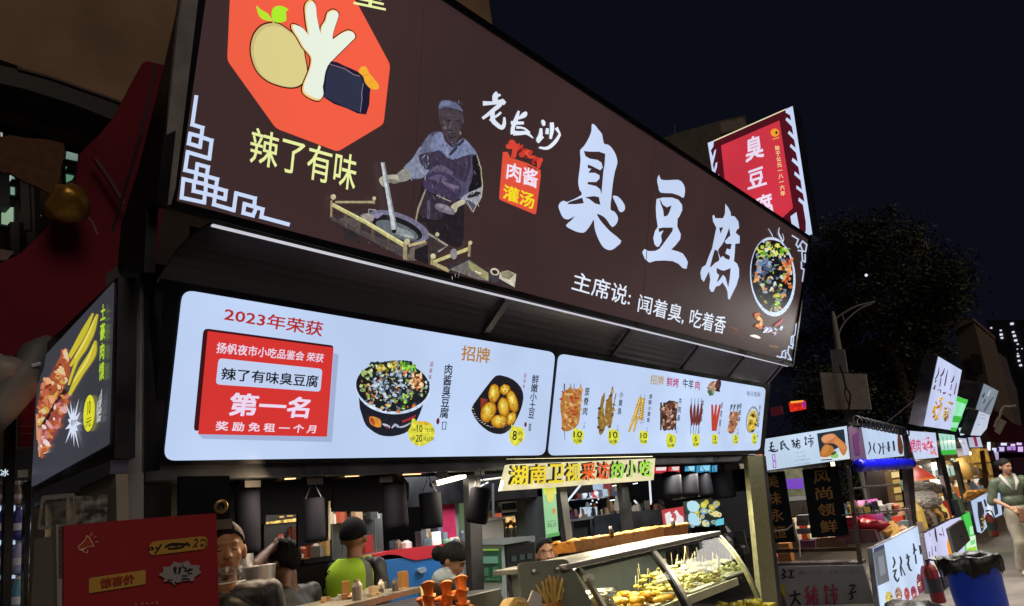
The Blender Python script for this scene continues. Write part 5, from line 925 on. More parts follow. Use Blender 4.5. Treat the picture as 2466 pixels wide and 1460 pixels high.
b = MB(); b.tube([PY(4.6).at(1150, 1174), PY(4.6).at(1152, 1158), PY(4.6).at(1212, 1150)], .010, '#e4e0d0', 6); b.tube([PY(4.6).at(1152, 1174), PY(4.6).at(1175, 1162)], .008, '#e8f0ff', 6); b.tube([PY(4.6).at(1187, 1165), PY(4.6).at(1188, 1246)], .012, '#50545c', 6); b.build('tube', GLOW, t)
t = thing('lit_bar', PY(4.5).at(1567, 1180), 'thin bright vertical strip light left of the red and blue hanging boxes', 'strip light'); b = MB(); b.tube([PY(4.5).at(1564, 1152), PY(4.5).at(1568, 1215)], .014, '#e8ecf4', 6); b.build('tube', GLOW, t)  # bright post made emissive, not a lamp
t = thing('lit_bar', PY(4.5).at(1535, 1214), 'short bright diagonal strip right of the rear post', 'strip light'); b = MB(); b.tube([PY(4.5).at(1528, 1206), PY(4.5).at(1543, 1223)], .012, '#e8ecf4', 6); b.build('tube', GLOW, t)  # short bar, also made to glow
slab('steel_worktop', 'dark steel worktop behind the snack boxes', 'worktop', PY(4.2), [(1520, 1232), (1600, 1226), (1605, 1275), (1528, 1278)], .5, '#3c4248', DARKM)
slab('work_cabinet', 'tall black cabinet behind the right canisters', 'cabinet', PY(4.2), [(1700, 1150), (1800, 1140), (1830, 1300), (1738, 1290)], .4, '#0d0e14', BLACKM)
slab('counter_shelf', 'pale shelf above the lit dish poster', 'shelf', PY(3.9), [(1672, 1190), (1728, 1184), (1731, 1190), (1676, 1197)], .3, '#b8b4a8', MATTE, 'board')
DP = PY(3.7)
t = slab('dish_poster', 'lit poster of many yellow dishes above the glass case', 'poster', DP, [(1648, 1208), (1728, 1197), (1739, 1263), (1652, 1272)], .02, '#18201c', LIT, 'panel')
b = MB(); b.lay = 8; c = C(1400, 1090, 3.946); rr = random.Random(9)
for i in range(26):
    x, y = rr.uniform(1030, 1310), rr.uniform(470, 690); b.flat(DP, smooth(c(*ell(x, y, rr.uniform(20, 42), rr.uniform(18, 34), rr.uniform(0, 180), 7)), 2), rr.choice(['#d8d8a0', '#c8c860', '#e4e4c0', '#b8b048', '#8cb0c0'])); b.flat(DP, c(*ell(x, y, 16, 12, 0, 8)), rr.choice(['#d8b020', '#90842c', '#e8d860', '#506028']))
b.flat(DP, smooth(c((990, 475), (1060, 462), (1100, 500), (1085, 560), (1020, 565), (990, 530)), 2), '#b8e4f0'); b.flat(DP, smooth(c((1000, 590), (1060, 580), (1105, 650), (1100, 695), (1010, 680)), 2), '#b0dcf0'); b.flat(DP, c((1270, 640), (1335, 625), (1336, 685), (1255, 700)), '#60c8d8'); b.build('print', LIT, t)
t = slab('red_poster', 'lit red and white poster left of the dish poster', 'poster', DP, [(1597, 1228), (1645, 1220), (1651, 1262), (1602, 1265)], .02, '#c03c40', LIT, 'panel')
b = MB(); b.lay = 8; b.flat(DP, [(1600, 1238), (1612, 1232), (1616, 1240), (1628, 1228), (1636, 1240), (1644, 1245), (1646, 1261), (1604, 1263)], '#f0e8ec'); b.flat(DP, ell(1622, 1246, 6, 11, 0, 10), '#c05058'); b.build('print', LIT, t)
HB = PY(3.5)
for i, (x0, x1, y0, y1, c0, c1, lab) in enumerate(((1578, 1606, 1124, 1139, '#c83038', '#e8e0e0', 'red hanging sign box right of the strip sign'), (1615, 1637, 1123, 1139, '#c83038', '#e8d8d8', 'second red hanging sign box from the strip sign'), (1655, 1674, 1122, 1139, '#48a0c8', '#a0e0f4', 'small blue hanging sign box above the narrow canister'), (1683, 1711, 1120, 1139, '#3c94c4', '#90d8f4', 'wide bright blue hanging sign box above the canisters'), (1720, 1727, 1120, 1136, '#3c94c4', '#88d4f0', 'thin blue hanging sign box beside the wide one'))):
    t = slab('hanging_sign', lab, 'sign', HB, [(x0, y0 + 1), (x1, y0), (x1, y1), (x0, y1)], .03, c0, LIT, 'box', grp='small lit boxes hanging at the right of the stall'); part(t, 'face_print', LIT, HB, [(x0 + 2, y0 + 2), (x1 - 2, y0 + 1), (x1 - 3, y1 - 6), (x0 + 2, y1 - 5)], c1, .002, .003)
for i, x in enumerate((1612, 1650, 1694, 1718, 1752)):
    t = slab('hook_tag', ['small grey tag above the second red sign box', 'small grey tag above the small blue sign box', 'small grey tag above the wide blue sign box', 'small grey tag right of the thin blue box', 'small grey tag nearest the stickered post'][i], 'tag', PY(3.3), [(x, 1112), (x + 9, 1111), (x + 9, 1118), (x, 1119)], .004, '#5c646c', PAPER, 'card', grp='small grey tags under the right menu')
# pots and back kitchen on the left
def lathe_thing(nm, lab, cat, o, prof_, col, mat=STEEL, pn='body', n=24, axis=Vector((0, 0, 1))):
    t = thing(nm, o, lab, cat); b = MB(); b.lathe(o, prof_, col, n, axis); b.build(pn, mat, t, True); return t
lathe_thing('steel_pot', 'wide shiny steel pot behind the masked vendor', 'pot', PY(3.3).at(598, 1440), [(0, 0), (.09, .0), (.12, .03), (.125, .13), (.13, .14), (.12, .14), (.11, .05), (0, .04)], '#8c888c')
lathe_thing('steel_pot', 'narrow steel canister pot right of the vendor face', 'pot', PY(3.4).at(585, 1372), [(0, 0), (.045, .0), (.05, .02), (.05, .10), (.035, .13), (0, .135)], '#c4c4c8')
slab('yellow_carton', 'small yellow carton beside the steel pot', 'carton', PY(3.25), [(624, 1398), (637, 1392), (637, 1430), (628, 1432)], .05, '#b8b020', PAPER)
t = slab('range_hood', 'dark cooker hood with a glowing yellow slot, beside the largest canister', 'cooker hood', PY(4.6), [(636, 1236), (720, 1230), (722, 1330), (636, 1335)], .4, '#26262a', MATTE); part(t, 'lit_slot', lit('slot_light', 1.2, True, .7, 30), PY(4.6), [(640, 1258), (718, 1248), (718, 1256), (640, 1263)], '#e0b860', .003); part(t, 'small_light', GLOW, PY(4.6), [(672, 1244), (682, 1243), (682, 1247), (672, 1248)], '#f0b860', .003); part(t, 'small_light', GLOW, PY(4.6), [(690, 1242), (704, 1241), (704, 1244), (690, 1245)], '#e8b058', .003)
slab('rear_counter', 'grey back counter behind the man in the vest', 'counter', PY(5.2), [(796, 1250), (920, 1236), (925, 1345), (800, 1350)], .4, '#6c7270', STEEL)
b = MB()
for k in range(5): b.prism(PY(5.1), [(798 + k * 26, 1262 + k * -2), (800 + k * 26, 1262 + k * -2), (803 + k * 26, 1330), (801 + k * 26, 1330)], .01, '#8c9494')
tag(b.build('wire_rack', STEEL), 'thin wire rack on the grey back counter', 'rack', kind='stuff')
slab('fire_box', 'red box with a warning triangle behind the vest man', 'box', PY(4.9), [(878, 1292), (898, 1288), (900, 1330), (880, 1332)], .1, '#a02424', PLASTIC)
area('back_lamp', (5.2, 4.6, 2.6), (5.2, 6.0, .9), 1.0, 60, (.92, .95, 1))
area('back_lamp', (3.2, 4.4, 2.5), (3.2, 5.3, 1.0), .8, 26, (1, .88, .75))

# small goods nobody could count, heaped on the back counters
def clutter(nm, lab, cat, pl, x0, x1, y0, y1, n, smin, smax, pal, seed, litk=0.0, depth=.4):
    rn = random.Random(seed); b = MB(); g = MB()
    for i in range(n):
        u = rn.random(); p = pl.at(x0 + (x1 - x0) * u, y0 + (y1 - y0) * u) + Vector((0, rn.uniform(0, depth), 0)); s_ = rn.uniform(smin, smax); h_ = s_ * rn.uniform(.6, 2.6)
        q = g if rn.random() < litk else b
        if rn.random() < .5: q.lathe(p, [(0, 0), (s_ * .5, 0), (s_ * .5, h_ * .7), (s_ * .22, h_ * .9), (s_ * .22, h_), (0, h_)], rn.choice(pal), 8)
        else: M = Matrix.Translation(p) @ Matrix.Rotation(rn.uniform(0, 3), 4, 'Z'); q.box((-s_ * .5, -s_ * .4, 0), (s_ * .5, s_ * .4, h_ * .8), rn.choice(pal), M)
    o = b.build(nm, PLASTIC); tag(o, lab, cat, kind='stuff')
    if g.v: g.build('lit_goods', PIC, o)
    return o
GP_ = ['#c8c0b0', '#8c7c6c', '#5c6c70', '#a85038', '#d8b860', '#3c4448', '#e0dcd4', '#6c8c70', '#404858', '#b89878']
clutter('counter_goods', 'jumble of small bottles and boxes on the cream back counter', 'goods', PY(5.6), 1146, 1212, 1254, 1245, 34, .04, .09, GP_, 1, .15)
clutter('counter_goods', 'jumble of jars and boxes on the grey back counter behind the vest man', 'goods', PY(5.1), 800, 915, 1262, 1248, 40, .04, .10, GP_, 2, .1)
clutter('counter_goods', 'small tools and boxes along the dark steel worktop', 'goods', PY(4.3), 1522, 1600, 1233, 1227, 26, .03, .08, GP_, 3, .2)
clutter('counter_goods', 'small bottles and tubs along the far pale table', 'goods', PY(6.1), 1374, 1480, 1250, 1236, 30, .04, .10, GP_, 4, .3)
clutter('counter_goods', 'dark equipment and tubs heaped right of the glass case', 'goods', PY(3.8), 1750, 1812, 1345, 1330, 30, .06, .16, ['#15161a', '#202226', '#2c2c30', '#0e0e12', '#5c5c5c'], 5)
clutter('counter_goods', 'small bowls and sauce pots on the steel counter top at lower left', 'goods', PY(2.78), 850, 1000, 1455, 1418, 22, .02, .045, ['#c8b088', '#8c8074', '#e0d8c8', '#a87840', '#5c5044'], 6, 0, .3)

clutter('kitchen_goods', 'jumble of ladles, tubs and boxes on the shelf behind the raised arm', 'goods', PY(4.3), 720, 800, 1345, 1338, 34, .04, .12, ['#b8b4ac', '#8c8884', '#5c5048', '#c8a060', '#3c3c40', '#a84830'], 21, .1)
clutter('kitchen_goods', 'small jars along the lid of the blue freezer', 'goods', PY(5.2), 1000, 1130, 1318, 1306, 24, .05, .12, GP_, 22, .05)
clutter('kitchen_goods', 'dense rack of lit packets behind the lit notices', 'goods', PY(7.0), 1400, 1490, 1200, 1194, 70, .06, .16, ['#a8bcd0', '#c84038', '#e8d8a0', '#5c6c84', '#d0d8e8', '#404858'], 23, .5)
for k, (x, y, cc) in enumerate(((1180, 1150, '#e8f0ff'), (1242, 1190, '#ffe8c0'), (1290, 1150, '#e8f0ff'), (1395, 1160, '#e8f0ff'), (1480, 1170, '#fff0d0'), (1530, 1165, '#e8f0ff'), (1475, 1205, '#e8f0ff'))):
    t = thing('ceiling_spot', PY(5.5).at(x, y), ['white spot lamp beside the thin lit frame', 'warm spot lamp over the red awning cloth', 'white spot lamp above the dark pillar', 'white spot lamp left of the lit notices', 'warm spot lamp right of the dark red notice', 'white spot lamp by the rear post', 'white spot lamp above the dark bench'][k], 'lamp'); b = MB(); p = PY(5.5).at(x, y); b.lathe(p, [(0, 0), (.035, .0), (.035, .012)], cc, 12); b.build('diffuser', BW, t)
    b = MB(); b.lathe(p, [(.04, .004), (.042, .05), (0, .055)], '#303034', 12); b.build('housing', MATTE, t)
# ================================================================== PEOPLE
class Fig:
    def __init__(s, M): s.M = M; s.p = []
    def c(s, a, b, ra, rb, col): s.p.append((s.M @ Vector(a), s.M @ Vector(b), ra, rb, col, None))
    def e(s, o, r, col, rot=None): s.p.append((s.M @ Vector(o), None, Vector(r), rot or Matrix.Identity(3), col, s.M.to_3x3()))
    def head(s, o, col, yaw=0, pitch=0, roll=0, k=1.0, lip='#8c4038'):
        H_ = Matrix.Translation(o) @ Matrix.Rotation(math.radians(yaw), 4, 'Z') @ Matrix.Rotation(math.radians(-pitch), 4, 'X') @ Matrix.Rotation(math.radians(roll), 4, 'Y')
        s.HM = s.M @ H_; s.hk = k
        def e(p, r, cc=col): s.p.append((s.HM @ (Vector(p) * k), None, Vector(r) * k, Matrix.Identity(3), cc, s.HM.to_3x3().normalized()))
        e((0, -.012, .03), (.075, .094, .088)); e((0, .022, -.02), (.062, .068, .085)); e((0, .045, -.07), (.038, .04, .034)); e((0, .08, -.012), (.012, .02, .026)); e((0, .096, -.024), (.016, .013, .011))
        e((0, .074, .028), (.045, .016, .012)); e((.04, .052, -.022), (.02, .022, .02)); e((-.04, .052, -.022), (.02, .022, .02)); e((0, .082, -.052), (.024, .010, .009), lip); e((.078, -.01, -.01), (.012, .02, .032)); e((-.078, -.01, -.01), (.012, .02, .032))
    def build(s, name, label, group=None, vox=.012):
        b = MB()
        for A, B, ra, rb, col, R_ in s.p:
            if B is not None:
                d = B - A
                n_ = 5; b.tube([A + d * (i / n_) for i in range(n_ + 1)], [ra + (rb - ra) * i / n_ for i in range(n_ + 1)], col, 12); b.blob(A, ra, col, 0, 0, 12, 8); b.blob(B, rb, col, 0, 0, 12, 8)
            else: b.blob(A, tuple(ra), col, 0, 0, 16, 12, R_ @ rb)
        o = b.build(name, SKIN)
        m = o.modifiers.new('r', 'REMESH'); m.mode = 'VOXEL'; m.voxel_size = vox; m.use_smooth_shade = True
        sm = o.modifiers.new('s', 'SMOOTH'); sm.iterations = 3; sm.factor = .5
        me = bpy.data.meshes.new_from_object(o.evaluated_get(bpy.context.evaluated_depsgraph_get())); o.modifiers.clear(); old = o.data; o.data = me; bpy.data.meshes.remove(old)
        me.name = name
        mats = {}
        me.materials.clear()
        cols = []
        off = o.location; inv = []
        for A, B, ra, rb, col, R_ in s.p: inv.append((R_ @ rb).inverted() if B is None else None)
        for p in me.polygons:
            q = p.center + off; best = 1e9; bc = None
            for (A, B, ra, rb, col, R_), iv in zip(s.p, inv):
                if B is not None:
                    d = B - A; t = max(0, min(1, (q - A).dot(d) / max(1e-9, d.length_squared))); dist = (q - A - d * t).length - (ra + (rb - ra) * t)
                else:
                    l = iv @ (q - A); l = Vector((l.x / ra.x, l.y / ra.y, l.z / ra.z)); dist = (l.length - 1) * min(ra)
                if dist < best: best = dist; bc = col
            cols.append(bc)
        at = me.color_attributes.get('Col') or me.color_attributes.new('Col', 'FLOAT_COLOR', 'CORNER')
        if at.domain != 'CORNER' or at.data_type != 'FLOAT_COLOR':
            me.color_attributes.remove(at); at = me.color_attributes.new('Col', 'FLOAT_COLOR', 'CORNER')
        buf = []
        for p, cc in zip(me.polygons, cols): buf += list(H(cc)) * p.loop_total
        at.data.foreach_set('color', buf); me.materials.append(SKIN)
        skinset = {cc for (A, B, ra, rb, cc, R_) in s.p if (B is None and min(ra) < .03)} | {s.p[-1][4]}
        mv = {}
        for p, cc in zip(me.polygons, cols):
            if cc in skinset: continue
            for vi in p.vertices: mv[vi] = 1
        nrm = {vi: me.vertices[vi].normal.copy() for vi in mv}
        for vi in mv:
            v = me.vertices[vi]; q = v.co; w_ = noise.noise(Vector((q.x * 13 + q.z * 5, q.y * 13 - q.z * 4, q.z * 6))) + .5 * abs(noise.noise(Vector((q.x * 24, q.y * 24, q.z * 9 + 4)))); v.co = q + nrm[vi] * (.009 * w_)
        tag(o, label, 'person', group)
        me.polygons.foreach_set('use_smooth', [True] * len(me.polygons)); return o
    def eyes(s, o, closed=False):
        for sx in (-1, 1):
            if closed:
                b = MB(); b.tube([s.HM @ (Vector((sx * .018, .083, .004)) * s.hk), s.HM @ (Vector((sx * .031, .080, .000)) * s.hk), s.HM @ (Vector((sx * .045, .070, .003)) * s.hk)], [.0012, .0022, .001], '#2c1810', 6); b.build('eyelid_line', HAIR, o); continue
            b = MB(); q = s.HM @ (Vector((sx * .031, .068, .006)) * s.hk); f = (s.HM.to_3x3() @ Vector((sx * .1, 1, 0))).normalized()
            q = q - f * .002 * s.hk; b.blob(q, (.0125 * s.hk, .011 * s.hk, .0062 * s.hk), '#c4bcb4', 0, 0, 10, 8, s.HM.to_3x3().normalized()); b.blob(q + f * .0072 * s.hk, (.0058 * s.hk, .005 * s.hk, .0052 * s.hk), '#140c08', 0, 0, 8, 6); b.build('eye', PLASTIC, o, True)
            b = MB(); a = s.HM @ (Vector((sx * .016, .090, .030)) * s.hk); m_ = s.HM @ (Vector((sx * .033, .088, .036)) * s.hk); z = s.HM @ (Vector((sx * .052, .073, .028)) * s.hk); b.tube([a, m_, z], [.003, .004, .002], '#18100c', 6); b.build('eyebrow', HAIR, o)
    def cap(s, o, name, mat, col, lo=-.25, back=-.75, fringe=.38, k=1.10, bun=None, seed=1):
        """hair or a cap: outer shell over the skull, open in front of the face"""
        V, F = [], []; n, m_ = 28, 14
        for i in range(m_ + 1):
            for j in range(n):
                a = 2 * math.pi * j / n; f = math.sin(a)          # +1 = front
                zmin = lo + (fringe - lo) * max(0, f) ** .6 if f > 0 else lo + (back - lo) * (-f) ** 1.0
                th = math.acos(max(-1, min(1, zmin))) * i / m_
                d = Vector((math.sin(th) * math.cos(a), math.sin(th) * math.sin(a), math.cos(th)))
                q = 1 + (.07 if mat is HAIR else .01) * noise.noise(Vector((math.cos(a) * 5, math.sin(a) * 5, seed + d.z * 1.5))) + (.02 * math.sin(a * 23 + 3 * noise.noise(Vector((a, d.z, 1)))) if mat is HAIR else 0)
                if i == m_ and mat is HAIR: d.z += .12 * noise.noise(Vector((math.cos(a) * 3, math.sin(a) * 3, seed)))
                V.append(s.HM @ (Vector((0, -.012, .024)) * s.hk + Vector((d.x * .081 * k / 1.1 * q, d.y * .1005 * k / 1.1 * q, d.z * .098 * k / 1.1 * q)) * s.hk * 1.0))
        for i in range(m_):
            for j in range(n): F.append((i * n + j, (i + 1) * n + j, (i + 1) * n + (j + 1) % n, i * n + (j + 1) % n))
        b = MB(); b.mesh(V, F, col)
        if bun: b.blob(s.HM @ (Vector(bun[0]) * s.hk), tuple(Vector(bun[1]) * s.hk), col, 2, .1, 12, 10)
        ob = b.build(name, mat, o, True)
        so_ = ob.modifiers.new('t', 'SOLIDIFY'); so_.thickness = .006; return ob
def std_body(f, h, shirt, pants, skin, arms='down', lean=0, w=1.0, sleeve=.5, shoes='#202020'):
    """standing figure, height h, facing local +Y"""
    z = lambda k: h * k; y = lambda k: lean * (k - .5)
    f.e((0, y(.53), z(.53)), (.155 * w, .11, .12), pants); f.e((0, y(.62), z(.62)), (.14 * w, .105, .13), shirt); f.e((0, y(.73), z(.73)), (.165 * w, .115, .16), shirt); f.c((-.13 * w, y(.80), z(.80)), (.13 * w, y(.80), z(.80)), .06, .06, shirt)
    f.c((0, y(.8), z(.81)), (0, y(.87) + .01, z(.87)), .055, .05, skin)
    for sx in (-1, 1):
        f.c((sx * .085, y(.5), z(.51)), (sx * .085, .01, z(.28)), .085, .058, pants); f.c((sx * .085, .01, z(.28)), (sx * .085, -.01, z(.06)), .057, .042, pants); f.c((sx * .085, -.03, .04), (sx * .09, .13, .03), .04, .034, shoes)
    if arms == 'down':
        for sx in (-1, 1): arm(f, (sx * .185 * w, y(.8), z(.80)), (sx * .23 * w, y(.62), z(.62)), (sx * .22 * w, y(.5) + .10, z(.49)), shirt, skin, sleeve)
def arm(f, sh, el, wr, shirt, skin, sleeve=.5, hand=True, thick=1.0):
    sh, el, wr = Vector(sh), Vector(el), Vector(wr)
    if sleeve >= 1: f.c(sh, el, .052 * thick, .043 * thick, shirt); f.c(el, el.lerp(wr, .9), .043 * thick, .034 * thick, shirt); f.c(el.lerp(wr, .85), wr, .03, .026, skin)
    else:
        m_ = sh.lerp(el, sleeve * 1.3); f.c(sh, m_, .055 * thick, .05 * thick, shirt); f.c(m_, el, .041, .037, skin); f.c(el, wr, .037, .025, skin)
    if hand:
        d = (wr - el).normalized(); s_ = d.cross(Vector((0, 1, .3))).normalized(); u = s_.cross(d).normalized()
        f.c(wr, wr + d * .06, .024, .027, skin)
        base = wr + d * .075
        for i, L in enumerate((.062, .07, .066, .05)):
            p0 = base + s_ * (i - 1.5) * .019; p1 = p0 + d * L * .55 - u * .01; f.c(p0 - d * .02, p1, .0095, .009, skin); f.c(p1, p1 + d * L * .4 - u * .024, .0088, .0078, skin)
        t0 = wr + d * .03 + s_ * -.026; t1 = t0 + d * .028 - s_ * .026; f.c(t0, t1, .012, .010, skin); f.c(t1, t1 + d * .028 - s_ * .006, .010, .0085, skin)
def facing(p, ang): return Matrix.Translation(p) @ Matrix.Rotation(math.radians(ang), 4, 'Z')
SK = '#a8744e'; SK2 = '#c08c68'
# vendor with clear mouth shield behind the red board
hp = PY(2.95).at(538, 1322); f = Fig(facing((hp.x, hp.y, 0), 160)); hz = hp.z
std_body(f, hz + .17, '#0d0c0c', '#18181c', SK); f.head((0, .02, hz - .01), SK, yaw=0, k=1.03, lip='#94503c')
o = f.build('person', 'vendor in black with a clear mouth shield, half hidden behind the red board', vox=.0075); f.eyes(o, True); f.cap(o, 'hair', HAIR, '#0c0a0a', lo=-.35, fringe=.42)
b = MB(); V = []
for i in range(11):
    a = math.radians(-75 + 15 * i)
    for z_, r_2 in ((-.062, .088), (-.095, .098), (-.122, .092)): V.append(f.HM @ Vector((math.sin(a) * r_2 * .85, math.cos(a) * r_2 * 1.15, z_)))
b.mesh(V, [(i * 3 + j, i * 3 + j + 1, i * 3 + j + 4, i * 3 + j + 3) for i in range(10) for j in range(2)], '#ffffff'); b.build('mouth_shield', FILM, o, True)
b = MB(); b.tube([f.HM @ Vector((math.sin(math.radians(-75 + 15 * i)) * .079, math.cos(math.radians(-75 + 15 * i)) * .107, -.124)) for i in range(11)], .003, '#f0ece0', 6); b.build('shield_rim', PLASTIC, o)
area('vendor_fill', tuple(hp + Vector((.32, -.05, .25))), tuple(hp), .12, 1.3, (1, .68, .38))  # warm area light without a fixture, added for the face
# man reaching up in dark shirt, turned away
hp = PY(3.9).at(695, 1300); f = Fig(facing((hp.x, hp.y, 0), 20))
std_body(f, 1.72, '#242224', '#141418', '#5c3c2c', arms='none', w=1.15); f.head((0, .04, 1.58), '#6c4836', pitch=10, k=1)
inv = f.M.inverted(); L = lambda pl, x, y: inv @ pl.at(x, y)
arm(f, (-.21, .02, 1.39), L(PY(3.75), 608, 1366), L(PY(3.9), 650, 1322), '#242224', '#6c4836', .35); arm(f, (.21, 0, 1.39), (.3, .02, 1.12), (.26, .2, 1.0), '#242224', '#6c4836', .35)
o = f.build('person', 'man in a dark shirt seen from behind with his left arm raised', vox=.011); f.eyes(o); f.cap(o, 'hair', HAIR, '#0c0a0a', lo=-.4, back=-.9, k=1.16)
# man in hi-vis vest, seen from behind
hp = PY(4.1).at(850, 1292); f = Fig(facing((hp.x, hp.y, 0), -82))
std_body(f, hp.z + .17, '#16161c', '#18181c', '#94664c', w=1.12, sleeve=.6); f.head((0, .01, hp.z - .01), '#94664c', yaw=30, k=1.06)
o = f.build('person', 'man in a yellow green safety vest and black cap, seen from behind', vox=.011); f.eyes(o); f.cap(o, 'cap', FABRIC, '#12121a', lo=-.1, back=-.35, fringe=.25, k=1.2)
b = MB(); V = []; n = 48; Hh = hp.z + .17
keys = [(.56, .17, .13), (.62, .168, .13), (.68, .178, .134), (.74, .19, .14), (.785, .19, .13), (.815, .155, .105), (.835, .10, .08)]
rows = smooth(keys, 4, False)
for zk, rx, ry in rows:
    for j in range(n): a = 2 * math.pi * j / n; V.append(f.M @ Vector((math.cos(a) * rx * 1.14 * 1.06, math.sin(a) * ry * 1.1, zk * Hh + .003 * math.sin(2 * a))))
for i in range(len(rows) - 1):
    for j in range(n):
        a = math.degrees(2 * math.pi * (j + .5) / n) % 360
        if 5 < i < 18 and (a < 18 or a > 342 or 162 < a < 198): continue
        stripe_ = (200 <= a <= 214) or (326 <= a <= 340) or 2 <= i <= 3
        b.face((i * n + j, i * n + (j + 1) % n, (i + 1) * n + (j + 1) % n, (i + 1) * n + j), H('#6c7068' if stripe_ else '#a8d42c'))
b.v = [tuple(v) for v in V]
ve = b.build('safety_vest', surface('vest_cloth', .8, 0, 6, .1, .02), o, True); sd = ve.modifiers.new('t', 'SOLIDIFY'); sd.thickness = .006
b = MB(); vp = Plane(f.M @ Vector((0, -.152, .72 * Hh)), f.M.to_3x3() @ Vector((0, -1, 0))); b.flat(vp, brush([(792, 1385, 2), (797, 1374, 4), (784, 1392, 4), (788, 1402, 2)], 2), '#20300c', off=.01); b.flat(vp, [(783, 1418), (790, 1418), (790, 1430), (783, 1430)], '#5c7820', off=.01); b.build('vest_print', PAPER, o)
# women behind the case
hp = PY(4.0).at(1048, 1362); f = Fig(facing((hp.x, hp.y, hp.z - 1.28), 205))
std_body(f, 1.5, '#98a4ac', '#202430', '#8c644c', lean=.3); f.head((0, .14, 1.30), '#8c644c', yaw=0, pitch=38, k=1)
o = f.build('person', 'woman in a pale shirt bowing her dark head over the counter', vox=.011); f.eyes(o); f.cap(o, 'hair', HAIR, '#0a0808', lo=-.5, fringe=.35, back=-.95, k=1.16, bun=((0, -.12, -.02), (.05, .055, .055)))
hp = PY(3.75).at(1316, 1334); f = Fig(facing((hp.x, hp.y, hp.z - 1.42), 132))
std_body(f, 1.55, '#24282c', '#202430', '#9c705c'); f.head((0, .02, 1.42), '#a87c66', yaw=4, pitch=0, k=1.02)
o = f.build('person', 'woman peering over the grey lid with only eyes and dark hair showing', vox=.008); f.eyes(o); f.cap(o, 'hair', HAIR, '#0a0808', lo=-.6, fringe=.6, back=-.95, k=1.14)
hp = PY(4.3).at(1588, 1232); f = Fig(facing((hp.x, hp.y, hp.z - 1.45), 100))
std_body(f, 1.6, '#2c1420', '#202430', '#9c705c'); f.head((0, .02, 1.47), '#a06c58', k=1)
o = f.build('person', 'person in dark maroon behind the red poster, side on', vox=.012); f.eyes(o); f.cap(o, 'hair', HAIR, '#0a0808', fringe=.5)
# woman walking in the lane
gp = PZ(0).at(2494, 1388); f = Fig(Matrix.Translation(gp) @ Matrix.Rotation(math.radians(3), 4, Vector((.6, -.75, 0))) @ Matrix.Rotation(math.radians(118), 4, 'Z'))
GR = '#56604e'; TR = '#a8a08c'; skw = '#b08468'
f.e((0, 0, .92), (.16, .115, .13), TR); f.e((0, 0, 1.08), (.15, .11, .14), GR); f.e((0, .01, 1.26), (.175, .12, .16), GR); f.c((-.14, 0, 1.36), (.14, 0, 1.36), .06, .06, GR); f.c((0, .01, 1.38), (0, .03, 1.48), .05, .045, skw)
for sx, yk, yf in ((-1, .10, .20), (1, .06, -.12)):
    f.c((sx * .085, 0, .88), (sx * .09, yk, .50), .10, .085, TR); f.c((sx * .09, yk, .50), (sx * .09, yf, .12), .088, .08, TR); f.c((sx * .09, yf - .03, .05), (sx * .095, yf + .12, .04), .04, .035, '#d8d4c8')
arm(f, (-.19, 0, 1.35), (-.26, .02, 1.10), (-.12, .22, 1.02), GR, skw, .9, thick=1.25); arm(f, (.19, 0, 1.35), (.27, -.02, 1.12), (.16, .2, 1.0), GR, skw, .9, thick=1.25)
f.head((0, .05, 1.565), skw, yaw=25, pitch=8, k=1)
o = f.build('person', 'woman in a grey green tunic and cream trousers walking down the lane', vox=.010); f.eyes(o); f.cap(o, 'hair', HAIR, '#120e0e', lo=-.45, fringe=.5, back=-.9, k=1.14, bun=((0, -.12, .03), (.035, .05, .045)))
b = MB()
for sx in (-1, 1): b.tube([f.M @ Vector((sx * .02, .135, 1.22)), f.M @ Vector((sx * .075, .12, 1.34)), f.M @ Vector((sx * .09, .03, 1.43)), f.M @ Vector((sx * .04, -.05, 1.44))], [.012, .03, .028, .02], '#b4b2a8', 8)
b.build('collar', FABRIC, o, True)
b = MB(); b.tube([f.M @ Vector((-.21, .06, 1.30)), f.M @ Vector((-.26, .09, 1.2)), f.M @ Vector((-.255, .12, 1.1))], [.05, .06, .045], '#3c5c40', 8); b.build('sleeve_print', FABRIC, o, True)
t = thing('handbag', f.M @ Vector((-.1, .3, .9)), 'brown bag held before the walking woman', 'handbag'); b = MB()
b.box((-.15, .22, .78), (.10, .30, .98), '#7c5844', f.M); b.build('body', FABRIC, t, bevel=.02); b = MB(); b.box((-.06, .302, .84), (.02, .312, .92), '#d09068', f.M); b.build('patch', FABRIC, t)
# ================================================================== SETTING
b = MB(); b.mesh([(-150, -150, 0), (350, -150, 0), (350, 200, 0), (-150, 200, 0)], [(0, 1, 2, 3)], '#7c766e'); g = b.build('ground', CONC); struct(g)
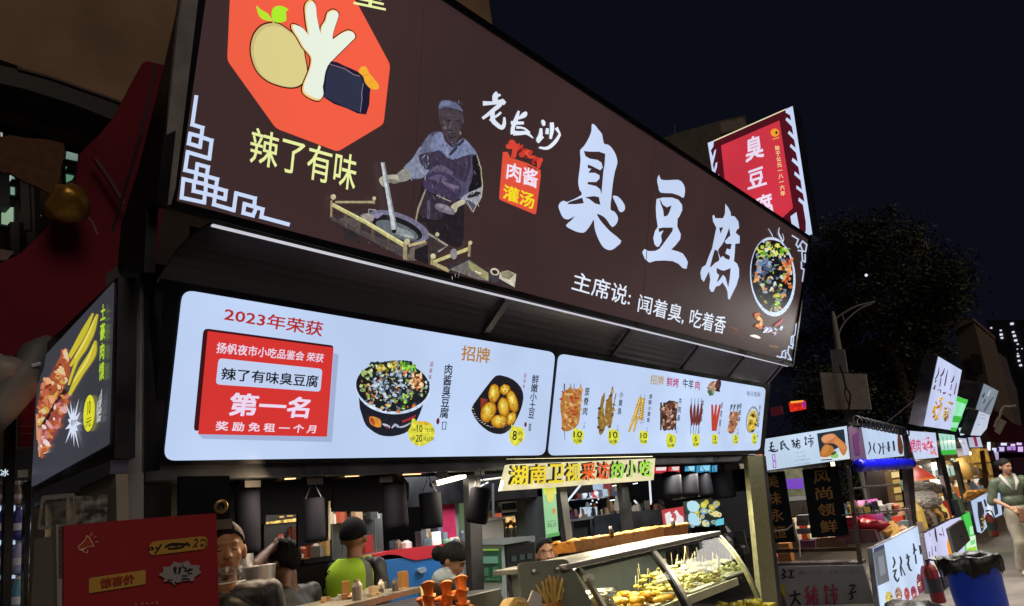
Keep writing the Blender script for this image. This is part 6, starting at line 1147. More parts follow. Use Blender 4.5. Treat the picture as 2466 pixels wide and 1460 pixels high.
# ---- neighbour building, upper left
bl = thing('town_building', (4, 9, 0), 'tall brown rendered building with a tiled eave behind the main sign', 'building')
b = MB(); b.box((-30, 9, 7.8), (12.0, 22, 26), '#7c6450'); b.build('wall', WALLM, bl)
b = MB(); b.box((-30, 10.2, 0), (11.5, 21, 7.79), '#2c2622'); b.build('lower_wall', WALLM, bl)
EVP = PY(8.2)
b = MB(); b.prism(EVP, [(-40, 148), (60, 172), (180, 208), (300, 250), (420, 298), (420, 340), (300, 300), (180, 252), (60, 214), (-40, 192)], .8, '#1c1a1a'); b.build('eave', MATTE, bl)
b = MB(); b.tube([EVP.at(40, 166, .02), EVP.at(120, 188, .02), EVP.at(210, 220, .02), EVP.at(300, 252, .02)], .02, '#5c4c48', 6); b.build('gutter', MATTE, bl)
EB = PY(8.7)
for k in range(9):
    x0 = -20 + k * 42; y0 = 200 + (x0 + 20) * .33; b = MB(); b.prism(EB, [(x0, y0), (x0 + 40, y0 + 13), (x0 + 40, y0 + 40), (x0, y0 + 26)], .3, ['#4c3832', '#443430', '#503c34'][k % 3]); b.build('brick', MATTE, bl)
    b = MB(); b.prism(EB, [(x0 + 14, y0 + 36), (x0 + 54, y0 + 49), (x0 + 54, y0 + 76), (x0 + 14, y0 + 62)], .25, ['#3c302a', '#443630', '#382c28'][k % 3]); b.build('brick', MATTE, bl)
WP_ = PY(9.5); WIN = lit('window_glow', 1.0, True, .25, 1.5)
def window(q, col, mull):
    b = MB(); cxm = sum(p[0] for p in q) / len(q); cym = sum(p[1] for p in q) / len(q)
    b.prism(WP_, [(cxm + (p[0] - cxm) * 1.12 , cym + (p[1] - cym) * 1.12) for p in q], .1, '#14181a', off=.0); fr = b.build('window', MATTE, bl)
    b = MB(); b.flat(WP_, q, col, off=.02); b.build('pane', WIN, fr)
    for a, z in mull:
        b = MB(); b.tube([WP_.at(*a, .06), WP_.at(*z, .06)], .05, '#10120f', 6); b.build('mullion', MATTE, fr)
window([(23, 420), (60, 434), (61, 476), (24, 470)], '#7c9c88', [((42, 425), (43, 475)), ((23, 445), (60, 452))])
window([(2, 500), (59, 502), (59, 551), (2, 541)], '#90ac90', [((40, 500), (40, 550))]); window([(80, 516), (98, 520), (86, 545), (76, 552)], '#88a488', []); window([(159, 366), (186, 373), (186, 390), (157, 384)], '#6c8478', [])
window([(157, 403), (184, 412), (172, 435), (158, 441)], '#5c8c70', [((157, 415), (180, 420))]); window([(0, 320), (5, 322), (5, 332), (0, 330)], '#9ca49c', []); window([(22, 424), (27, 424), (27, 438), (22, 438)], '#b8d8e8', [])
b = MB(); b.prism(PY(9.3), [(0, 412), (20, 416), (25, 500), (0, 498)], .2, '#0c1418'); b.build('shutter', MATTE, bl)
for a, z in (((62, 430), (68, 560)), ((75, 455), (80, 600)), ((40, 540), (42, 620))):
    b = MB(); b.tube([PY(9.2).at(*a), PY(9.2).at(*z)], .09, '#181614', 6); b.build('column', MATTE, bl)
def cloth(pl, pts, col, nm, lab, cat, mat=FABRIC, dep=.03):
    t = thing(nm, pl.at(*pts[0]), lab, cat); b = MB(); b.prism(pl, pts, dep, col); b.build('cloth', mat, t); return t
cloth(PY(8.0), smooth([(0, 330), (60, 332), (153, 345), (148, 400), (132, 465), (95, 452), (60, 438), (20, 415), (0, 410)], 2), '#543c2c', 'brown_awning', 'brown cloth awning hanging across the lit windows, upper left', 'awning')
cloth(PY(7.6), [(0, 600), (34, 606), (16, 627), (0, 627)], '#6c5c5c', 'grey_awning', 'small grey sheet edge at the left border beneath the windows', 'sheet')
rc = cloth(Plane((0, 5.4, 3), (0, -1, -.25)), smooth([(345, 152), (352, 147), (396, 157), (420, 300), (380, 600), (330, 900), (120, 1010), (20, 1010), (-30, 1010), (-30, 650), (50, 612), (112, 552), (178, 470), (192, 372), (236, 330), (272, 288)], 1), '#661a28', 'red_canopy', 'dark red tent canopy sloping behind the left flank of the stall', 'canopy', surface('red_cloth', .85, 0, 1.2, .35, .15, spec=.2))
b = MB(); b.tube([Plane((0, 5.3, 3), (0, -1, -.25)).at(228, 382), Plane((0, 5.3, 3), (0, -1, -.25)).at(262, 430), Plane((0, 5.3, 3), (0, -1, -.25)).at(298, 492)], .02, '#583038', 6); b.build('rib', MATTE, rc)
t = thing('gold_ornament', PY(4.9).at(180, 505), 'shiny gold bell shaped ornament with a stick, hung before the red canopy', 'ornament')
ax_ = (PY(4.9).at(140, 470) - PY(4.9).at(205, 520)).normalized(); o0 = PY(4.9).at(208, 522)
b = MB(); b.lathe(o0, [(.01, -.01), (.06, .01), (.105, .06), (.13, .12), (.135, .17), (.12, .22), (.08, .25), (0, .26)], '#a8843c', 30, ax_)
b.v = [tuple(Vector(v) + (Vector(v) - o0).normalized() * .045 * noise.noise(Vector(v) * 11) + Vector((.02, 0, .02)) * noise.noise(Vector(v) * 23)) for v in b.v]; b.build('bell', surface('gold_foil', .42, .8, 14, .3, .6), t, True)
b = MB(); b.tube([o0, PY(4.9).at(222, 535), PY(4.9).at(235, 566)], .008, '#74504c', 6); b.build('stick', MATTE, t)
# dark frame strip between sign and canopy
b = MB(); b.prism(Plane(SS.p + Vector((.02, 0, 0)), SS.n), [(396, 152), (424, 30), (432, 0), (376, 490), (354, 500), (346, 655), (283, 640), (292, 540), (335, 400)], .04, '#15151d'); b.build('flank_fascia', DARKM, stall)
b = MB(); b.tube([SS.at(396, 160, .03), SS.at(360, 330, .03), SS.at(290, 560, .03)], .005, '#6c7080', 6); b.build('fascia_edge', STEEL, stall)
TP = PY(4.2)
t = thing('rolled_tarp', TP.at(40, 1010), 'bundle of grey tarpaulin tied beside the side sign, left edge', 'tarpaulin')
b = MB(); b.tube([TP.at(-40, 1020), TP.at(0, 985), TP.at(35, 935), TP.at(66, 885), TP.at(92, 850), TP.at(120, 815)], [.09, .085, .10, .07, .085, .03], '#5c6062', 14); b.blob(TP.at(8, 895), (.10, .1, .09), '#7c7c7c', 3, .5, 12, 9); b.build('tarp_cloth', surface('tarp', .6, 0, 7, .3, .8), t, True)
b = MB(); b.tube([TP.at(62, 890, .08), TP.at(84, 884, .08)], .01, '#b8c0cc', 6); b.build('strap', PLASTIC, t)
t = slab('red_cloth_panel', 'dark red cloth panel beneath the grey tarpaulin bundle', 'panel', PY(4.8), [(46, 945), (85, 920), (78, 1075), (46, 1074)], .02, '#701420', FABRIC, 'cloth')
for y in (1026, 1044): part(t, 'stripe', FABRIC, PY(4.8), [(46, y), (79, y), (79, y + 3), (46, y + 3)], '#8c4c28', .002)
# drinks fridge at the far left
FP = PY(4.6); fr = slab('drinks_fridge', 'open lit drinks fridge with dark posts at the left edge', 'fridge', PY(5.0), [(-60, 1100), (90, 1078), (80, 1480), (-60, 1480)], .3, '#0f1216', MATTE, 'cabinet')
for q in ([(20, 870), (44, 850), (26, 1480), (6, 1480)], [(62, 1160), (76, 1155), (66, 1480), (56, 1480)]):
    b = MB(); b.prism(FP, q, .05, '#14161a'); b.build('post', DARKM, fr)
SHL = lit('fridge_light', 1.2, True, .2, 8)
for y in (1219, 1302, 1386):
    b = MB(); b.prism(PY(4.8), [(-30, y + 2), (70, y - 6), (70, y + 2), (-30, y + 10)], .2, '#a8bcd0'); b.build('shelf', SHL, fr)
b = MB(); b.prism(FP, [(40, 1134), (65, 1132), (64, 1150), (40, 1152)], .01, '#98a09c', off=.02); b.build('card', PAPER, fr)
b = MB(); b.text(FP, '冰', [(-8, 1134), (12, 1133), (12, 1150), (-8, 1152)], '#c8d8e0', bold=.05, off=.06); b.build('lettering', GLOW, fr)
k = 0
for y, cols in ((1300, ('#2c3c9c', '#34389c', '#20306c')), (1384, ('#5c5ca8', '#8c94c8', '#243468')), (1478, ('#c8b888', '#4c90b8', '#a8c4a0')), (1216, ('#8c6c5c', '#a88c7c', '#6c7c8c'))):
    for x, cc in zip((4, 38, 54), cols):
        hgt = .12 if y == 1216 else .19
        o = PY(4.75).at(x, y); t = thing('drink_bottle', o, ['bottle at the left edge on the fridge shelf', 'bottle beside the post on the fridge shelf', 'bottle nearest the stall on the fridge shelf'][k % 3] + [', blue row', ', lilac row', ', bottom row', ', top row'][k // 3], 'bottle', 'bottles in the drinks fridge'); k += 1
        b = MB(); b.lathe(o, [(0, 0), (.034, .0), (.036, .02), (.034, hgt * .6), (.014, hgt * .85), (.014, hgt * .92)], cc, 12); b.build('body', PLASTIC, t, True)
        b = MB(); b.lathe(o + Vector((0, 0, hgt * .92)), [(.016, 0), (.016, .02), (0, .021)], '#d8dce4', 10); b.build('cap', PLASTIC, t, True)
        b = MB(); b.lathe(o, [(.037, hgt * .25), (.037, hgt * .45)], '#d0d8f0', 12); b.build('label_band', PAPER, t, True)
# ================================================================== STALL 2 (trotters)
s2 = thing('trotter_stall', (12.5, 3.8, 0), 'second stall down the lane, white signs, dark banners and a grey lower board', 'food stall')
X2 = PX(11.2); c = C(1800, 980, 3.0417)
b = MB(); b.prism(PX(11.25), c((722, 440), (745, 440), (838, 1150), (860, 1480), (835, 1480), (808, 1150)), .06, '#6c6460'); b.build('post', STEEL, s2)
b = MB(); b.prism(PX(11.3), c((145, 1045), (800, 1030), (802, 1056), (145, 1072)), .05, '#54463c'); b.build('rail', STEEL, s2)
b = MB(); b.prism(PX(11.2), c((150, 1148), (815, 1138), (822, 1158), (150, 1172)), .35, '#7c7478'); b.build('counter_top', STEEL, s2)
for q in (((690, 788), (1180, 745), (1180, 758), (690, 800)), ((770, 592), (1110, 560), (1112, 572), (770, 606))): b = MB(); b.prism(PX(11.25), c(*q), .04, '#989090'); b.build('shelf_rail', STEEL, s2)
b = MB(); b.box((11.25, 2.95, 2.42), (16.5, 5.2, 2.47), '#17171c'); b.box((11.4, 5.0, .6), (16.5, 5.1, 2.4), '#241e1c'); b.build('roof', DARKM, s2)
b = MB(); b.box((11.3, 4.75, .55), (11.5, 5.0, 2.4), '#3c342e'); b.build('rear_panel', MATTE, s2)
t = thing('banner_sign', X2.at(1930, 1120), 'white lit sign with four black brush characters and a picture of trotters', 'sign')
b = MB(); b.prism(X2, [(1800, 1063), (2040, 1024), (2048, 1106), (1800, 1141)], .12, '#303038', off=-.003); b.build('casing', DARKM, t)
b = MB(); b.flat(X2, [(1800, 1064), (2039, 1026), (2047, 1105), (1800, 1140)], '#c0d4ea', off=.002); b.build('face_panel', LITP, t)
c6 = C(1820, 1010, 9.485); b = MB(); b.lay = 5; rr = random.Random(2); BK_ = '#141c2c'
for s_ in ([(390, 515, 30), (330, 560, 34)], [(310, 640, 24), (420, 610, 30)], [(290, 725, 24), (420, 690, 32), (440, 680, 20)], [(370, 530, 30), (350, 640, 34), (360, 725, 40), (440, 735, 36), (500, 710, 30), (498, 680, 14)], [(640, 490, 36), (560, 560, 34)], [(580, 545, 30), (585, 640, 34), (580, 695, 30), (640, 650, 18)], [(580, 600, 24), (690, 570, 26)], [(640, 530, 28), (680, 620, 30), (770, 700, 34)],
           [(880, 470, 26), (820, 520, 26)], [(820, 470, 24), (890, 560, 36), (850, 640, 26)], [(830, 580, 22), (880, 545, 26)], [(950, 440, 26), (945, 560, 32), (900, 650, 24)], [(910, 510, 26), (1020, 480, 26)], [(900, 570, 26), (1020, 540, 28)], [(950, 590, 24), (950, 650, 24), (1010, 650, 24), (1010, 590, 24), (950, 590, 22)],
           [(1130, 400, 26), (1165, 440, 24), (1130, 470, 22), (1130, 400, 22)], [(1150, 480, 24), (1140, 590, 28), (1180, 560, 16)], [(1240, 355, 30), (1250, 400, 28)], [(1190, 450, 24), (1330, 430, 26)], [(1210, 500, 24), (1205, 540, 22)], [(1200, 510, 20), (1310, 500, 26), (1300, 580, 20)], [(1265, 440, 26), (1270, 640, 24)]): b.flat(X2, brush(c6(*s_), 2), BK_)
b.flat(X2, c6((1403, 325), (2020, 225), (2060, 560), (1480, 860), (1450, 660)), '#1c2c38')
b.flat(X2, c6((1490, 850), (2090, 690), (2150, 900), (1490, 950)), '#d8e4e8'); b.flat(X2, c6((1492, 920), (1750, 900), (1752, 925), (1500, 945)), '#344048')
b.flat(X2, smooth(c6((1560, 600), (1620, 570), (1760, 620), (1790, 720), (1720, 830), (1600, 870), (1490, 850), (1485, 740)), 2), '#b87430'); b.flat(X2, smooth(c6((1500, 450), (1560, 370), (1700, 330), (1800, 335), (1900, 430), (2020, 530), (2095, 640), (2060, 780), (2010, 830), (1950, 770), (1900, 650), (1800, 560), (1650, 545), (1560, 545)), 2), '#c87c44'); b.flat(X2, smooth(c6((1510, 450), (1570, 375), (1720, 345), (1820, 380), (1750, 450), (1620, 520), (1560, 530)), 2), '#d89468'); b.flat(X2, smooth(c6((1840, 440), (1950, 510), (2060, 640), (2000, 700), (1900, 600), (1800, 540)), 2), '#d48c50'); b.flat(X2, ribbon(c6((1570, 555, 8), (1680, 560, 14), (1760, 460, 8))), '#8c4c24'); b.flat(X2, smooth(c6((1540, 640), (1640, 600), (1700, 640), (1600, 800), (1520, 800)), 2), '#c88440')
b.flat(X2, smooth(c6((1720, 830), (1850, 760), (1900, 840), (1850, 885), (1740, 880)), 2), '#90c870'); b.flat(X2, smooth(c6((1720, 800), (1820, 720), (1850, 760), (1770, 820)), 2), '#4c4c20')
b.flat(X2, smooth(c6((0, 640), (80, 590), (170, 640), (215, 740), (200, 860), (215, 960), (190, 1060), (120, 1180), (0, 1190)), 2), '#a87058'); b.flat(X2, smooth(c6((60, 600), (150, 620), (215, 740), (190, 890), (160, 860), (170, 760), (120, 660), (70, 660)), 2), '#1c1614'); b.flat(X2, smooth(c6((10, 860), (80, 840), (200, 960), (170, 1080), (60, 1150), (0, 1120)), 2), '#bc8468'); b.flat(X2, smooth(c6((70, 680), (130, 700), (150, 800), (110, 830), (60, 760)), 2), '#d09c84')
for q in ((380, 805, 460, 950), (395, 960, 480, 1115)): b.flat(X2, c6((q[0], q[1]), (q[2] - 5, q[1] - 10), (q[2], q[3] - 5), (q[0] + 10, q[3])), '#a040c0', holes=[c6((q[0] + 18, q[1] + 18), (q[2] - 22, q[1] + 10), (q[2] - 18, q[3] - 22), (q[0] + 26, q[3] - 18))])
for j, (x0, x1, y) in enumerate(((870, 1130, 740), (950, 1150, 830), (890, 1240, 910), (890, 1250, 1005))):
    b.text(X2, ['一九九三', '七八四', '口口香四口', '一口三四四'][j], c6((x0, y + 10), (x1, y - 28), (x1, y + 22), (x0, y + 58)), '#7c88a0', bold=.0)
b.build('print', LIT, t)
F2 = PY(2.95); t = thing('banner_sign', F2.at(2130, 1105), 'white lit sign with thin dark brush characters facing the lane, above the blue roll', 'sign')
b = MB(); b.prism(F2, [(2073, 1026), (2172, 1044), (2182, 1100), (2085, 1111)], .1, '#34343c', off=-.003); b.build('casing', DARKM, t); b = MB(); b.flat(F2, [(2074, 1029), (2171, 1046), (2180, 1098), (2087, 1108)], '#bcd0ec', off=.002); b.build('face_panel', LITP, t)
b = MB(); b.lay = 5; c5 = C(2100, 980, 3.041)
for s_ in ([(2092, 1064, 3), (2096, 1080, 4), (2090, 1094, 2)], [(2106, 1066, 2), (2103, 1080, 4), (2108, 1092, 2)], [(2114, 1068, 3), (2120, 1078, 4), (2116, 1094, 3)], [(2125, 1066, 3), (2127, 1095, 3)], [(2122, 1078, 2), (2132, 1076, 2)], [(2138, 1064, 5), (2140, 1088, 5)], [(2134, 1080, 2), (2144, 1078, 2)], [(2150, 1062, 5), (2153, 1086, 5)]): b.flat(F2, brush(list(s_), 2), '#28344c')
b.flat(F2, smooth([(2162, 1044), (2168, 1052), (2174, 1076), (2172, 1094), (2163, 1090), (2160, 1060)], 2), '#5c3424'); b.build('print', LIT, t)
t = slab('plastic_sheet', 'smoky plastic sheet with purple glow between the two white signs', 'sheet', PY(2.94), [(2043, 1028), (2073, 1030), (2086, 1110), (2050, 1108)], .01, '#4c3850', PLASTIC, 'sheet'); part(t, 'purple_print', lit('purple_print', .5), PY(2.94), [(2052, 1048), (2066, 1040), (2070, 1095), (2058, 1096)], '#7c1c80', .002)
# fairy coil above and the blue roll
t = thing('cable_coil', F2.at(2120, 1030), 'black coiled cable lying along the top of the lane facing sign', 'cable'); b = MB(); P = []
A_, B_ = F2.at(2052, 1015), F2.at(2178, 1042)
for i in range(140): u = i / 139; a = u * 2 * math.pi * 13; P.append(A_.lerp(B_, u) + Vector((math.cos(a) * .04, -.05 + .06 * math.cos(a), .075 * math.sin(a))))
b.tube(P, .014, '#0c0c10', 5); b.build('coil', PLASTIC, t, True)
t = thing('blue_roll', PY(2.8).at(2130, 1125), 'shiny royal blue rolled plastic awning under the lane facing sign', 'awning'); b = MB(); P = []; rs_ = []
for i in range(41): u = i / 40; P.append(PY(2.8).at(2066 + 128 * u, 1122 - 6 * u)); rs_.append(.075 + .018 * math.sin(i * 1.9))
b.tube(P, rs_, '#1418c8', 12); b.build('roll', surface('blue_film', .2, 0, 12, .2, .6), t, True)
t = thing('tube_lamp', PX(11.6).at(2008, 1125), 'short warm lit tube behind the trotter sign right end', 'lamp'); b = MB(); b.tube([PX(11.6).at(2004, 1112), PX(11.6).at(2010, 1136)], .03, '#ffd8a0', 8); b.build('tube', BR, t)
# dark banners
for q, chars, lab in ((((60, 490), (270, 470), (350, 990), (140, 1000)), '美味永恒', 'black hanging banner with faint gold characters, left one under the trotter sign'), (((400, 460), (660, 430), (742, 940), (470, 962)), '风尚领鲜', 'black hanging banner with faint gold characters, right one under the trotter sign')):
    BN = PX(11.3); t = thing('cloth_banner', BN.at(*c(q[3])[0]), lab, 'banner'); b = MB(); b.prism(BN, c(*q), .02, '#14161e'); b.build('cloth', FABRIC, t)
    b = MB(); b.lay = 3
    L2 = lambda u, v: tuple(Vector(q[0]).lerp(Vector(q[1]), u).lerp(Vector(q[3]).lerp(Vector(q[2]), u), v))
    for j, ch in enumerate(chars): b.text(BN, ch, c(L2(.28, .04 + .24 * j), L2(.74, .04 + .24 * j), L2(.74, .04 + .24 * j + .18), L2(.28, .04 + .24 * j + .18)), '#94703c', bold=.03, rough=.02)
    b.build('lettering', PAPER, t)
# things between banners
t = slab('menu_card', 'purple and olive lit menu card between the two black banners', 'menu card', PX(12.2), c((268, 460), (402, 450), (430, 650), (300, 665)), .02, '#6c6c50', lit('card_light', .7, False, .4, 12), 'panel'); part(t, 'purple_band', lit('purple_band', .9), PX(12.2), c((272, 530), (408, 522), (414, 600), (286, 602)), '#7440c0', .002); part(t, 'pale_band', lit('pale_band', .6), PX(12.2), c((296, 660), (428, 650), (432, 680), (302, 690)), '#98988c', .002)
for j, (y0, w0, col) in enumerate(((795, 95, '#6c7078'), (835, 90, '#505860'), (895, 110, '#5c646c'))): slab('food_tub', ['top grey tub stacked between the black banners', 'middle grey tub stacked between the black banners', 'bottom grey tub stacked between the black banners'][j], 'tub', PX(11.9), c((355, y0), (355 + w0, y0 - 4), (355 + w0, y0 + 34), (360, y0 + 40)), .2, col, PLASTIC, bevel=.01, grp='grey tubs between the banners')
t = slab('sauce_carton', 'orange and cream carton standing on the stall rail', 'carton', PX(11.5), c((215, 1002), (300, 998), (325, 1130), (232, 1136)), .15, '#c88c50', PAPER); part(t, 'carton_label', PAPER, PX(11.5), c((230, 1034), (300, 1030), (306, 1072), (234, 1078)), '#e4d4b8', .003)
slab('backlit_board', 'tan board under the right black banner', 'board', PX(11.7), c((500, 965), (730, 945), (735, 1040), (505, 1045)), .04, '#a08468', MATTE, 'panel')
slab('pink_bag', 'pink plastic bag on the stall counter behind the stickered post', 'bag', PX(11.6), smooth(c((150, 1020), (175, 1040), (205, 1100), (190, 1130), (150, 1140), (138, 1080)), 2), .12, '#c86c74', BAG)
slab('purple_jar', 'jar lit purple beside the tan board', 'jar', PX(11.8), smooth(c((370, 985), (495, 975), (498, 1040), (375, 1045)), 1), .12, '#6c4870', PLASTIC)
t = thing('white_cable', PX(11.1).at(1900, 1270), 'white cable sagging across the left black banner', 'cable'); b = MB(); b.tube([PX(11.15).at(*p) for p in c((120, 900), (200, 912), (290, 898), (345, 850), (345, 880), (380, 1000), (385, 1100))], .012, '#b8b4b0', 6); b.build('cord', PLASTIC, t)
for j, (x, y, col) in enumerate(((735, 845, '#c02838'), (745, 880, '#b84c6c'), (860, 870, '#c41c2c'), (920, 872, '#b01828'), (800, 930, '#a84c64'), (740, 930, '#985070'))):
    t = thing('food_packet', PX(11.6).at(*c((x, y))[0]), ['red packet at the back left of the trotter counter', 'pink packet beneath the back left red one', 'glossy red packet left of the pink jug', 'glossy red packet under the pink jug', 'pink bag lying in the middle of the trotter counter', 'mauve bag at the left of the trotter counter'][j], 'packet', 'red and pink packets on the trotter counter'); b = MB(); b.blob(PX(11.6).at(*c((x, y))[0]), (.12, .2, .09), col, j, .4, 12, 8); b.build('packet_body', BAG, t, True)
lathe_thing('pink_jug', 'translucent pink jug behind the glossy red packets', 'jug', PX(11.9).at(*c((925, 862))[0]), [(0, 0), (.17, 0), (.14, .36), (.12, .36)], '#c058b0', PLASTIC)
slab('meat_tray', 'clear tray of pink meat in front of the red packets', 'tray', PX(11.4), c((712, 905), (930, 900), (960, 990), (720, 1010)), .2, '#6c4850', FOOD)
slab('brown_cabinet', 'dark brown cabinet panel behind the rails of the second stall', 'cabinet', PY(3.6), c((870, 460), (1060, 440), (1110, 800), (920, 815)), .05, '#2c1e24', MATTE, 'panel'); bag(PY(3.3), smooth(c((1000, 870), (1080, 855), (1160, 870), (1170, 905), (1060, 960), (1010, 930)), 2), .1, '#a87c48', 'tan paper bags heaped on the second stall counter', BAGL, .14)
t = slab('spice_tower', 'narrow lit shelf of yellow packets at the lane side of the second stall', 'shelf', PY(3.4), c((1045, 470), (1110, 460), (1140, 770), (1095, 775)), .1, '#806840', MATTE, 'frame')
for j in range(5): part(t, 'packet', lit('packet_light_%d' % j, .9), PY(3.4), c((1050 + j * 10, 480 + j * 56), (1105 + j * 8, 474 + j * 56), (1110 + j * 8, 515 + j * 56), (1056 + j * 9, 522 + j * 56)), ['#f0d890', '#b09850', '#d8b868', '#907840', '#c8a868'][j], .004)
# grey lower board and lit lane board
LB = PX(11.15); t = thing('lower_board', LB.at(1960, 1460), 'grey unlit board with black and magenta brush characters under the trotter counter', 'sign')
b = MB(); b.prism(LB, c((165, 1172), (848, 1160), (935, 1475), (200, 1475)), .05, '#8c8c94'); b.build('board_panel', PAPER, t)
b = MB(); b.lay = 4; K = '#1c181c'; MG = '#9c2850'
for s_ in ([(180, 1210, 14), (215, 1240, 16)], [(165, 1250, 10), (205, 1200, 14), (210, 1260, 12)], [(255, 1190, 12), (280, 1210, 14), (250, 1235, 12), (290, 1240, 14), (250, 1260, 10)], [(300, 1200, 10), (345, 1200, 10)], [(322, 1205, 12), (320, 1240, 12)], [(295, 1250, 12), (345, 1248, 10)],
           [(310, 1385, 14), (390, 1370, 18)], [(345, 1345, 16), (350, 1400, 20), (320, 1455, 14)], [(350, 1400, 16), (390, 1450, 18)], [(745, 1310, 14), (790, 1308, 18), (760, 1350, 14), (770, 1400, 20), (745, 1410, 10)], [(740, 1370, 10), (800, 1352, 16)]): b.flat(LB, brush(c(*s_), 2), K)
for s_ in ([(450, 1310, 14), (425, 1350, 16)], [(425, 1330, 14), (455, 1400, 24), (430, 1460, 16)], [(420, 1400, 14), (455, 1370, 14)], [(490, 1310, 14), (480, 1390, 18), (460, 1440, 14)], [(470, 1350, 14), (515, 1340, 14)], [(465, 1385, 16), (520, 1375, 16)], [(490, 1400, 14), (490, 1450, 14), (515, 1450, 14), (512, 1400, 14), (490, 1400, 12)],
           [(570, 1310, 14), (590, 1330, 14), (570, 1350, 14), (568, 1312, 12)], [(580, 1360, 14), (580, 1440, 18), (610, 1425, 10)], [(625, 1295, 16), (632, 1330, 14)], [(600, 1345, 14), (665, 1335, 14)], [(605, 1380, 14), (655, 1372, 16), (650, 1420, 12)], [(630, 1345, 16), (640, 1460, 16)]): b.flat(LB, brush(c(*s_), 2), MG)
b.text(LB, '电话 一八六 一五零 三六五八', c((375, 1202), (820, 1192), (824, 1220), (378, 1228)), '#5c5860', bold=0)
b.flat(LB, c((180, 1310), (275, 1302), (285, 1375), (250, 1475), (190, 1475)), '#a8942c'); b.flat(LB, smooth(c((185, 1330), (240, 1345), (280, 1420), (285, 1475), (200, 1475)), 2), '#5c3c34'); b.build('print', PAPER, t)
lo = PY(2.78); t = thing('lane_board', lo.at(2170, 1460), 'bright lit board with four brush characters and vegetables, facing the lane at the second stall', 'sign')
b = MB(); b.prism(lo, c5((0, 1035), (335, 868), (418, 1370), (380, 1400), (60, 1500)), .06, '#8c9098', off=-.002); b.build('casing', DARKM, t); b = MB(); b.flat(lo, c5((6, 1038), (333, 874), (412, 1368), (376, 1396), (62, 1490)), '#c4d8f4', off=.002); b.build('face_panel', LITP, t)
b = MB(); b.lay = 5
b.flat(lo, c5((8, 1062), (88, 1020), (126, 1275), (40, 1312)), '#5c646c'); b.flat(lo, c5((8, 1040), (85, 1005), (90, 1035), (12, 1070)), '#303c5c'); b.flat(lo, c5((40, 1100), (80, 1085), (100, 1220), (60, 1240)), '#7c848c')
for s_ in ([(150, 1100, 10), (165, 1140, 14), (150, 1180, 10)], [(148, 1210, 10), (175, 1190, 12), (160, 1240, 14), (185, 1280, 16), (195, 1250, 8)], [(200, 1095, 10), (212, 1130, 14), (205, 1180, 12), (215, 1240, 10)], [(210, 1170, 8), (240, 1235, 10)], [(250, 1080, 14), (265, 1120, 14), (255, 1160, 12)], [(245, 1110, 10), (275, 1095, 10)], [(262, 1150, 14), (272, 1190, 14), (290, 1200, 10)], [(298, 1000, 10), (308, 1050, 16), (300, 1080, 12)], [(295, 1040, 10), (325, 1050, 10)], [(312, 1080, 12), (320, 1150, 12)], [(345, 1015, 18), (355, 1080, 14)]): b.flat(lo, brush(c5(*s_), 2), '#141824')
for x, y, rx, ry, col in ((120, 1400, 30, 48, '#c8b850'), (190, 1370, 26, 50, '#b08478'), (250, 1370, 20, 48, '#b83838'), (300, 1360, 22, 48, '#a83454'), (345, 1310, 22, 90, '#7c3040'), (378, 1270, 28, 110, '#5c1838')):
    b.flat(lo, smooth(c5(*ell(x, y, rx, ry, -8, 9)), 2), col); scatter_blobs(b, lo, c5(*ell(x, y, rx * .8, ry * .8, -8, 9)), 10, 3, [col, '#e8d8b0', '#8c4440', '#60283c'], rr)
b.build('print', LIT, t)
area('stall_lamp', (12.2, 3.9, 2.3), (12.0, 3.9, 0), 1.0, 60, (1, .82, .66)); area('lane_fill', (11.5, 1.4, 3.3), (11.2, 1.4, 0), 2.5, 210, (1, .94, .86))  # lane light has no fixture, added to brighten paving and bin
# ================================================================== STALL 3, 4, 5
s3 = thing('snack_stall', (16, 3.5, 0), 'third stall with a pink printed sign, red shade and bagged goods', 'food stall')
F3 = PY(2.92)
for q in (((232, 150), (255, 150), (300, 420), (330, 870), (300, 880), (262, 560)), ((455, 160), (478, 160), (560, 500), (620, 790), (590, 800), (520, 500))): b = MB(); b.prism(F3, c5(*q), .08, '#3c3438'); b.build('post', DARKM, s3)
b = MB(); b.prism(PY(3.1), c5((318, 895), (560, 812), (575, 830), (352, 920)), .8, '#b08c58'); b.build('counter_top', MATTE, s3); b = MB(); b.prism(PY(4.0), c5((300, 400), (900, 260), (900, 800), (330, 880)), .1, '#6c5c48'); b.build('rear_panel', MATTE, s3); b = MB(); b.prism(F3, c5((225, 118), (330, 125), (620, 205), (618, 216), (330, 150), (228, 150)), 1.2, '#1c1a20'); b.build('roof', DARKM, s3)
def lsign(nm, lab, pl, q, col, prints, dep=.12, gr=None):
    t = thing(nm, pl.at(*q[3]), lab, 'sign', gr); b = MB(); b.prism(pl, q, dep, '#34343c', off=-.003, side='#4a4854'); b.build('casing', DARKM, t)
    b = MB(); cx_ = sum(p[0] for p in q) / len(q); cy_ = sum(p[1] for p in q) / len(q); b.flat(pl, [(cx_ + (p[0] - cx_) * .975, cy_ + (p[1] - cy_) * .975) for p in q], col, off=.003); b.build('face_panel', LITP, t)
    if prints:
        b = MB(); b.lay = 6
        for k in prints:
            if k[0] == 'P': b.flat(pl, k[2], k[1])
            elif k[0] == 'S': b.flat(pl, brush(k[2], 2), k[1])
            elif k[0] == 'E': scatter_blobs(b, pl, k[2], k[3], k[4], k[5], rr)
            elif k[0] == 'T': b.text(pl, k[2], k[3], k[1], bold=.03)
        b.build('print', LIT, t)
    return t
MGN = '#d02868'
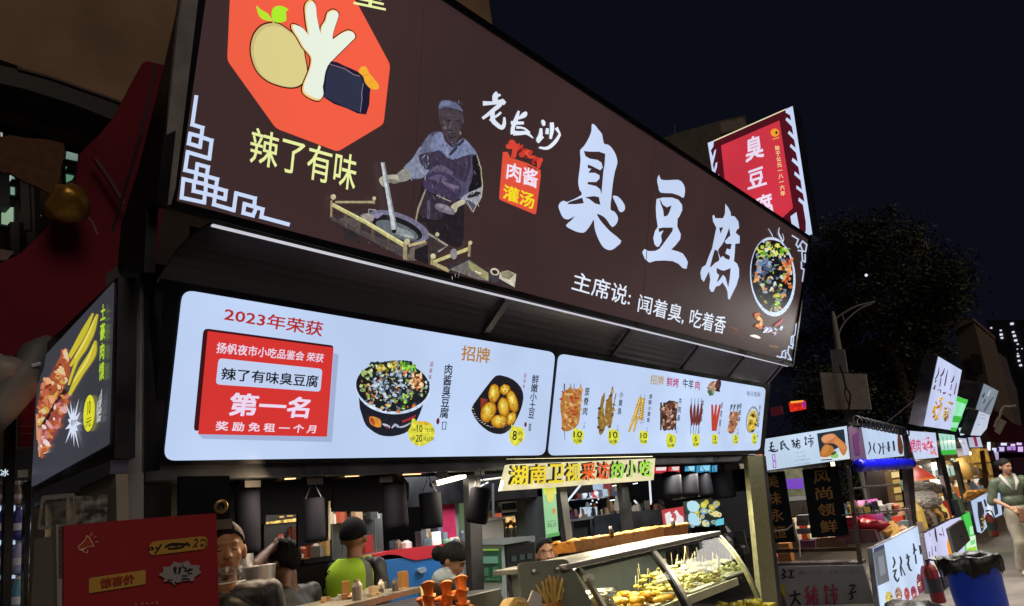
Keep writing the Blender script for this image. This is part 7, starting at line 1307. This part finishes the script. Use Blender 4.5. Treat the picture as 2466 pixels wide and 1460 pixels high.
lsign('banner_sign', 'white lit sign with pink characters and pink food over the third stall', F3, c5((250, 172), (466, 188), (488, 372), (312, 390)), '#c8d4f0', [('T', MGN, '烤肉', c5((272, 232), (352, 232), (358, 332), (284, 336))), ('E', MGN, c5((370, 240), (410, 225), (462, 290), (466, 340), (420, 335), (375, 300)), 50, 3, ['#c82860', '#e05c88', '#f4c0d0', '#a01848']), ('E', 0, c5((410, 320), (465, 330), (468, 350), (430, 345)), 8, 2.5, ['#f08060', '#e86048'])])
lsign('banner_sign', 'pale green lit sign with thin lettering over the fourth stall', F3, c5((484, 192), (604, 206), (622, 350), (512, 354)), '#a8dccc', [('P', '#38b840', c5((500, 318), (614, 312), (620, 348), (513, 352))), ('S', '#50746c', c5((515, 220, 4), (530, 310, 5))), ('S', '#50746c', c5((545, 215, 4), (555, 310, 5))), ('S', '#50746c', c5((575, 215, 4), (585, 300, 5)))])
lsign('banner_sign', 'small white lit sign with black lettering over the fifth stall', F3, c5((626, 226), (700, 232), (716, 350), (672, 360), (660, 300)), '#c0c8e0', [('T', '#5c6074', '小吃', c5((640, 240), (676, 240), (680, 275), (645, 278)))]); lsign('banner_sign', 'small white sign with a dark red stripe beside the fifth stall sign', PY(2.88), c5((700, 224), (790, 220), (812, 296), (716, 298)), '#b8bcd4', [('P', '#8c2c48', c5((738, 222), (762, 221), (776, 290), (756, 292)))])
# tall leaning signs
SP2 = PLEAN(2.5, 2.5, 24); c7 = C(2200, 840, 5.616)
lsign('tall_sign', 'tall leaning white lit sign with dark red characters and two yellow foods', SP2, c7((330, 90), (657, 283), (500, 1112), (125, 1055)), '#c4cef0', [('S', '#4c1830', c7((340, 250, 6), (330, 340, 16), (290, 410, 14))), ('S', '#4c1830', c7((300, 420, 20), (290, 460, 12))), ('S', '#4c1830', c7((290, 490, 14), (270, 550, 26))), ('S', '#4c1830', c7((415, 265, 8), (395, 330, 22), (360, 375, 16))), ('S', '#6c5478', c7((370, 390, 14), (350, 510, 16))), ('S', '#4c1830', c7((320, 560, 10), (365, 560, 14), (355, 600, 8))), ('S', '#4c1830', c7((460, 280, 4), (440, 370, 16), (430, 430, 16), (415, 500, 18))), ('S', '#6c1840', c7((390, 590, 16), (410, 605, 22), (430, 585, 16))),
      ('S', '#4c1830', c7((545, 360, 8), (525, 430, 20), (500, 460, 12))), ('S', '#6c4c88', c7((510, 480, 14), (495, 560, 14))), ('S', '#6c1840', c7((465, 620, 12), (500, 620, 14), (490, 650, 8))), ('S', '#6c1840', c7((580, 460, 10), (560, 540, 14), (545, 620, 14))),
      ('E', 0, c7((310, 680), (380, 670), (370, 830), (300, 980), (235, 960), (270, 780)), 34, 4, ['#c88c1c', '#e0a828', '#a87418', '#f0cc60']), ('E', 0, c7((480, 715), (515, 715), (495, 860), (430, 1000), (385, 970), (410, 820)), 30, 4, ['#a8843c', '#c8a050', '#806028', '#d8b868'])], .22)
lsign('tall_sign', 'tall leaning green and white lit sign right behind the one with yellow foods', PLEAN(2.8, 2.5, 26), c7((560, 625), (740, 690), (570, 1125), (440, 1100)), '#98e8b8', [('P', '#4cc84c', c7((568, 640), (736, 692), (715, 755), (560, 700))), ('P', '#40b840', c7((520, 900), (660, 920), (620, 1000), (500, 990))), ('P', '#40b840', c7((480, 1060), (590, 1070), (568, 1122), (445, 1098)))], .2)
lsign('tall_sign', 'leaning grey white sign with dark smudged print, mostly unlit', PLEAN(2.6, 2.5, 26), c7((950, 465), (1153, 570), (1040, 905), (835, 820)), '#7c8894', [('S', '#383c44', c7((960, 600, 14), (930, 660, 30))), ('S', '#5c6470', c7((1080, 650, 16), (1000, 760, 40), (950, 850, 30))), ('S', '#a8b4c4', c7((1040, 560, 20), (1000, 640, 30))), ('S', '#50545c', c7((970, 680, 20), (940, 740, 24)))], .5)
lsign('tall_sign', 'short white lit sign with faint lettering below the smudged grey sign', PLEAN(2.4, 2.4, 26), c7((885, 838), (1035, 892), (990, 1080), (905, 1180), (765, 1175)), '#c0c8dc', [('S', '#8c94a8', c7((895, 890, 8), (960, 900, 10))), ('S', '#8c94a8', c7((880, 930, 8), (960, 950, 10))), ('S', '#8c94a8', c7((860, 1025, 8), (900, 1025, 10)))], .2)
t = thing('small_light', PY(2.9).at(2323, 1040), 'small white triangular light between the tall green and grey signs', 'lamp'); b = MB(); b.prism(PY(2.9), c7((655, 1066), (728, 1068), (684, 1166)), .08, '#c8dce8'); b.build('diffuser', GLOW, t)
# third stall goods
t = thing('hanging_lamp', PY(3.1).at(2215, 1152), 'glowing red orange lamp shade hanging over bagged goods', 'lamp'); o = PY(3.2).at(*c5((345, 535))[0]); b = MB(); b.lathe(o, [(.30, -.02), (.29, .02), (.16, .16), (.05, .27), (0, .28)], ['#f07828', '#d83c18', '#c02c14', '#a02010', '#a02010'], 24); b.build('shade', lit('shade_glow', .75, False, .1), t, True)
def heap(nm, lab, cat, pl, pts, col, mat=BAG, puff=.12): bag(pl, smooth(c5(*pts), 2), .1, col, lab, mat, puff); o = [x for x in COL.objects if x.name.startswith('plastic_bag')][-1]; return o
bag(PY(3.05), smooth(c5((290, 640), (380, 600), (465, 640), (500, 690), (480, 740), (380, 750), (310, 720)), 2), .1, '#e0dcd4', 'white plastic bags heaped under the red lamp shade', BAGL, .16)
bag(PY(3.05), smooth(c5((275, 550), (380, 545), (500, 570), (500, 610), (380, 620), (290, 610)), 2), .1, '#a8a49c', 'grey crinkled bag directly below the red lamp shade', BAGL, .14)
bag(PY(3.0), smooth(c5((320, 790), (420, 760), (540, 770), (545, 820), (430, 870), (340, 890)), 2), .1, '#6c5c48', 'brown bag lying on the third stall counter', BAGL, .12)
bag(PY(3.02), smooth(c5((350, 600), (410, 600), (465, 630), (450, 665), (380, 640)), 2), .1, '#e0dcd8', 'bright white bag end poking from the heap', BAG, .06)
slab('steel_urn', 'tall pale steel urn behind the bagged goods', 'urn', PY(3.4), c5((500, 400), (600, 390), (625, 690), (570, 710), (520, 600)), .3, '#a4a8a8', STEEL, bevel=.02)
slab('steel_hood', 'grey steel hood above the bagged goods', 'hood', PY(3.5), c5((320, 400), (430, 392), (445, 500), (350, 510)), .3, '#8c8c90', STEEL)
# boards facing the lane, stalls 3-4
lsign('lane_board', 'white lit lane board with black and yellow print at the third stall', PY(2.80), c5((375, 925), (575, 820), (650, 800), (690, 1080), (610, 1110), (470, 1395), (455, 1385)), '#ccccf0', [('S', '#1c1c28', c5((460, 890, 10), (465, 940, 14), (475, 990, 8))), ('S', '#44485c', c5((490, 930, 10), (510, 940, 12))), ('S', '#8c90a8', c5((415, 920, 8), (425, 950, 8))), ('S', '#2c2c3c', c5((510, 880, 4), (525, 950, 6))), ('S', '#2c3040', c5((460, 1020, 6), (465, 1060, 8))), ('S', '#50546c', c5((415, 1060, 6), (420, 1100, 8))), ('S', '#2c3040', c5((435, 1020, 4), (440, 1090, 6))), ('P', '#e8962c', c5((552, 950), (580, 980), (610, 1080), (560, 1095), (545, 1010))), ('E', 0, c5((450, 1085), (490, 1090), (500, 1150), (470, 1200), (445, 1160)), 24, 3, ['#d8c848', '#a89828', '#e8e080', '#3c3820'])], .08)
t = slab('flip_screen', 'dark grey square panel leaning before the white lane board', 'panel', PY(2.70), c5((562, 892), (655, 828), (672, 832), (722, 975), (612, 1082)), .05, '#48484a', PLASTIC, bevel=.006); part(t, 'mark', PAPER, PY(2.70), c5((645, 942), (656, 938), (658, 955), (648, 958)), '#1c1c1c', .003)
lsign('lane_board', 'bright green lit lane board at the fourth stall', PY(2.82), c5((622, 815), (712, 760), (780, 1085), (690, 1090)), '#48c84c', [('P', '#b0ecc0', c5((712, 880), (735, 870), (745, 930), (720, 940))), ('P', '#d8f4d0', c5((690, 960), (755, 940), (770, 1080), (690, 1088))), ('P', '#98d83c', c5((690, 1040), (760, 1020), (768, 1080), (688, 1084))), ('P', '#78d888', c5((715, 985), (750, 970), (755, 1000), (722, 1015)))], .08)
lsign('lane_board', 'pale blue white lit lane board with people silhouettes at the fifth stall', PY(2.85), c5((720, 690), (885, 600), (935, 590), (955, 790), (900, 815), (800, 930), (768, 920)), '#b4c8e4', [('P', '#2c2c34', c5((770, 700), (800, 690), (820, 760), (815, 900), (800, 920), (775, 800))), ('P', '#34343c', c5((885, 700), (910, 695), (925, 780), (900, 800))), ('P', '#e8eef8', c5((840, 640), (870, 630), (880, 880), (850, 880))), ('S', '#20242c', c5((820, 680, 14), (835, 730, 16))), ('E', 0, c5((800, 800), (825, 790), (825, 880), (805, 900)), 10, 3, ['#c8b070', '#8c6c30'])], .08)
s5 = thing('yellow_stall', (24, 3.5, 0), 'fifth stall down the lane glowing yellow inside', 'food stall')
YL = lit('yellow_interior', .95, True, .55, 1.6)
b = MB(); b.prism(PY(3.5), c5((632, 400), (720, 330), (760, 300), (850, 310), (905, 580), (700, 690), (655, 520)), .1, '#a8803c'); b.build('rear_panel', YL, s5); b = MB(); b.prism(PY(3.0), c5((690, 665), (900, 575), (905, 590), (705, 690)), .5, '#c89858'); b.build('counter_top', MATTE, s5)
for q, col in ((((615, 400), (635, 395), (705, 690), (690, 700)), '#3c3c34'), (((810, 320), (822, 318), (860, 580), (848, 582)), '#6c5030'), (((870, 320), (890, 316), (962, 600), (945, 610)), '#4c4038')): b = MB(); b.prism(PY(3.0), c5(*q), .08, col); b.build('post', DARKM, s5)
for q in (((740, 410), (890, 400), (892, 410), (742, 420)), ((755, 510), (900, 495), (902, 512), (757, 525))): b = MB(); b.prism(PY(3.1), c5(*q), .3, '#dcb470'); b.build('shelf', MATTE, s5)
for j, (x, y, hgt, col) in enumerate(((690, 520, .5, '#d8b870'), (735, 500, .3, '#b8a080'), (775, 505, .22, '#c0b8a8'), (800, 505, .2, '#a89068'), (840, 500, .2, '#b88c50'))): lathe_thing('food_jar', ['tall yellow jar at the near end of the yellow stall', 'tan jar beside the tall yellow jar', 'pale jar on the yellow stall shelf', 'small brown jar on the yellow stall shelf', 'orange jar at the far end of the yellow stall shelf'][j], 'jar', PY(3.2).at(*c5((x, y))[0]), [(0, 0), (hgt * .35, 0), (hgt * .35, hgt * .6), (hgt * .2, hgt), (0, hgt)], col, PLASTIC, 'body', 12)
for j, q in enumerate((((745, 315), (790, 308), (800, 400), (752, 405)), ((800, 308), (845, 312), (850, 395), (805, 400)))): part(s5, 'hanging_pack', lit('pack_%d' % j, .7, False, .4, 4), PY(3.3), c5(*q), ['#d8a840', '#c08c30'][j], .05, .0)
bag(PY(2.95), smooth(c5((690, 640), (730, 610), (820, 600), (900, 580), (880, 620), (780, 670), (710, 700)), 2), .1, '#b88848', 'orange brown cloth draped over the yellow stall counter edge', FABRIC, .1)
# far end of lane: purple lit stalls
fs = thing('far_stall', (34, 3.4, 0), 'far stall under purple light at the end of the lane', 'food stall')
FX = PX(32); FXL = lit('purple_light', 1.0, True, .3, .8)
b = MB(); b.prism(FX, [(2404, 1068), (2500, 1062), (2500, 1100), (2396, 1104)], .3, '#50305c'); b.build('awning', FABRIC, fs)
for j, (x, y, w_, h_, col) in enumerate(((2418, 1070, 14, 6, '#e8e8f8'), (2440, 1072, 10, 5, '#f0d8f8'), (2455, 1068, 12, 8, '#e8c8f8'), (2395, 1085, 10, 12, '#d0d8f0'), (2412, 1082, 14, 10, '#c8c0e8'), (2436, 1080, 20, 9, '#b488d8'), (2458, 1082, 12, 12, '#e0b8f0'), (2382, 1076, 8, 22, '#e0e4ec'), (2400, 1098, 12, 20, '#a898c0'))):
    part(fs, 'lit_panel', FXL, FX, [(x - w_ / 2, y - h_ / 2), (x + w_ / 2, y - h_ / 2), (x + w_ / 2, y + h_ / 2), (x - w_ / 2, y + h_ / 2)], col, .05, .1)
b = MB(); b.prism(FX, [(2378, 1090), (2500, 1092), (2500, 1150), (2390, 1180)], .3, '#503048'); b.build('front_panel', MATTE, fs)
for x in (2404, 2420, 2436): b = MB(); b.prism(PX(31.5), [(x, 1078), (x + 2, 1078), (x + 5, 1150), (x + 3, 1150)], .05, '#201824'); b.build('post', DARKM, fs)
part(fs, 'magenta_strip', FXL, PX(31), [(2416, 1110), (2421, 1110), (2426, 1150), (2420, 1150)], '#b828a0', .05)
t = slab('dark_awning', 'maroon cloth awning above the far purple stall', 'awning', PX(26), smooth([(2372, 1010), (2400, 990), (2440, 1020), (2500, 1040), (2500, 1066), (2420, 1064), (2384, 1060)], 2), .2, '#4c1c30', FABRIC, 'cloth')
t = slab('paper_bag', 'cream paper bag hanging high beyond the white signs', 'bag', PX(22), c7((1165, 940), (1258, 985), (1160, 1165), (1090, 1110)), .1, '#98907c', PAPER, 'body')
t = thing('curved_hose', PX(22).at(2408, 1000), 'pale curved hose reaching over the hanging paper bag', 'hose'); b = MB(); b.tube([PX(22).at(*p) for p in smooth(c7((1090, 1060), (1120, 980), (1170, 900), (1180, 850), (1225, 780), (1300, 780), (1390, 765)), 3, False)], .03, '#b0a494', 6); b.build('hose', PLASTIC, t)
for a_ in (('third stall counter', F3, 2205, 2290, 1292, 1262, 90, .07, .22, 11), ('fourth stall counter', F3, 2292, 2325, 1262, 1245, 50, .08, .25, 12), ('yellow stall counter', PY(3.1), 2330, 2395, 1208, 1178, 70, .08, .22, 13), ('second stall rear shelf', PX(12.3), 1890, 2035, 1302, 1290, 60, .06, .2, 14)):
    clutter('stall_goods', 'jumble of small packets and jars on the ' + a_[0], 'goods', a_[1], a_[2], a_[3], a_[4], a_[5], a_[6], a_[7], a_[8], GP_ + ['#d8a050', '#c84030', '#e8d8b0', '#f0e8d0'], a_[9], .3, .5)
clutter('stall_goods', 'small lit bottles on the upper rails of the third stall', 'goods', PY(3.6), 2200, 2300, 1178, 1160, 60, .06, .16, GP_, 15, .6, .2)
clutter('stall_goods', 'small lit bottles on the shelf beneath the green lit sign', 'goods', PY(3.4), 2268, 2312, 1150, 1142, 46, .08, .2, ['#e8f0f0', '#a8c8d0', '#5c8c98', '#c8d8c0'], 16, .7, .2)
clutter('stall_goods', 'row of small goods along the mid rail of the trotter stall', 'goods', PX(11.5), 2040, 2170, 1243, 1232, 40, .04, .12, GP_, 17, .3, .2)
for j, (x, y) in enumerate(((2214, 1128), (2262, 1118), (2335, 1092), (2362, 1090), (2106, 1126), (2148, 1124))):
    t = thing('bulb', PY(3.4).at(x, y), ['bulb above the red lamp shade', 'bulb beneath the green lit sign', 'bulb at the near top of the yellow stall', 'bulb at the far top of the yellow stall', 'near bulb beneath the blue roll', 'far bulb beneath the blue roll'][j], 'lamp'); b = MB(); b.blob(PY(3.4).at(x, y), (.05, .05, .05), '#fff0d0', 0, 0, 10, 8); b.build('glass', BR, t, True)
area('lane_fill', (20, 3.6, 2.2), (20, 3.4, 0), 2.0, 110, (1, .82, .6)); area('stall_lamp', (15.5, 3.7, 2.3), (15.4, 3.4, 0), 1.2, 80, (1, .88, .75))  # lane light here is also an unseen fill
# ---- blue bin, extinguishers
bo = PZ(.66).at(2333, 1352); bo.z = 0; t = thing('rubbish_bin', bo, 'big royal blue plastic bin with a black liner, in the lane', 'rubbish bin')
rb = .275
b = MB(); b.lathe(bo, [(0, .0), (rb * .82, .0), (rb * .84, .03), (rb * .98, .66), (rb * 1.03, .665), (rb * 1.03, .69), (rb * .96, .69), (rb * .8, .1), (0, .09)], '#1c48e0', 40); b.build('body', PLASTIC, t, True)
b = MB(); n = 44
for i in range(n):
    pass
rows_ = [(1.06, .50), (1.07, .58), (1.09, .66), (1.07, .71), (1.0, .725), (.9, .69), (.6, .62), (.0, .60)]; V = []
for ri, (k_, z_) in enumerate(rows_):
    for j in range(n):
        a = 2 * math.pi * j / n; q = 1 + .03 * math.sin(a * 9 + ri) + .02 * math.sin(a * 17); zz = z_ + (.03 * math.sin(a * 5) + .025 * math.sin(a * 11) if ri < 2 else .012 * math.sin(a * 7 + ri)) + (.06 if ri == 0 else 0)
        V.append(bo + Vector((math.cos(a) * rb * k_ * q, math.sin(a) * rb * k_ * q, zz)))
b.mesh(V, [(i * n + j, i * n + (j + 1) % n, (i + 1) * n + (j + 1) % n, (i + 1) * n + j) for i in range(len(rows_) - 1) for j in range(n)], '#0c0c10'); b.build('liner', BAG, t, True)
b = MB(); b.blob(bo + Vector((-.1, -.05, .72)), (.14, .1, .05), '#141014', 4, .4, 12, 8); b.build('bagged_waste', BAG, t, True)
def extinguisher(o, k, lab):
    t = thing('fire_extinguisher', o, lab, 'fire extinguisher'); b = MB(); b.lathe(o, [(0, 0), (.075 * k, 0), (.08 * k, .02), (.08 * k, .36 * k), (.055 * k, .42 * k), (.025 * k, .44 * k), (.022 * k, .47 * k)], '#7c141c', 20); b.build('cylinder', PLASTIC, t, True)
    b = MB(); b.box(tuple(o + Vector((-.03, -.02, .47)) * 1), tuple(o + Vector((.03, .02, .50))), '#18181a'); b.tube([o + Vector((0, -.02, .49)), o + Vector((.09, -.06, .47)), o + Vector((.11, -.08, .3)), o + Vector((.1, -.08, .15))], .012, '#101012', 8); b.build('valve_and_hose', PLASTIC, t)
    b = MB(); b.lathe(o, [(.082 * k, .12 * k), (.082 * k, .28 * k)], '#2c2c34', 20); b.build('paper_label', PAPER, t, True); return t
o = PZ(.1).at(2262, 1480); o = PY(2.2).at(2262, 1452); extinguisher(Vector((o.x, o.y, o.z)), 1.0, 'dark red fire extinguisher standing between the lit board and blue bin')
o = PY(2.4).at(2396, 1292); extinguisher(o, .95, 'small red fire extinguisher far down the lane beneath the pale board')
t = thing('black_sack', PY(2.2).at(2200, 1470), 'glossy black sack lying at the bottom right below the lit boards', 'sack'); b = MB(); b.blob(PY(2.2).at(2195, 1482), (.42, .3, .14), '#0c0c10', 6, .35, 24, 14); b.build('sack_body', BAG, t, True)
t = thing('equipment_box', PY(2.75).at(2265, 1420), 'dark equipment box behind the fire extinguisher', 'box'); b = MB(); b.prism(PY(2.5), [(2262, 1392), (2286, 1388), (2296, 1450), (2268, 1455)], .2, '#14161c'); b.build('body', MATTE, t)
# ---- street lamp with sign plates
LX = PX(17.5); t = thing('street_lamp', LX.at(2040, 985), 'pale street lamp pole with curved double arm and two blank plates', 'street lamp')
b = MB(); base = LX.at(2043, 1010); b.tube([Vector((base.x, base.y, 0)), LX.at(2040, 985), LX.at(2024, 880), LX.at(2008, 768), LX.at(2005, 750)], [.12, .11, .10, .06, .03], '#8c8c8c', 12); b.build('pole', MATTE, t)
b = MB(); b.tube([LX.at(*p) for p in smooth([(2012, 768), (2030, 755), (2062, 738), (2107, 727)], 4, False)], .022, '#b8bcbc', 6); b.tube([LX.at(*p) for p in smooth([(2017, 812), (2028, 785), (2050, 760), (2078, 740), (2100, 732)], 4, False)], .018, '#b8bcbc', 6); b.tube([LX.at(2028, 756), LX.at(2033, 772)], .014, '#909494', 6); b.build('arm', MATTE, t)
b = MB(); b.prism(PX(17.38), [(1998, 843), (2032, 841), (2040, 896), (2006, 897)], .1, '#8c8e92'); b.build('control_box', MATTE, t)
b = MB(); b.prism(PX(17.3), [(1974, 897), (2085, 901), (2098, 986), (1987, 986)], .05, '#c8c4c0'); b.build('plate', MATTE, t)
b = MB(); b.tube([PX(17.2).at(*p) for p in ((2022, 880), (2030, 902), (2036, 930), (2048, 950), (2046, 975), (2042, 990))], .02, '#141414', 6); b.tube([PX(17.2).at(*p) for p in ((2036, 930), (2034, 950), (2044, 975))], .014, '#1c1c1c', 6); b.build('cable', PLASTIC, t)
b = MB(); b.prism(PX(17.3), [(2036, 988), (2056, 988), (2056, 1006), (2040, 1006)], .1, '#343848'); b.build('junction_box', MATTE, t)
t = thing('overhead_wire', LX.at(2160, 1010), 'thin wire slanting up from the cable coil to the tall sign', 'wire'); b = MB(); b.tube([PX(13.5).at(2135, 1018), PX(13.5).at(2220, 950)], .008, '#34343c', 5); b.build('wire', PLASTIC, t)
t = slab('electric_sign', 'small red orange lit sign in the dark beyond the stall end', 'sign', PX(19), [(1899, 970), (1937, 965), (1939, 985), (1903, 992)], .1, '#c82818', lit('red_display', 1.1, False, .5, 9), 'panel'); part(t, 'glow_edge', lit('amber_edge', 1.1), PX(19), [(1903, 967), (1934, 964), (1936, 968), (1905, 972)], '#f0a040', .004); part(t, 'blue_edge', lit('blue_edge', 1.0), PX(19), [(1932, 970), (1938, 968), (1939, 980), (1936, 984)], '#5c30c0', .004)
slab('electric_sign', 'dim dark red sign box just past the menu end', 'sign', PX(18), [(1854, 982), (1881, 978), (1884, 997), (1858, 1003)], .1, '#3c1018', lit('dim_red', .8), 'panel')
# ---- buildings beyond
def lump(nm, lab, cat, pl, pts, dep, col, mat=WALLM, pn='wall'):
    return slab(nm, lab, cat, pl, pts, dep, col, mat, pn)
t = lump('plant_room', 'dark flat roofed block glimpsed above the main sign beside the red sign', 'building', PY(14), [(1560, 345), (1640, 318), (1738, 290), (1795, 278), (1802, 320), (1760, 700), (1600, 700)], 4, '#48443c'); 
b = MB(); b.prism(PY(13.9), [(1735, 296), (1790, 283), (1800, 306), (1738, 322)], .6, '#6c665c'); b.build('parapet', WALLM, t); b = MB(); b.tube([PY(13.5).at(1623, 300), PY(13.5).at(1628, 345)], .03, '#34383c', 5); b.build('antenna', DARKM, t)
HX = PX(44); t = lump('gabled_house', 'grey brown gabled house rising behind the tree at the right', 'building', HX, [(2299, 785), (2343, 768), (2372, 880), (2400, 1010), (2420, 1100), (2340, 1100), (2322, 920)], 8, '#5c5048')
b = MB(); b.prism(PX(43.6), [(2296, 782), (2344, 765), (2346, 773), (2318, 784), (2300, 796)], 8.5, '#6c5c50'); b.build('roof', WALLM, t)
for q in (((2336, 852), (2362, 856), (2368, 900), (2345, 905)), ((2330, 905), (2350, 900), (2356, 940), (2336, 945))):
    b = MB(); b.prism(PX(43.8), q, .1, '#241e20'); w_ = b.build('window', MATTE, t)
t = lump('gabled_house', 'second lower dim block with a balcony right of the gabled house', 'building', PX(50), [(2362, 842), (2384, 834), (2396, 880), (2412, 920), (2430, 1060), (2380, 1060)], 8, '#4c444c'); part(t, 'balcony', WALLM, PX(49.8), [(2368, 870), (2396, 868), (2398, 878), (2372, 882)], '#605458', .4, .2)
t = lump('roof_tip', 'pale gable tip peeking over the dark tree crown', 'building', PX(40), [(2188, 580), (2202, 552), (2214, 578), (2230, 640), (2200, 640)], 3, '#6c685c')
t = lump('tower_block', 'distant dark tower with columns of tiny lit windows at the right edge', 'building', PX(120), [(2376, 772), (2480, 770), (2490, 1090), (2420, 1090)], 10, '#0e0f18', MATTE)
b = None
for x, y, r in ((2387, 790, .16), (2410, 796, .16), (2411, 806, .24), (2413, 814, .2), (2437, 780, .26), (2440, 800, .2), (2443, 809, .24), (2446, 820, .24), (2451, 829, .14), (2450, 841, .1), (2451, 852, .12), (2452, 858, .2), (2454, 869, .2), (2458, 880, .22), (2461, 840, .1)):
    b = MB(); k_ = r * 9 * 120 / 1700; p = PX(119.7).at(x, y); s_ = r * .75; b.box(tuple(p - Vector((.05, s_, s_ * .8))), tuple(p + Vector((.05, s_, s_ * .8))), '#e0e0f4'); b.build('lit_window', GLOW, t)
# ---- tree
TC = PX(27).at(2130, 790); tr = thing('street_tree', (TC.x, TC.y, 0), 'large dark leafy tree behind the street lamp', 'tree')
b = MB(); tb = Vector((TC.x, TC.y, 0)); b.tube([tb, tb + Vector((.1, .1, 2.2)), TC + Vector((.2, 0, -1.5)), TC + Vector((0, .2, .8))], [.32, .26, .2, .08], '#4a4038', 10)
rt = random.Random(6)
for i in range(9):
    a = rt.uniform(0, 6.3); e = TC + Vector((math.cos(a) * 1.8, math.sin(a) * 2.4, rt.uniform(-1.2, 2.0))); s0 = TC + Vector((.1, 0, rt.uniform(-1.6, .3))); b.tube([s0, s0.lerp(e, .5) + Vector((0, 0, .2)), e], [.1, .06, .02], '#4a4038', 6)
b.build('trunk', BARK, tr)
V = []; F = []; CC = []
cen = []
for (x, y, r_) in ((2010, 600, 1.5), (2070, 560, 1.3), (2130, 590, 1.6), (2190, 640, 1.5), (2250, 670, 1.3), (2290, 690, .9), (2050, 680, 1.8), (2140, 700, 1.9), (2220, 740, 1.5), (2280, 720, .8), (2000, 760, 1.7), (2090, 800, 1.9), (2180, 820, 1.7), (2230, 800, 1.2), (2040, 880, 1.7), (2130, 900, 1.7), (2210, 890, 1.2), (1990, 940, 1.5), (2080, 970, 1.5), (2160, 970, 1.3), (1950, 650, 1.2), (1940, 850, 1.3), (1960, 1000, 1.2), (2230, 950, .8)):
    cen.append((PX(27 + rt.uniform(-1.2, 1.8)).at(x, y), r_ * .72))
for ctr, rr_ in cen:
    for sub in range(int(40 * rr_)):
        d = Vector((rt.gauss(0, 1), rt.gauss(0, 1), rt.gauss(0, 1))).normalized() * rr_ * rt.uniform(.55, 1.08); cc_ = ctr + d; cr = rt.uniform(.14, .34); colv = rt.choice([(.045, .060, .034, 1), (.034, .048, .028, 1), (.055, .070, .042, 1), (.040, .050, .034, 1)])
        for l in range(42):
            p = cc_ + Vector((rt.gauss(0, cr), rt.gauss(0, cr), rt.gauss(0, cr * .8))); u = Vector((rt.uniform(-1, 1), rt.uniform(-1, 1), rt.uniform(-1, 1))).normalized() * rt.uniform(.05, .095); v = u.orthogonal().normalized() * u.length * .55
            k_ = len(V); V += [p - u, p + v, p + u, p - v]; F.append((k_, k_ + 1, k_ + 2, k_ + 3)); CC.append(colv)
b = MB(); b.v = [tuple(v) for v in V]; b.f = F; b.c = CC; b.build('crown', LEAF, tr)
o = MB(); o.blob(PX(23).at(2086, 663), .045, '#e8f0ff', 0, 0, 8, 6); tag(o.build('distant_lamp', GLOW), 'single tiny white light in front of the dark tree', 'lamp')
o = MB(); o.blob(PX(60).at(2429, 952), .1, '#c8c8d0', 0, 0, 8, 6); tag(o.build('distant_lamp', GLOW), 'faint tiny light right of the smudged grey sign', 'lamp')
t = thing('hedge_line', (30, 12, 0), 'dark planting bank along the street behind the stalls', 'hedge'); b = MB(); V = []
rt = random.Random(12); b.v = []; 
for i in range(5200):
    p = Vector((rt.uniform(14, 60), rt.uniform(9, 14), 0)); p.z = rt.uniform(0, 2.6 + .8 * noise.noise(Vector((p.x * .4, p.y * .4, 0)))); u = Vector((rt.uniform(-1, 1), rt.uniform(-1, 1), rt.uniform(-1, 1))).normalized() * rt.uniform(.08, .2); v = u.orthogonal().normalized() * u.length * .6; b.mesh([p - u, p + v, p + u, p - v], [(0, 1, 2, 3)], (.03, .045, .02, 1))
b.build('foliage', LEAF, t)['kind'] = 'stuff'
